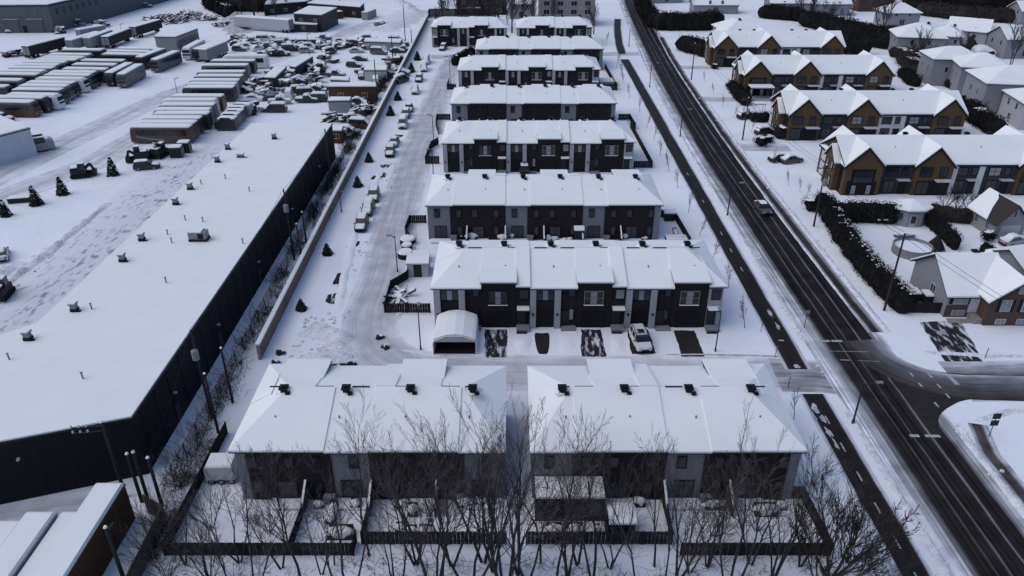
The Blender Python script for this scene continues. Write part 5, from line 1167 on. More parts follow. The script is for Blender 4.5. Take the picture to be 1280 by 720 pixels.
# roof-centre surveyed houses, upper right
for (px, py, w, d, rz, h, rise, rf, wl, lbl) in [
    (1149, 36, 13, 11, -12, 5.6, 3.2, 'hip', 'vinyl_grey', 'pale grey house with a broad pyramid roof, just right of the farthest gabled row'),
    (1186, 37, 7.5, 9, -25, 5.6, 2.4, 'hip', 'vinyl_grey', 'narrow grey house squeezed behind the broad pyramid roof'),
    (1213, 29, 11, 8.5, -32, 5.8, 2.8, 'gable', 'vinyl_pale', 'pale house with its gable wall and single window facing the camera, near the dark wood'),
    (1276, 38, 13, 9, 5, 5.8, 2.8, 'gable', 'vinyl_grey', 'grey house at the right edge below the dark wood'),
    (1192, 64, 12, 9, -6, 6.8, 2.3, 'hip', 'vinyl_grey', 'grey house first of the stepped row of joined houses, farthest left'),
    (1229, 73, 11, 10, -14, 6.8, 2.6, 'hip', 'vinyl_grey', 'second stepped grey house with tall narrow side windows'),
    (1268, 90, 15, 12, -8, 7.0, 2.8, 'hip', 'vinyl_grey', 'large grey house at the right edge with a dark deck at its left'),
    (1305, 116, 11, 11, -8, 5.6, 2.4, 'hip', 'vinyl_pale', 'pale house cut by the right edge with chimneys of siding'),
    (1124, 9, 12, 9, 0, 4.6, 2.6, 'hip', 'vinyl_grey', 'far house with a snow-streaked roof at the top edge, left of the dark wood'),
    (1090, -8, 14, 10, 4, 4.6, 2.6, 'hip', 'brick_red', 'far brick house cut by the top edge near the curved drive'),
    (1292, 6, 12, 9, 0, 5, 2.6, 'gable', 'vinyl_grey', 'small snowy roof glimpsed inside the dark wood at the right edge'),
    (1038, -2, 13, 8, 0, 4.4, 2.4, 'gable', 'vinyl_grey', 'far grey house at the top edge behind the bare bushes'),
    (985, -3, 15, 9, 0, 4.4, 2.4, 'gable', 'vinyl_grey', 'long far house at the top edge above the dark hedge bank'),
    (893, 1, 17, 8, 0, 3.4, 1.6, 'gable', 'vinyl_grey', 'low far house with a dark window above the tall black hedge'),
    (830, -14, 14, 9, 10, 4.0, 2.0, 'gable', 'vinyl_grey', 'far house at the top edge right of the road')]:
    x, y = hpx(px, py, h + rise / 2); house(lbl, x, y, w, d, R(rz), h, rise, rf, wl, WS if 'single window' not in lbl else [('E', 0, 3.2, 1.2, 1.6, 2), ('S', 2, 3.4, .9, 1.2, 1)])
c = at(1243, 108); t = thing('sun_deck', 'dark raised deck with snow on top beside the large grey house', 'deck', (c.x - 3, c.y + 2, 0), R(-8)); part(t, 'skirt', MB().box(-2.4, -1.8, 0, 2.4, 1.8, 2.2).mesh('skirt', 'fence_dark')); part(t, 'deck_snow', MB().box(-2.3, -1.7, 2.202, 2.3, 1.7, 2.45).mesh('deck_snow', 'snow_roof'))
# arched shelter near the edge
c = at(1230, 62, 2); t = thing('garden_shelter', 'round-topped snowy shelter with a dark opening, behind the stepped houses', 'shelter', (c.x, c.y, 0), R(-10))
arc = [(-2.6 * math.cos(math.pi * i / 10), 1.6 + 1.4 * math.sin(math.pi * i / 10)) for i in range(11)]
part(t, 'cover', MB().extr([(-2.6, 0)] + arc + [(2.6, 0)], -2.5, 2.5, 'y').mesh('cover', 'membrane')); part(t, 'opening', MB().box(-1.6, -2.56, .1, 1.6, -2.505, 1.9).mesh('opening', 'trim_dark'))  # dark panel on the closed front paints the shade inside the shelter mouth

# garage with the half-bare dark roof
t = house('grey garage with a steep roof, one slope half bare and dark', 75.4, 108.9, 6.2, 4.7, R(96), 3.0, 2.5, 'gable', 'vinyl_grey', [('N', -1.2, 1.0, .7, 1.1, 2, 'glass'), ('N', 1.4, 1.0, .7, 1.1, 2, 'glass'), ('W', 0, 3.6, .5, 1.0, 1)], rm=None, chim=False, cat='garage', name='garage')
MATS['roof_bare'] = mat('roof_bare', (.035, .028, .028), (.055, .045, .045), scale=14, bump=.2)
def slope(x0, x1, s): 
    q = [Vector((x1, s * 2.85, 2.47)), Vector((x0, s * 2.85, 2.47)), Vector((x0, 0, 5.5)), Vector((x1, 0, 5.5))]
    return q if s > 0 else q[::-1]
part(t, 'roof_snow', roof_solid([[Vector((3.6, 2.85, 2.47)), Vector((-1.3, 2.85, 2.47)), Vector((-.2, 1.6, 3.80)), Vector((.5, .5, 4.97)), Vector((1.5, 0, 5.5)), Vector((3.6, 0, 5.5))]], .2, lift=.22).mesh('roof_snow', 'snow_roof'))
part(t, 'roof_snow', roof_solid([slope(-3.6, 3.6, -1)], .2, lift=.22).mesh('roof_snow', 'snow_roof'))
part(t, 'bare_shingles', roof_solid([[Vector((-1.32, 2.87, 2.46)), Vector((-3.62, 2.87, 2.46)), Vector((-3.62, 0, 5.51)), Vector((1.48, 0, 5.51)), Vector((.48, .5, 4.98)), Vector((-.22, 1.6, 3.81))]], .05, lift=.06).mesh('bare_shingles', 'roof_bare'))
part(t, 'garage_door', door_mesh(3.0, 2.1, 'vinyl_pale', 4), (-3.12, 0, .05), R(-90))
bung = house('grey-sided bungalow with a brick front gable, between the round pool and the patchy driveway', 0, 0, 7.0, 9.2, 0, 3.4, 3.2, 'gable', 'vinyl_grey', [('W', -1.0, 1.6, 1.1, 1.1, 2), ('S', -1.9, 2.0, 1.7, 1.3, 2, 'glass_curtain'), ('S', -1.8, .35, 1.5, .6, 2, 'glass_curtain')])
bung.location = (58.0, 87.3, 0)
part(bung, 'brick_base', MB().box(-3.53, -4.66, 0, 3.53, -4.6, 1.7).mesh('brick_base', 'brick_red'))
for q in (-3.05, -.75): part(bung, 'shutter', MB().box(q - .22, -4.69, 1.9, q + .22, -4.61, 3.35).mesh('shutter', 'trim_dark'))
br = house('front wing', 0, 0, 7.6, 6.6, 0, 3.8, 2.6, 'gable', 'brick_red', [('W', -1.3, 2.1, 1.1, 1.5, 2, 'glass_curtain'), ('W', 1.3, 2.1, 1.1, 1.5, 2, 'glass_curtain'), ('W', -1.3, .3, 1.1, .6, 2, 'glass_curtain'), ('W', 1.3, .3, 1.1, .6, 2, 'glass_curtain'), ('W', 0, 4.6, .5, .8, 1, 'glass_curtain')], chim=False)
for q in (-2.15, -.45, .45, 2.15): part(br, 'shutter', MB().box(-3.86, q - .2, 2.0, -3.81, q + .2, 3.7).mesh('shutter', 'trim_dark'))
for ch in list(br.children):
    l = ch.location.copy(); ch.parent = bung; ch.location = (-l.y + 3.7, l.x - 2.9, l.z); ch.rotation_euler.z += R(90)
bpy.data.objects.remove(br)
part(bung, 'porch', MB().box(-.6, -6.4, 0, .35, -4.7, .7).mesh('porch', 'concrete')); part(bung, 'door', door_mesh(1.0, 2.1, 'white_panel', 2), (-.15, -4.69, .75))
part(bung, 'front_walk', MB().box(-3.4, -6.2, 0, -.65, -5.2, .12).mesh('front_walk', 'concrete'))
for i, (x, y) in enumerate(((59.2, 79.3), (62.6, 79.3))): pass
house('grey-walled shed roof peeking in at the right edge behind the brick gable', 70.5, 93.5, 6, 6, R(15), 3.0, 1.6, 'gable', 'vinyl_grey', [('W', 0, 1.2, 1.0, 1.0, 2)])
# octagonal pool house
c = at(1135, 282); t = thing('garden_house', 'eight-sided grey garden house with a snowy roof, above the round pool', 'garden house', (c.x + .5, c.y + 1.5, 0))
oc = [(2.9 * math.cos(R(22.5 + 45 * i)), 2.3 * math.sin(R(22.5 + 45 * i))) for i in range(8)]; oc2 = [(p[0] * 1.13, p[1] * 1.13) for p in oc]
part(t, 'wall', MB().prism(oc, 0, 2.7).mesh('wall', 'vinyl_grey'))
rgs = [[Vector((*oc2[i], 2.7)), Vector((*oc2[(i + 1) % 8], 2.7)), Vector((0, 0, 3.7))] for i in range(8)]
r1 = part(t, 'roof', roof_solid(rgs, .12).mesh('roof', 'roof_dark')); part(r1, 'roof_snow', roof_solid(rgs, .26, lift=.265).mesh('roof_snow', 'snow_roof'))
part(t, 'door', door_mesh(.9, 2.0, 'trim_light', 1), (-.3, -2.14, .05)); window(t, -.3, -2.2, .8, .5, 1.0, nx=1); window(t, 1.75, -1.72, 1.3, .5, .8, R(22), nx=1); window(t, -2.2, -1.55, 1.3, .5, .8, R(-30), nx=1)
# round pool with deck
pc = at(1139, 316); t = thing('swimming_pool', 'round above-ground pool filled with snow, next to the bungalow', 'pool', (pc.x, pc.y, 0))
ring = MB(); n = 28; Rp = 2.75
for i in range(n):
    a, b = 2 * math.pi * i / n, 2 * math.pi * (i + 1) / n
    ring.loft([[(Rp * math.cos(q), Rp * math.sin(q), 0), (Rp * math.cos(q), Rp * math.sin(q), 1.3), ((Rp - .12) * math.cos(q), (Rp - .12) * math.sin(q), 1.3), ((Rp - .12) * math.cos(q), (Rp - .12) * math.sin(q), 0)] for q in (a, b)], cap=False)
part(t, 'pool_wall', ring.mesh('pool_wall', 'metal_grey'))
part(t, 'pool_snow', MB().prism([((Rp - .13) * math.cos(2 * math.pi * i / n), (Rp - .13) * math.sin(2 * math.pi * i / n)) for i in range(n)], 0, .85).mesh('pool_snow', 'snow'))
part(t, 'pool_deck', MB().box(1.6, -5.2, .0, 4.6, -2.4, 1.1).mesh('pool_deck', 'fence_dark')); part(t, 'deck_snow', MB().box(1.6, -5.2, 1.102, 4.6, -2.4, 1.25).mesh('deck_snow', 'snow'))
rl = MB()
for q in [(1.6, -5.2), (3.1, -5.2), (4.6, -5.2), (1.6, -3.8), (1.6, -2.4), (4.6, -3.8)]: rl.tube((*q, 1.1), (*q, 2.1), .05, n=5)
rl.box(1.6, -5.24, 2.0, 4.6, -5.16, 2.1).box(1.56, -5.2, 2.002, 1.64, -2.4, 2.102); part(t, 'railing', rl.mesh('railing', 'metal_dark'))
c = at(1103, 279); t = solo('patio_table', MB().box(-1.2, -.7, .7, 1.2, .7, .78, 0).box(-1.15, -.65, .782, 1.15, .65, .98, 1).box(-1, -.5, 0, -.9, .5, .7, 0).box(.9, -.5, 0, 1, .5, .7, 0).mesh('patio_table', ['metal_dark', 'snow_roof']), 'snow-topped table left of the eight-sided garden house', 'table', (c.x, c.y, 0))
c = at(1130, 296); solo('garden_bench', MB().box(-1.6, -.3, .35, 1.6, .3, .45, 0).box(-1.6, -.3, .452, 1.6, .3, .6, 1).box(-1.5, -.2, 0, -1.4, .2, .35).box(1.4, -.2, 0, 1.5, .2, .35).mesh('garden_bench', ['metal_dark', 'snow_roof']), 'long snow-covered bench just behind the round pool', 'bench', (c.x, c.y, 0))
c = at(1168, 312); solo('patio_umbrella', MB().loft([[(1.4 * math.cos(i * .785), 1.4 * math.sin(i * .785), .4) for i in range(8)], [(.1 * math.cos(i * .785), .1 * math.sin(i * .785), 2.4) for i in range(8)]]).mesh('patio_umbrella', 'fence_dark'), 'dark folded cone right of the pool', 'umbrella', (c.x, c.y, 0))
c = at(1233, 301)
def bush(pos, r, h, label, m='hedge_leaf', n=500, seed=0, name='shrub', snow=True, cat='shrub', group=None):
    rr_ = random.Random(seed); mb = MB(); mb.blob((0, 0, h * .45), r * .75, r * .75, h * .42, 0, jit=.3)
    for i in range(n):
        th, ph = rr_.random() * 6.283, math.acos(rr_.uniform(-.6, 1)); q = Vector((math.sin(ph) * math.cos(th) * r, math.sin(ph) * math.sin(th) * r, h * .5 + math.cos(ph) * h * .5)) * rr_.uniform(.8, 1.1)
        a = Vector((rr_.gauss(0, 1), rr_.gauss(0, 1), rr_.gauss(0, 1))).normalized() * .12; b = Vector((rr_.gauss(0, 1), rr_.gauss(0, 1), rr_.gauss(0, 1))).normalized() * .12
        mb.poly([q - a, q + b, q + a]) 
    t = thing(name, label, cat, (pos[0], pos[1], 0), 0, group); part(t, 'foliage', mb.mesh('foliage', m))
    if snow:
        s = MB()
        for i in range(6): s.blob((rr_.uniform(-.5, .5) * r, rr_.uniform(-.5, .5) * r, h * .9), r * .35, r * .35, .12, 0, 6, 4, .3)
        part(t, 'snow_cover', s.mesh('snow_cover', 'snow_roof'))
    return t
bush(c, 1.0, 1.7, 'round dark shrub at the corner of the half-bare garage', seed=3)

# ================================================================== HEDGES
def hedge(pts, w, h, label, m='hedge_leaf', snow=.3, dens=26, seed=0, group=None, leaf=.22, patch=1.0, name='hedge', cat='hedge'):
    r = random.Random(seed); p0 = Vector((pts[0][0], pts[0][1], 0)); mb = MB(); sn = MB()
    for a, b in zip(pts, pts[1:]):
        a = Vector((a[0], a[1], 0)) - p0; b = Vector((b[0], b[1], 0)) - p0; d = b - a; Ls = d.length; dn = d.normalized(); nr = Vector((-dn.y, dn.x, 0)); k = max(1, int(Ls / .65))
        for i in range(k):      # overlapping uneven shrubs
            c = a + d * ((i + .5) / k) + nr * r.uniform(-.12, .12) * w; hh = h * r.uniform(.95, 1.04)
            mb.blob((c.x, c.y, hh * .44), w * .5, w * .5, hh * .54, 0, 8, 6, .10)
            for j in range(int(dens * h * 1.0)):
                u = r.uniform(-.65, .65); th = r.uniform(-1.2, 1.2); q = c + dn * u
                z = r.random() ** .8 * hh; sd = r.choice((-1, 1)); off = sd * w * .5 * math.sqrt(max(.05, 1 - (z / hh - .4) ** 2 * 1.6)) * r.uniform(.9, 1.12)
                if r.random() < .3: z = hh * r.uniform(.93, 1.06); off = r.uniform(-.45, .45) * w
                q = q + nr * off; q.z = z
                e1 = Vector((r.gauss(0, 1), r.gauss(0, 1), r.gauss(0, 1))).normalized() * leaf; e2 = Vector((r.gauss(0, 1), r.gauss(0, 1), r.gauss(0, 1))).normalized() * leaf
                mb.poly([q - e1 * .5, q + e2, q + e1 * .5])
            if r.random() < snow:
                for _ in range(1 if patch == 1 else 5): sn.blob((c.x + r.uniform(-.3, .3) + (w * r.uniform(-.1, .4) if patch < 1 else 0), c.y + (r.uniform(-.6, .6) if patch < 1 else 0), hh * .95), w * .3 * patch * (.4 if patch < 1 else 1), w * .26 * patch * (.4 if patch < 1 else 1), .12, 0, 6, 4, .4)
    t = thing(name, label, cat, tuple(p0), 0, group); part(t, 'foliage', mb.mesh('foliage', m))
    if sn.v: part(t, 'snow_cover', sn.mesh('snow_cover', 'snow_roof', smooth=True))
    return t
hedge(pxs([(1026, 262), (1046, 296), (1070, 330), (1098, 361), (1126, 391)]), 2.5, 3.1, 'long black hedge slanting along the kerb beside the pool garden', seed=1, snow=.5, patch=.5, dens=70, leaf=.17)
hedge(pxs([(1034, 276), (1062, 277), (1100, 277), (1118, 278)]), 2.4, 3.3, 'black hedge behind the pool garden under the nearest gabled row', seed=2, snow=.0)
hedge(pxs([(1160, 282), (1178, 298), (1193, 313)]), 1.4, 2.6, 'black hedge slanting between the pool garden and the garage yard', seed=3, snow=.0)
hedge(pxs([(1228, 318), (1246, 338), (1262, 352)]), 1.4, 2.2, 'short black hedge behind the bungalow roof towards the right edge', seed=4, snow=.4)
hedge(pxs([(1160, 272), (1190, 276), (1225, 280)]), 2.4, 2.4, 'dark brushy hedge right of the garden house roof', m='scrub', seed=5, snow=.1)
hedge(pxs([(800, 4), (806, 18), (817, 34)]), 4.5, 4.6, 'tall black hedge curving along the road at the top', seed=6, snow=0, leaf=.4, dens=16)
hedge(pxs([(823, 37), (850, 37), (880, 37), (893, 34)]), 5.5, 5.6, 'massive black clipped hedge left of the farthest gabled row', seed=7, snow=0, leaf=.4, dens=16)
hedge(pxs([(856, 62), (870, 66), (884, 70)]), 6.0, 4.2, 'black cedar clump at the left end of the farthest gabled row', seed=8, snow=.0, leaf=.35, dens=18)
hedge(pxs([(915, 112), (922, 122), (932, 132)]), 2.6, 2.6, 'dark rounded hedge beside the left end of the third gabled row', seed=9, snow=0, leaf=.3)
hedge(pxs([(940, 152), (958, 152)]), 2.0, 2.2, 'dark hedge behind the small snow-topped shelter', seed=10, snow=.2)
hedge(pxs([(1008, 32), (1040, 40), (1075, 50), (1104, 60)]), 7, 5.0, 'long dark cedar bank behind the farthest gabled row', seed=11, snow=0, leaf=.5, dens=12)
hedge(pxs([(1060, 66), (1075, 70)]), 6, 6.0, 'dark bushy cedars at the right end of the farthest gabled row', seed=12, snow=0, leaf=.45, dens=14)
hedge(pxs([(955, 22), (1000, 26)]), 6, 4.5, 'dark hedge bank above the farthest gabled row, left stretch', seed=13, snow=0, leaf=.5, dens=12)
hedge(pxs([(1128, 96), (1142, 108)]), 3, 2.6, 'dark hedge at the right end of the third gabled row', seed=14, snow=.0, leaf=.3)
hedge(pxs([(1204, 140), (1222, 156), (1243, 168)]), 4, 3.2, 'wide black hedge slanting down right of the second gabled row', seed=15, snow=.1, leaf=.35)
hedge(pxs([(1120, 70), (1160, 84), (1185, 96)]), 5, 2.8, 'dark tangled shrubs between the gabled rows and the stepped grey houses', m='scrub', seed=16, snow=.3, leaf=.35)
hedge(pxs([(568, 82), (579, 76), (590, 70)]), 2.2, 2.6, 'dark hedge curving up behind the left end of the sixth townhouse row', seed=17, snow=.2, leaf=.3)
hedge(pxs([(1190, 128), (1230, 131), (1262, 132)]), 1.2, 1.8, 'low dark fence-like hedge in front of the large grey house', seed=18, snow=.1, leaf=.25)
hedge(pxs([(1205, 56), (1220, 58), (1236, 58)]), 3.5, 4.5, 'dark evergreens beside the round-topped shelter', seed=19, snow=.1, leaf=.35)
for i, (px, py, s) in enumerate(((950, 182, 1.6), (976, 172, 2.2), (960, 178, 1.2), (1014, 262, 1.8), (893, 86, 1.1), (912, 110, 1.2))):
    bush(at(px, py), s, s * 1.3, ['dark shrub by the left corner of the second gabled row, nearer the road', 'large dark shrub against the left wall of the second gabled row', 'low dark shrub between two bigger ones at the second gabled row', 'dark shrub at the corner of the long kerb hedge', 'small shrub beneath the far crossarm pole', 'shrub at the foot of the third row carport'][i], seed=30 + i)
fence(pxs([(1132, 391), (1180, 392)]), 1.6, 'fence_dark', 'dark board fence in front of the bungalow garden', pl=2.4)
for i, (px, py) in enumerate(((1136, 375), (1161, 378))):
    c = at(px, py); solo('garden_box', MB().box(-1, -.8, 0, 1, .8, 1.3, 0).box(-1, -.8, 1.302, 1, .8, 1.5, 1).mesh('garden_box', ['fence_dark', 'snow_roof']), ['dark box under snow at the end of the kerb hedge', 'dark box beside the bungalow wall'][i], 'storage box', (c.x, c.y, 0))
# low picket stakes along the pavement, right side

hedge(pxs([(1060, 40), (1100, 44), (1128, 46)]), 4, 3.2, 'dark shrubs below the curved drive at the upper right', m='scrub', seed=60, snow=.1, leaf=.4, dens=14)
hedge(pxs([(1105, 55), (1128, 60), (1150, 62), (1165, 66)]), 5, 3.0, 'dark tangle left of the stepped grey houses', m='scrub', seed=61, snow=.25, leaf=.35, dens=16)
hedge(pxs([(1128, 78), (1150, 92), (1175, 104)]), 5, 3.0, 'dark tangle right of the third gabled row end', m='scrub', seed=62, snow=.35, leaf=.35, dens=16)
hedge(pxs([(1186, 108), (1204, 116), (1225, 121)]), 3, 2.0, 'dark shrubs along the foot of the stepped houses', m='hedge_leaf', seed=63, snow=.2, leaf=.3, dens=16)
hedge(pxs([(1244, 350), (1262, 366)]), 2.5, 1.8, 'snow-dusted shrubs behind the brick gable', m='scrub', seed=64, snow=.8, leaf=.25)

x, y = hpx(918, 30, 7); house('snow-roofed wing standing behind the left end of the farthest gabled row', x, y, 9, 13, R(4), 5.6, 2.6, 'hip', 'vinyl_grey', WS)

# ================================================================== TREES
def grow(seed, H_, stems=1, spread=.35, levels=3, kids=(9, 6, 4), up=.55, lean=.12, r0=.13, twig=.012):
    """tapered limbs: returns (trunk builder, crown builder)"""
    r = random.Random(seed); tr = MB(); cr = MB()
    def limb(p, d, L_, rad, lv):
        seg = 5 if lv == 0 else (4 if lv == 1 else 2); pts = [p]; dd = d.copy()
        for i in range(seg):
            dd = (dd + Vector((r.gauss(0, .10), r.gauss(0, .10), .13 * up * (1 if lv else .4)))).normalized(); pts.append(pts[-1] + dd * (L_ / seg))
        for i in range(seg):
            ra = max(twig, rad * (1 - .85 * i / seg)); rb = max(twig * .8, rad * (1 - .85 * (i + 1) / seg))
            (tr if lv < 2 else cr).tube(pts[i], pts[i + 1], ra, rb, n=6 if lv == 0 else (4 if lv == 1 else 3), cap=False)
        if lv < levels:
            n = kids[lv]
            for k in range(n):
                f = (.28 if lv == 0 else .15) + (.72 if lv == 0 else .85) * (k + r.random()) / n; i = min(seg - 1, int(f * seg)); q = pts[i].lerp(pts[i + 1], f * seg - i)
                ax = (pts[i + 1] - pts[i]).normalized(); th = r.random() * 6.283; side = Vector((math.cos(th), math.sin(th), 0)); side = (side - ax * side.dot(ax)).normalized()
                ang = r.uniform(.28, .58); nd = (ax * math.cos(ang) + side * math.sin(ang)).normalized()
                limb(q, nd, L_ * r.uniform(.38, .58) * (1.1 - .55 * f), rad * (1 - .75 * f) * .5, lv + 1)
    for s in range(stems):
        th = 6.283 * s / max(1, stems) + r.random(); ln = (spread if stems > 1 else lean) * r.uniform(.6, 1.2)
        limb(Vector((math.cos(th) * .12 * (stems > 1), math.sin(th) * .12 * (stems > 1), -.1)), Vector((math.cos(th) * ln, math.sin(th) * ln, 1)).normalized(), H_ * r.uniform(.82, 1.0), r0 * r.uniform(.75, 1), 0)
    return tr, cr
def tree_proto(key, *a, bark='bark', twigm='twig', **k):
    def f():
        t, c = grow(*a, **k); return t.mesh('trunk', bark), c.mesh('crown', twigm)
    return cached(('tree', key), f)
def bare_tree(pos, label, key, rz=0, sc=1.0, group=None, name='bare_tree', cat='tree', **kw):
    tm, cm = tree_proto(key, **kw) if kw else CACHE[('tree', key)]
    t = thing(name, label, cat, (pos[0], pos[1], 0), rz, group); t.scale = (sc, sc, sc)
    part(t, 'trunk', tm); part(t, 'crown', cm); return t
PROT = []
for i in range(7):
    k = 'big%d' % i; PROT.append(k)
    tree_proto(k, 11 + i, 12.0, stems=[1, 3, 2, 4, 1, 3, 2][i], spread=.20, levels=3, kids=(12, 6, 4) if i in (0, 4) else (8, 5, 4), r0=.13, twig=.0095)
tree_proto('scrubby', 51, 5.0, stems=7, spread=.6, levels=2, kids=(8, 6), r0=.05, twig=.013)
tree_proto('scrubby2', 53, 4.0, stems=9, spread=.8, levels=2, kids=(7, 5), r0=.04, twig=.012)
tree_proto('sap', 61, 3.2, stems=1, levels=2, kids=(12, 4), r0=.05, twig=.016, twigm='twig_pale')
tree_proto('far', 71, 11.0, stems=1, levels=2, kids=(18, 7), r0=.2, twig=.05)
tree_proto('far2', 73, 12.0, stems=2, spread=.2, levels=2, kids=(14, 8), r0=.2, twig=.05)
tree_proto('dense', 75, 8.0, stems=5, spread=.5, levels=3, kids=(8, 6, 4), r0=.12, twig=.02, bark='bark_brown', twigm='scrub')
# foreground: (base px x, base Y in metres, height, proto)
FG = [(232, 43.6, 7.5, 5), (262, 41.5, 8, 3), (300, 43.8, 8.5, 1), (322, 40.0, 10.5, 6), (352, 43.2, 9, 2), (378, 41.5, 13, 0), (418, 43.6, 9, 4), (440, 40.5, 12.5, 1), (462, 44.5, 12, 4), (492, 42.0, 8, 2),
      (520, 43.6, 11.5, 5), (542, 40.0, 15, 3), (565, 43.4, 12, 6), (592, 40.5, 15.5, 1), (617, 43.0, 13.5, 5), (632, 40.5, 15.5, 3), (648, 42.5, 13.0, 2), (676, 43.8, 12, 4), (694, 41.0, 14.5, 0), (722, 43.6, 10.5, 2),
      (741, 41.5, 13.5, 6), (762, 43.2, 9.5, 1), (792, 40.8, 12.0, 4), (818, 43.4, 11.5, 0), (846, 41.8, 10.5, 5), (884, 43.4, 9.5, 3), (910, 40.8, 13.5, 1), (938, 43.6, 11, 6), (966, 42.2, 11, 3), (1000, 43.4, 8.5, 5)]
FG += [(285, 42.0, 7, 2), (402, 42.6, 8, 6), (505, 40.8, 10, 0), (553, 42.2, 12.5, 4), (604, 43.8, 13, 2), (658, 41.5, 12, 1), (709, 42.4, 11, 5), (832, 40.6, 10.5, 6), (862, 42.8, 9.5, 1)]
FG.sort()
ph = ['leaning', 'forked', 'many-stemmed', 'slender', 'wide-crowned']
lm = lambda px: ('in front of the left corner yard' if px < 350 else 'in front of the yard with the covered kayak' if px < 455 else 'in front of the left row before the gap' if px < 628 else 'in the gap between the two front rows' if px < 662 else
                 'in front of the covered deck' if px < 760 else 'in front of the small shed and its yard' if px < 850 else 'in front of the right corner yard')
cnt = {}
for i, (px, Y, h, p) in enumerate(FG):
    k = lm(px); j = cnt.get(k, 0); cnt[k] = j + 1
    t0 = Y / (CP - 0) ; v = (SP * Y - CP * CH) / (-(CP * Y + SP * CH)) ; x = (px - 640) / FPX * (CP * Y + SP * CH)
    bare_tree((x, Y), 'bare tree %s, %s from the left' % (k, 'first' if j == 0 else nth(j)), PROT[p], rz=rnd.random() * 6.28, sc=h / 12.0, group='bare trees along the bottom edge')
# thickets
for i, (x, y, s, kk, lbl) in enumerate([(25.5, 42.2, 1.15, 'dense', 'dense brown thicket at the corner of the right-hand fence'), (27.5, 43.8, .75, 'dense', 'brown bush hugging the outside of the right-hand fence corner'), (24.0, 40.2, .95, 'dense', 'brown thicket low at the bottom edge left of the right fence corner'),
      (28.2, 48.5, .8, 'scrubby', 'fine bare shrub outside the right-hand fence, nearest the path'), (28.6, 45.5, 1.0, 'scrubby', 'branching shrub right of the fence corner thicket'), (27.6, 52.6, .85, 'scrubby', 'shrub by the right end wall of the front row'), (30.4, 40.6, .8, 'scrubby2', 'low shrub at the bottom between thicket and path'), (29.2, 41.8, .7, 'scrubby2', 'small twiggy shrub next to the bottom thicket'),
      (-30.4, 52.5, .8, 'scrubby', 'bare shrub between the chain link fence and the left yard fence'), (-30.0, 47.5, .9, 'scrubby2', 'shrub leaning on the outside of the left yard fence'), (-30.8, 57.5, .7, 'scrubby', 'shrub by the chain link fence beside the trailer'), (-29.6, 44.2, 1.0, 'scrubby2', 'shrub at the lower left corner of the yard fence'),
      (-27.6, 42.2, 1.0, 'scrubby2', 'scrubby growth below the left yard fence'), (-24.0, 42.0, .9, 'scrubby2', 'twiggy bush under the left fence, second from the corner'), (-31.0, 62.0, .5, 'scrubby2', 'low shrub near the bare pole'), (-30.2, 65.5, .45, 'scrubby2', 'low dark shrub by the front row roof corner'),
      (-25.9, 47.4, .9, 'scrubby', 'shrub inside the left yard near the fence'), (21.0, 47.2, .95, 'scrubby', 'twiggy shrub inside the right corner yard'), (17.2, 46.6, .8, 'scrubby', 'shrub inside the yard next to the right corner yard'), (-20.8, 47.0, .8, 'scrubby', 'shrub in the middle of the left yard')]):
    bare_tree((x, y), lbl, kk, rz=i * 1.3, sc=s, name='shrub', cat='shrub')
# undergrowth on the ground among the trees: too fine to count
r_ = random.Random(5); ug = MB()
for i in range(5200):
    if i < 3900: x, y = r_.uniform(-31, 31), r_.uniform(34, 44.2)
    else: x, y = r_.uniform(-31, -28.9), r_.uniform(44, 60)
    if noise.noise(Vector((x * .35, y * .35, 0))) < -.12: continue
    p = Vector((x, y, 0)); d = Vector((r_.gauss(0, .8), r_.gauss(0, .8), r_.uniform(.4, 1))).normalized(); L_ = r_.uniform(.4, 1.5); q = p + d * L_ * .5; e = q + (d + Vector((r_.gauss(0, .4), r_.gauss(0, .4), -.2))) * L_ * .5
    ug.tube(p, q, .019, .015, 3, cap=False); ug.tube(q, e, .015, .009, 3, cap=False)
struct('undergrowth', ug.mesh('undergrowth', 'twig'), 'stuff')
sg = MB()
for i in range(5200):
    y = r_.uniform(52, 230); x = -31.2 - (y - 50) * .0125 + r_.gauss(.1, .8) + (-.6 if y > 115 else 0)
    if noise.noise(Vector((x * .3, y * .22, 4))) < -.05: continue
    d = Vector((r_.gauss(0, .7), r_.gauss(0, .7), 1)).normalized(); L_ = r_.uniform(.5, 1.9) * (1.2 if y > 90 else .8); p = Vector((x, y, 0)); q = p + d * L_ * .6; rr = .014 + y * .00016
    sg.tube(p, q, rr, rr * .8, 3, cap=False); sg.tube(q, q + (d + Vector((r_.gauss(0, .6), r_.gauss(0, .6), 0))) * L_ * .5, rr * .8, rr * .5, 3, cap=False)
struct('scrub', sg.mesh('scrub', 'scrub'), 'stuff')
# saplings along the asphalt path
SP2 = [(992, 524), (931, 410), (911, 359), (891, 325), (874, 295), (860, 266), (847, 235), (836.5, 215), (825.5, 195), (817, 175), (808, 160), (799, 140), (787, 122), (780, 105), (776, 95), (770, 85), (757, 55)]
for i, (px, py) in enumerate(SP2):
    bare_tree(at(px, py), 'thin pale sapling beside the asphalt path, %s from the bottom' % ('nearest' if i == 0 else nth(i)), 'sap', rz=i * 1.1, sc=rnd.uniform(.9, 1.15) * (1.1 if py < 100 else 1), group='saplings along the asphalt path', name='sapling')
for i, (px, py) in enumerate([(968, 205), (986, 232), (1000, 240), (1008, 246), (925, 148), (939, 165), (1018, 262), (881, 103), (892, 118), (903, 133), (917, 147)]):
    bare_tree(at(px, py), 'thin sapling on the verge right of the road, %s from the left' % ['seventh', 'eighth', 'ninth', 'tenth', 'fifth', 'sixth', 'last', 'first', 'second', 'third', 'fourth'][i], 'sap', rz=i, sc=.8, group='saplings right of the road', name='sapling')
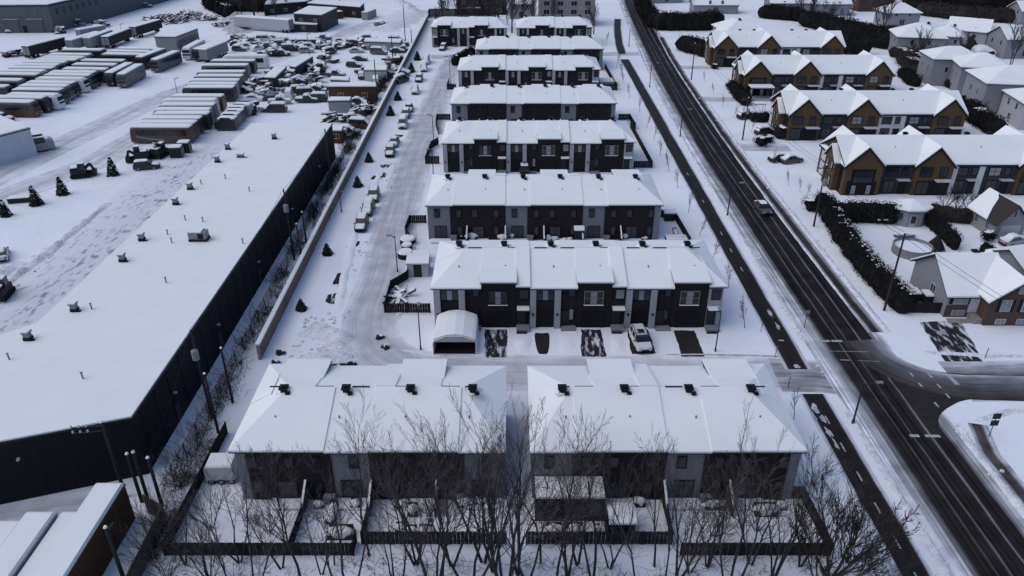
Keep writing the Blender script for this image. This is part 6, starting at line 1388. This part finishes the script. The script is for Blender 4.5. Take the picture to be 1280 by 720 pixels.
# small spruces
def conifer_mesh(seed, H_, r, m='needle', n=9):
    q = random.Random(seed); mb = MB(); mb.tube((0, 0, 0), (0, 0, H_ * .9), r * .12, .02, 5)
    L_ = []
    for k in range(n):
        z = H_ * (.08 + .86 * k / n); R_ = r * (1 - k / n) ** .8 + .05
        for j in range(11):
            th = 6.283 * (j + q.random()) / 11; a = R_ * q.uniform(.75, 1.15); tip = Vector((math.cos(th) * a, math.sin(th) * a, z - a * .25)); s = Vector((-math.sin(th), math.cos(th), 0)) * R_ * .32; top = Vector((math.cos(th) * a * .15, math.sin(th) * a * .15, z + H_ / n * 1.2))
            mb.poly([top, tip - s + Vector((0, 0, .05)), tip, tip + s])
    return mb.mesh('needles', m)
def spruce(pos, h, label, seed=0, rr=.42, snow=False, group=None):
    t = thing('spruce', label, 'tree', (pos[0], pos[1], 0), seed, group); part(t, 'foliage', cached(('sp', seed % 3, rr), lambda: conifer_mesh(seed % 3, 1.0, rr)), sc=h)
    part(t, 'trunk', cached('sptr', lambda: MB().tube((0, 0, -.1), (0, 0, .4), .06, .05, 5).mesh('trunk', 'bark')))
    if snow:
        def f():
            mb = MB(); q = random.Random(4)
            for k in range(9): th = q.random() * 6.28; z = .2 + .08 * k; a = .5 * rr * (1 - z); mb.blob((math.cos(th) * a, math.sin(th) * a, z), .12, .12, .03, 0, 5, 4)
            return mb.mesh('snow_cover', 'snow_roof')
        part(t, 'snow_cover', cached(('spsn', rr), f), sc=h)
    return t
for i, (px, py, h) in enumerate([(377, 387, 1.7), (409.5, 318, 1.9), (447.5, 233, 2.1), (461.5, 202, 2.0), (488.5, 144, 2.4), (497.5, 125, 2.3), (514.5, 90, 2.7), (522, 75, 2.7)]):
    spruce(at(px, py), h, 'small dark spruce on the snow berm right of the noise wall, %s from the bottom' % ('nearest' if i == 0 else nth(i)), i, group='small spruces on the berm')
for i, (px, py, h, lbl) in enumerate([(8, 270, 3.0, 'nearest spruce at the left edge of the left lot'), (46, 256, 3.6, 'snowy spruce beside the low trailer frame'), (79, 243, 3.4, 'snowy spruce left of the dark loader'), (142, 219, 3.6, 'snowy spruce right of the dark loader'), (198, 197, 3.6, 'snowy spruce in front of the brown coach')]):
    spruce(at(px, py), h, lbl, i + 1, .27, True)
for i, (px, py, h) in enumerate([(1200, 60, 6), (1212, 62, 7), (1228, 62, 6.5), (1180, 55, 5)]):
    spruce(at(px, py), h, 'tall dark spruce before the pale houses, %s from the left' % ['second', 'third', 'last', 'first'][i], i, .35)
# far bare trees at the top
FT = []
for (px, py, s, lbl) in [(292, 22, 1.3, 'dark bare tree left of the pale site trailer'), (305, 24, 1.2, 'dark bare tree rising behind the left end of the site trailer'), (318, 20, 1.3, 'dark bare tree in the top edge grove, third from its left'), (332, 20, 1.2, 'dark bare tree in the top edge grove, fourth from its left'), (345, 22, 1.2, 'dark bare tree behind the right end of the site trailer'), (352, 14, 1.1, 'dark bare tree left of the two-storey shed'), (280, 12, 1.2, 'dark bare tree at the upper left of the grove'), (300, 8, 1.2, 'dark bare tree deepest in the grove'), (410, 4, 1.0, 'bare tree behind the long dark shed'), (425, 2, 1.0, 'second bare tree behind the long dark shed'),
    (541, 20, 1.2, 'bare tree at the left end of the tall dark fence'), (556, 14, 1.1, 'bare tree behind the tall dark fence, left part'), (570, 14, 1.2, 'bare tree behind the tall dark fence, middle'), (588, 16, 1.1, 'bare tree behind the farthest left row'), (612, 14, 1.2, 'bare tree behind the right part of the farthest left row'), (622, 18, 1.1, 'bare tree at the right end of the farthest left row'), (640, 20, 1.1, 'bare tree between the two farthest rows'), (634, 10, 1.2, 'second bare tree between the two farthest rows'), (652, 14, 1.1, 'bare tree before the far apartment block, left'), (668, 16, 1.0, 'bare tree before the far apartment block, middle'), (690, 17, 1.0, 'bare tree before the far apartment block, right'), (742, 22, .8, 'bare tree on the snow right of the apartment block'),
    (1000, 30, 1.3, 'spreading bare tree over the dark cedar bank'), (1010, 34, 1.0, 'second bare tree on the dark cedar bank'), (1097, 30, 1.2, 'tall bare tree beside the curved drive'), (1102, 44, 1.0, 'thin bare tree in front of the curved drive'), (1075, 12, 1.0, 'bare tree beside the far brick house'), (975, 10, 1.0, 'bare bush above the dark bank'), (1262, 86, 1.0, 'dark twiggy tree at the right edge over the stepped houses'), (1200, 88, .8, 'bare tree among the tangled shrubs'), (1150, 80, .8, 'bare tree left among the tangled shrubs'), (1115, 0, 1.0, 'bare tree behind the snow-streaked roof')]:
    bare_tree(at(px, py + (21 if 540 < px < 743 else 0)), lbl, 'far' if (px % 2) else 'far2', rz=px, sc=s * .9, group='far bare trees')
k = 0
for row, (y0, n) in enumerate(((14, 14), (4, 15), (-8, 16), (-20, 16))):
    for i in range(n):
        px = 1150 + (1300 - 1150) * (i + rnd.uniform(-.3, .3)) / n; k += 1
        if row == 0 and 1165 < px < 1262 and i % 2: continue
        bare_tree(at(px, y0 + rnd.uniform(-3, 3)), 'dark tree of the wood at the top right, %s row, %s from the left' % (['front', 'second', 'third', 'rear'][row], nthl(i)), ['far', 'far2'][k % 2], rz=k * 1.7, sc=rnd.uniform(1.0, 1.4), group='trees of the dark wood at the top right')
hedge(pxs([(1158, 18), (1200, 24), (1240, 26), (1290, 28)]), 9, 4.5, 'dark undergrowth along the front edge of the wood at the top right', m='scrub', seed=40, snow=0, leaf=.6, dens=9, name='undergrowth_belt', cat='bushes')
hedge(pxs([(1150, 8), (1210, 12), (1310, 14)]), 18, 9, 'deep dark evergreen belt inside the wood at the top right', seed=41, snow=0, leaf=.8, dens=7, name='evergreen_belt', cat='trees')
hedge(pxs([(1120, -6), (1210, -4), (1330, -4)]), 24, 13, 'farthest dark evergreen belt along the top right edge', seed=42, snow=0, leaf=1.0, dens=6, name='evergreen_belt', cat='trees')
hedge(pxs([(283, 2), (320, 4), (350, 2)]), 12, 6, 'dark evergreens behind the bare grove at the top', seed=43, snow=0.1, leaf=.6, dens=8, name='evergreen_belt', cat='trees')
# apartment block at the end of the street
t = thing('apartment_block', 'pale brick apartment block behind bare trees at the end of the street', 'apartment block', (9.5, 281, 0))
part(t, 'wall', MB().box(0, 0, 0, 19.6, 12, 9.5).mesh('wall', 'concrete')); part(t, 'roof_snow', MB().box(-.2, -.2, 9.502, 19.8, 12.2, 9.8).mesh('roof_snow', 'snow_roof'))
for i in range(4):
    for z in (1.2, 4.2, 7.0): window(t, 2.6 + i * 4.8, -.02, z, 2.0, 1.5, nx=2, fm='trim_light')
t = thing('apartment_block', 'darker block with a pale balcony behind the tall dark fence', 'apartment block', (-21, 305, 0))
part(t, 'wall', MB().box(0, 0, 0, 19, 12, 9).mesh('wall', 'brick_dark')); part(t, 'roof_snow', MB().box(-.2, -.2, 9.002, 19.2, 12.2, 9.3).mesh('roof_snow', 'snow_roof')); part(t, 'balcony', MB().box(4, -1.2, 2.6, 9, 0, 2.9).mesh('balcony', 'white_panel'))
for i in range(4):
    for z in (1.0, 4.0): window(t, 2.4 + i * 4.6, -.02, z, 1.6, 1.5, nx=2, fm='trim_light')
house('grey house with a snowy roof between the two apartment blocks', 3.5, 300, 9, 8, 0, 5.5, 2.4, 'gable', 'vinyl_grey', WS)
# snow heap at the top of the yard
bank([(-46, 272), (-41, 290), (-38, 316)], 14, 1.3, 'snow_bank', step=1.5, seed=50); bank([(-36, 300), (-42, 322), (-50, 340)], 8, 2.2, 'snow_bank', step=1.5, seed=53); bank([(-112, 330), (-98, 322), (-86, 330)], 22, 4.5, 'snow_bank', step=2.5, seed=51); bank([(-92, 268), (-100, 285), (-105, 305)], 9, 2.2, 'snow_dirty', step=2, seed=52)

hedge(pxs([(352, -2), (400, -6), (440, -8), (490, -4)]), 10, 6, 'dark evergreens behind the long dark sheds at the top edge', seed=44, snow=0.05, leaf=.6, dens=8, name='evergreen_belt', cat='trees')
hedge(pxs([(262, 10), (276, 16), (288, 22)]), 5, 4.5, 'dark evergreens at the left end of the pale site trailer', seed=45, snow=0.1, leaf=.5, dens=12, name='evergreen_belt', cat='trees')
for i, (px, py, s_) in enumerate([(1128, 66, .6), (1142, 74, .7), (1160, 82, .7), (1172, 92, .6), (1186, 100, .6), (1135, 90, .6), (1200, 60, .7), (1250, 60, .7), (1236, 52, .6), (1104, 22, .9), (1132, 22, .9), (1060, 34, .8), (1035, 26, .9), (1240, 134, .5), (1225, 150, .5), (1180, 262, .55), (1196, 268, .6), (1212, 272, .5), (1262, 240, .5)]):
    bare_tree(at(px, py), 'bare brownish tree in the gardens at the upper right, %s from the left' % nthl(sorted(q for q in (1128, 1142, 1160, 1172, 1186, 1135, 1200, 1250, 1236, 1104, 1132, 1060, 1035, 1240, 1225, 1180, 1196, 1212, 1262)).index(px)), 'dense', rz=i * 2.1, sc=s_, group='garden trees at the upper right')

hedge(pxs([(288, 13), (320, 14), (352, 12)]), 5, 4.5, 'dark brush behind the pale site trailer under the bare grove', m='scrub', seed=46, snow=0.1, leaf=.5, dens=12, name='brush_belt', cat='bushes')
for i, px in enumerate((284, 296, 309, 322, 336, 348, 362)):
    bare_tree(at(px, 16 - (i % 3) * 5), 'dark bare tree in the back line of the top left grove, %s from the left' % nthl(i), ['far', 'far2'][i % 2], rz=i * 1.9, sc=1.15, group='far bare trees')

# ================================================================== YARD THINGS
c = at(569, 440); t = thing('car_shelter', 'white peaked fabric car shelter under snow with a dark open front', 'car shelter', (c.x, c.y - .5, 0))
def arch(w, h1, h2): return [(-w, 0), (-w, h1 * .8), (-w * .96, h1 * .94), (-w * .82, h1 * 1.06), (-w * .4, h2 * .955), (0, h2), (w * .4, h2 * .955), (w * .82, h1 * 1.06), (w * .96, h1 * .94), (w, h1 * .8), (w, 0)]
pr = arch(2.55, 1.9, 2.55); q_ = [(x * .97, z * .97) for x, z in pr]; Ls = 5.6
mb = MB()
for a, b, a2, b2 in zip(pr, pr[1:], q_, q_[1:]):
    k = len(mb.v); mb.v += [(a[0], 0, a[1]), (b[0], 0, b[1]), (b[0], Ls, b[1]), (a[0], Ls, a[1]), (a2[0], 0, a2[1]), (b2[0], 0, b2[1]), (b2[0], Ls, b2[1]), (a2[0], Ls, a2[1])]
    mb.f += [(k, k+1, k+2, k+3), (k+4, k+7, k+6, k+5), (k, k+4, k+5, k+1), (k+3, k+2, k+6, k+7)]; mb.m += [0] * 4
mb.extr(q_, Ls - .05, Ls, 'y'); part(t, 'cover', mb.mesh('cover', 'membrane'))
part(t, 'front_flap', MB().extr([(-2.45, 1.75), (2.45, 1.75), (2.3, 1.9), (0, 2.5), (-2.3, 1.9)], -.06, -.005, 'y').mesh('front_flap', 'vinyl_pale'))
ap = [(-2.42, 1.9), (-2.1, 2.08), (-1.02, 2.5), (0, 2.62), (1.02, 2.5), (2.1, 2.08), (2.42, 1.9)]
part(t, 'roof_snow', roof_solid([[Vector((a[0], .1, a[1])), Vector((b[0], .1, b[1])), Vector((b[0], Ls, b[1])), Vector((a[0], Ls, a[1]))] for a, b in zip(ap, ap[1:])], .14, lift=.13).mesh('roof_snow', 'snow_roof'))
part(t, 'frame', MB().tube((-2.4, .1, 0), (-2.4, .1, 1.8), .04).tube((2.4, .1, 0), (2.4, .1, 1.8), .04).tube((-2.4, .1, 1.8), (0, .1, 2.4), .04).tube((2.4, .1, 1.8), (0, .1, 2.4), .04).mesh('frame', 'metal_grey'))
part(t, 'groundsheet', MB().box(-2.4, .1, .02, 2.4, 5.4, .035).mesh('groundsheet', 'asphalt_bare'))

# covered deck (pergola roof) and shed behind the right front row
t = thing('covered_deck', 'snow-covered flat deck roof with a dark screened front, against the right front row', 'deck', (2.0, 48.3, 0))
part(t, 'deck_roof', MB().box(0, 0, 2.45, 6.0, 2.5, 2.6).mesh('deck_roof', 'trim_dark')); part(t, 'roof_snow', MB().box(.03, .03, 2.602, 5.97, 2.5, 2.85).mesh('roof_snow', 'snow_roof'))
for i in range(14): part(t, 'board', cached('dkb', lambda: MB().box(0, -.04, .75, .41, 0, 2.44).mesh('board', 'fence_dark')), (.1 + i * .42, 0, 0))
for x in (0, 5.85): part(t, 'post', cached('dkp', lambda: MB().box(0, 0, 0, .15, .15, 2.44).mesh('post', 'fence_dark')), (x, .02, 0))
part(t, 'floor', MB().box(0, .0, .0, 6, 2.4, .3).mesh('floor', 'wood_brown'))
def shed(x, y, w, d, h, label, m='fence_dark', roofm='snow_roof', rz=0, peak=.35, name='garden_shed'):
    t = thing(name, label, 'shed', (x, y, 0), rz); part(t, 'wall', MB().box(-w/2, -d/2, 0, w/2, d/2, h).mesh('wall', m))
    rg = [[Vector((-w/2 - .12, -d/2 - .12, h)), Vector((w/2 + .12, -d/2 - .12, h)), Vector((w/2 + .12, 0, h + peak)), Vector((-w/2 - .12, 0, h + peak))], [Vector((w/2 + .12, d/2 + .12, h)), Vector((-w/2 - .12, d/2 + .12, h)), Vector((-w/2 - .12, 0, h + peak)), Vector((w/2 + .12, 0, h + peak))]]
    r = part(t, 'roof', roof_solid(rg, .06, lift=.02).mesh('roof', 'roof_dark')); part(r, 'roof_snow', roof_solid(rg, .2, lift=.225).mesh('roof_snow', roofm))
    part(t, 'door', door_mesh(min(.9, w * .5), h - .2, 'metal_dark', 1), (0, -d/2 - .01, .03)); return t
shed(9.3, 47.4, 2.1, 2.1, 1.7, 'small dark garden shed with a snowy roof beside the covered deck')
shed(*tuple(at(524, 340))[:2], 2.9, 3.0, 2.0, 'beige-walled shed with a broad snowy roof left of the car shelter row', 'vinyl_pale')
t = shed(*tuple(at(723, 302))[:2], 1.3, 1.2, 2.1, 'narrow grey shed against the back of the third row, right of the centre', 'metal_dark')
shed(*tuple(at(836, 275))[:2], 1.6, 1.0, 1.3, 'low storage box at the right end wall of the third row', 'metal_dark', peak=.1)
c = at(526, 325); solo('hot_tub', MB().box(-1.1, -1.0, 0, 1.1, 1.0, .9, 0).box(-1.15, -1.05, .902, 1.15, 1.05, 1.1, 1).mesh('hot_tub', ['fence_dark', 'snow_roof']), 'square snow-topped hot tub above the beige shed', 'hot tub', (c.x, c.y, 0))
for px, py, s, lbl in ((510, 304, 1.2, 'round covered tub, upper of the round ones left of the third row'), (509, 312, .8, 'small round snow-topped bin between the two round tubs'), (507, 321, 1.15, 'round covered tub, lower of the round ones left of the third row')):
    c = at(px, py); solo('round_tub', MB().tube((0, 0, 0), (0, 0, .8), s, s, 14, 0).tube((0, 0, .802), (0, 0, 1.0), s * .98, s * .85, 14, 1).mesh('round_tub', ['fence_dark', 'snow_roof']), lbl, 'tub', (c.x, c.y, 0))
def lump(x, y, w, d, h, label, cat, name, m='metal_dark', rz=0, seedy=0):
    """low furniture under a cushion of snow"""
    t = thing(name, label, cat, (x, y, 0), rz); part(t, 'frame', MB().box(-w*.42, -d*.42, .0, w*.42, d*.42, h * .5).box(-w*.4, d*.36, h * .5, w*.4, d*.44, h * .85).mesh('frame', m))
    part(t, 'snow_cover', MB().blob((0, -.05, h * .5), w * .5, d * .45, h * .5, 0, 10, 6, .2).mesh('snow_cover', 'snow_roof', smooth=True)); return t
# left front row yards
t = thing('covered_trailer', 'boxy beige covered trailer with snow on top at the left wall of the front row', 'trailer', (-26.8, 53.9, 0), R(2))
part(t, 'cover', MB().loft([sec4(-1.5, .85, .7, .8, 1.5), sec4(-1.3, 1.15, .55, 1.05, 1.95), sec4(1.2, 1.15, .55, 1.05, 1.95), sec4(1.45, .95, .7, .85, 1.6)]).mesh('cover', 'vinyl_pale'))
part(t, 'roof_snow', MB().loft([sec4(-1.2, .95, 1.94, .85, 2.1), sec4(1.1, .95, 1.94, .85, 2.1)]).mesh('roof_snow', 'snow_roof'))
for q in ((-.9, -1.0), (0, -1.05), (.9, -1.0), (-.9, 1), (.9, 1)): w = part(t, 'wheel', wheel_mesh(.33), (q[0], q[1], .33)); part(w, 'rim', rim_mesh(.33))
for i, (x, y, w, d, h, lbl, ct, nm) in enumerate([(-14.6, 46.7, 2.6, 1.3, .9, 'snow-covered garden table beside the upright kayak', 'table', 'patio_table'), (-15.8, 49.0, .9, 2.6, .8, 'long white covered kayak lying by the light wall, left front row', 'kayak', 'covered_kayak'), (-13.9, 50.0, 1.1, .9, .9, 'covered barbecue at the patio door right of the kayak', 'barbecue', 'covered_barbecue'),
        (-9.6, 50.0, 1.3, .8, .9, 'grey box with snow on top against the dark wall, left of centre', 'storage box', 'storage_box'), (-8.7, 49.2, 1.0, 1.0, 1.1, 'covered garden chair beside the grey box', 'chair', 'garden_chair'), (-8.6, 46.9, 1.2, .9, .8, 'snow-laden chair near the lower fence left of centre', 'chair', 'garden_chair'), (-7.4, 46.9, 1.3, 1.0, .8, 'snow-laden armchair beside another near the lower fence', 'armchair', 'garden_armchair'), (-9.6, 47.4, 1.0, .8, .6, 'small snow-topped stool near the lower fence', 'stool', 'garden_stool'),
        (-4.2, 50.2, 1.5, .8, .9, 'covered bench against the dark wall just left of the gap', 'bench', 'garden_bench'), (-2.9, 50.3, 1.2, .6, 1.0, 'pale covered barbecue beside the last patio door of the left front row', 'barbecue', 'covered_barbecue'),
        (3.6, 46.9, 1.7, 1.2, 1.0, 'left of two snow-cushioned loungers under the covered deck front', 'lounger', 'garden_lounger'), (5.4, 46.9, 1.7, 1.2, 1.0, 'right of two snow-cushioned loungers under the covered deck front', 'lounger', 'garden_lounger'), (7.3, 47.2, .6, .6, .7, 'small dark fire bowl in the snow right of the loungers', 'fire bowl', 'fire_bowl'),
        (11.3, 50.2, 1.3, .7, 1.0, 'pale barbecue box against the wall above the small shed yard', 'barbecue', 'covered_barbecue'), (17.9, 49.9, 1.9, .8, .9, 'covered sofa at the wall of the middle right yard', 'sofa', 'garden_sofa'), (22.3, 49.3, 2.4, 1.2, .9, 'large snow-covered sofa in the right corner yard', 'sofa', 'garden_sofa'), (23.9, 49.9, 1.0, .8, .8, 'snowy chair beside the large sofa in the right corner yard', 'chair', 'garden_chair'), (-17.2, 50.0, 1.0, .6, .8, 'low barbecue under snow by the dark wall of the kayak yard', 'barbecue', 'covered_barbecue')]):
    lump(x, y, w, d, h, lbl, ct, nm)
for i, (x, y) in enumerate(((-17.9, 48.6), (-18.2, 47.2))):
    mb = MB(); 
    for k in range(14): a, b = 2 * math.pi * k / 14, 2 * math.pi * (k + 1) / 14; mb.tube((.45 * math.cos(a), .45 * math.sin(a), .2), (.45 * math.cos(b), .45 * math.sin(b), .2), .13, n=6)
    solo('snow_ring', mb.mesh('snow_ring', 'snow'), ['upper', 'lower'][i] + ' of two snowy round tyre shapes beside the short dividing fence', 'tyre', (x, y, 0))
# behind the third row
for i, (px, py, w, d, h, lbl, ct, nm) in enumerate([(577, 297, 1.0, 1.6, 1.3, 'white covered chair left of the grey box, back of the third row', 'chair', 'garden_chair'), (590, 300, 1.9, 1.0, 1.3, 'wide snow-covered chest behind the third row, left part', 'chest', 'storage_chest'), (618, 297, 1.0, .8, 1.0, 'snowy barbecue beside the dark heap behind the third row', 'barbecue', 'covered_barbecue'), (628, 300, 1.5, 1.0, 1.0, 'pile of round snowy cushions behind the third row', 'cushions', 'cushion_pile'),
        (640, 298, .9, 1.4, 1.2, 'upright covered thing left of the light patio section', 'parasol', 'covered_parasol'), (685, 301, 1.0, 1.5, 1.0, 'covered bicycle shape at the second screen of the third row', 'bicycle', 'covered_bicycle'), (693, 301, 1.3, .9, .8, 'snow-topped low table, second from the covered bicycle', 'table', 'patio_table'), (702, 297, 1.4, .9, .9, 'snowy armchair pair behind the dark wall of the third row', 'armchair', 'garden_armchair'), (705, 303, 1.2, .8, .8, 'round snowy seat in front of the armchair pair', 'chair', 'garden_chair'), (712, 302, 1.0, .8, .8, 'small snowy seat left of the narrow grey shed', 'chair', 'garden_chair'),
        (781, 299, .9, 1.3, 1.1, 'snow-covered barbecue at the last privacy screen of the third row', 'barbecue', 'covered_barbecue'), (806, 299, 1.3, .6, .6, 'low planter under snow near the right end of the third row', 'planter', 'planter_box'), (844, 292, .7, 2.2, .7, 'dark slanting beam with snow beside the end fence', 'beam', 'timber_beam'), (540, 297, .8, .8, 1.2, 'covered barbecue at the left patio door of the third row', 'barbecue', 'covered_barbecue')]):
    c = at(px, py); lump(c.x, c.y, w, d, h, lbl, ct, nm)
c = at(848, 303); t = thing('garden_deck', 'low wide deck covered in snow at the right end yard of the third row', 'deck', (c.x, c.y, 0)); part(t, 'frame', MB().box(-1.8, -.1, 0, 1.9, 1.7, .35).mesh('frame', 'fence_dark')); part(t, 'deck_snow', MB().box(-1.75, -.05, .352, 1.85, 1.65, .55).box(-.4, .6, .55, .8, 1.3, .75).mesh('deck_snow', 'snow_roof'))
c = at(760, 106); t = thing('garden_deck', 'snow-covered deck at the right end of the sixth townhouse row', 'deck', (c.x, c.y, 0)); part(t, 'frame', MB().box(-2.2, -1.4, 0, 2.2, 2.6, 1.0).mesh('frame', 'vinyl_grey')); part(t, 'deck_snow', MB().box(-2.2, -1.4, 1.002, 2.2, 2.6, 1.2).mesh('deck_snow', 'snow_roof'))
c = at(500, 372); debris(c, 1.3, 2.2, .3, 'pile of snowy branches in the left yard of the shelter row', 'brush pile', 77, 'brush_pile', True)
# snow lumps beside the street and in the road, small dark debris
lm2 = MB(); r3 = random.Random(9)
for i in range(420):
    k = i % 6
    x, y = [(r3.uniform(-26, -21), r3.uniform(70, 84)), (r3.gauss(-22.2, .6), r3.uniform(85, 140)), (r3.gauss(45.3, .4), r3.uniform(40, 62)), (r3.gauss(35.2, .35), r3.uniform(42, 200)), (r3.gauss(46.0, .3), r3.uniform(80, 190)), (r3.uniform(-70, -66), r3.uniform(62, 110))][k]
    s = r3.uniform(.08, .28); lm2.blob((x, y, s * .2), s, s * r3.uniform(.7, 1.2), s * .6, 0, 6, 4, .35)
struct('snow_lumps', lm2.mesh('snow_lumps', 'snow_bank', smooth=False), 'stuff')
for i, (px, py, lbl) in enumerate([(351, 442, 'upper of two dark snowy lumps below the end of the noise wall'), (344.5, 455, 'lower of two dark snowy lumps below the end of the noise wall'), (422, 458, 'dark plank in the snow behind the left front row roof'), (440, 456, 'broken dark debris in the snow behind the left front row roof'), (482, 435, 'dark lump on the inside of the street bend'), (475, 423, 'tiny dark lump above the one at the street bend')]):
    c = at(px, py); mb = MB(); mb.blob((0, 0, .12), .5 if i != 2 else 1.2, .4 if i != 2 else .2, .3, 0, 8, 5, .5); mb.blob((.1, .1, .3), .35, .3, .14, 1, 7, 4, .4)
    solo('dark_lump', mb.mesh('dark_lump', ['asphalt_bare', 'snow_roof']), lbl, 'debris', (c.x, c.y, 0))
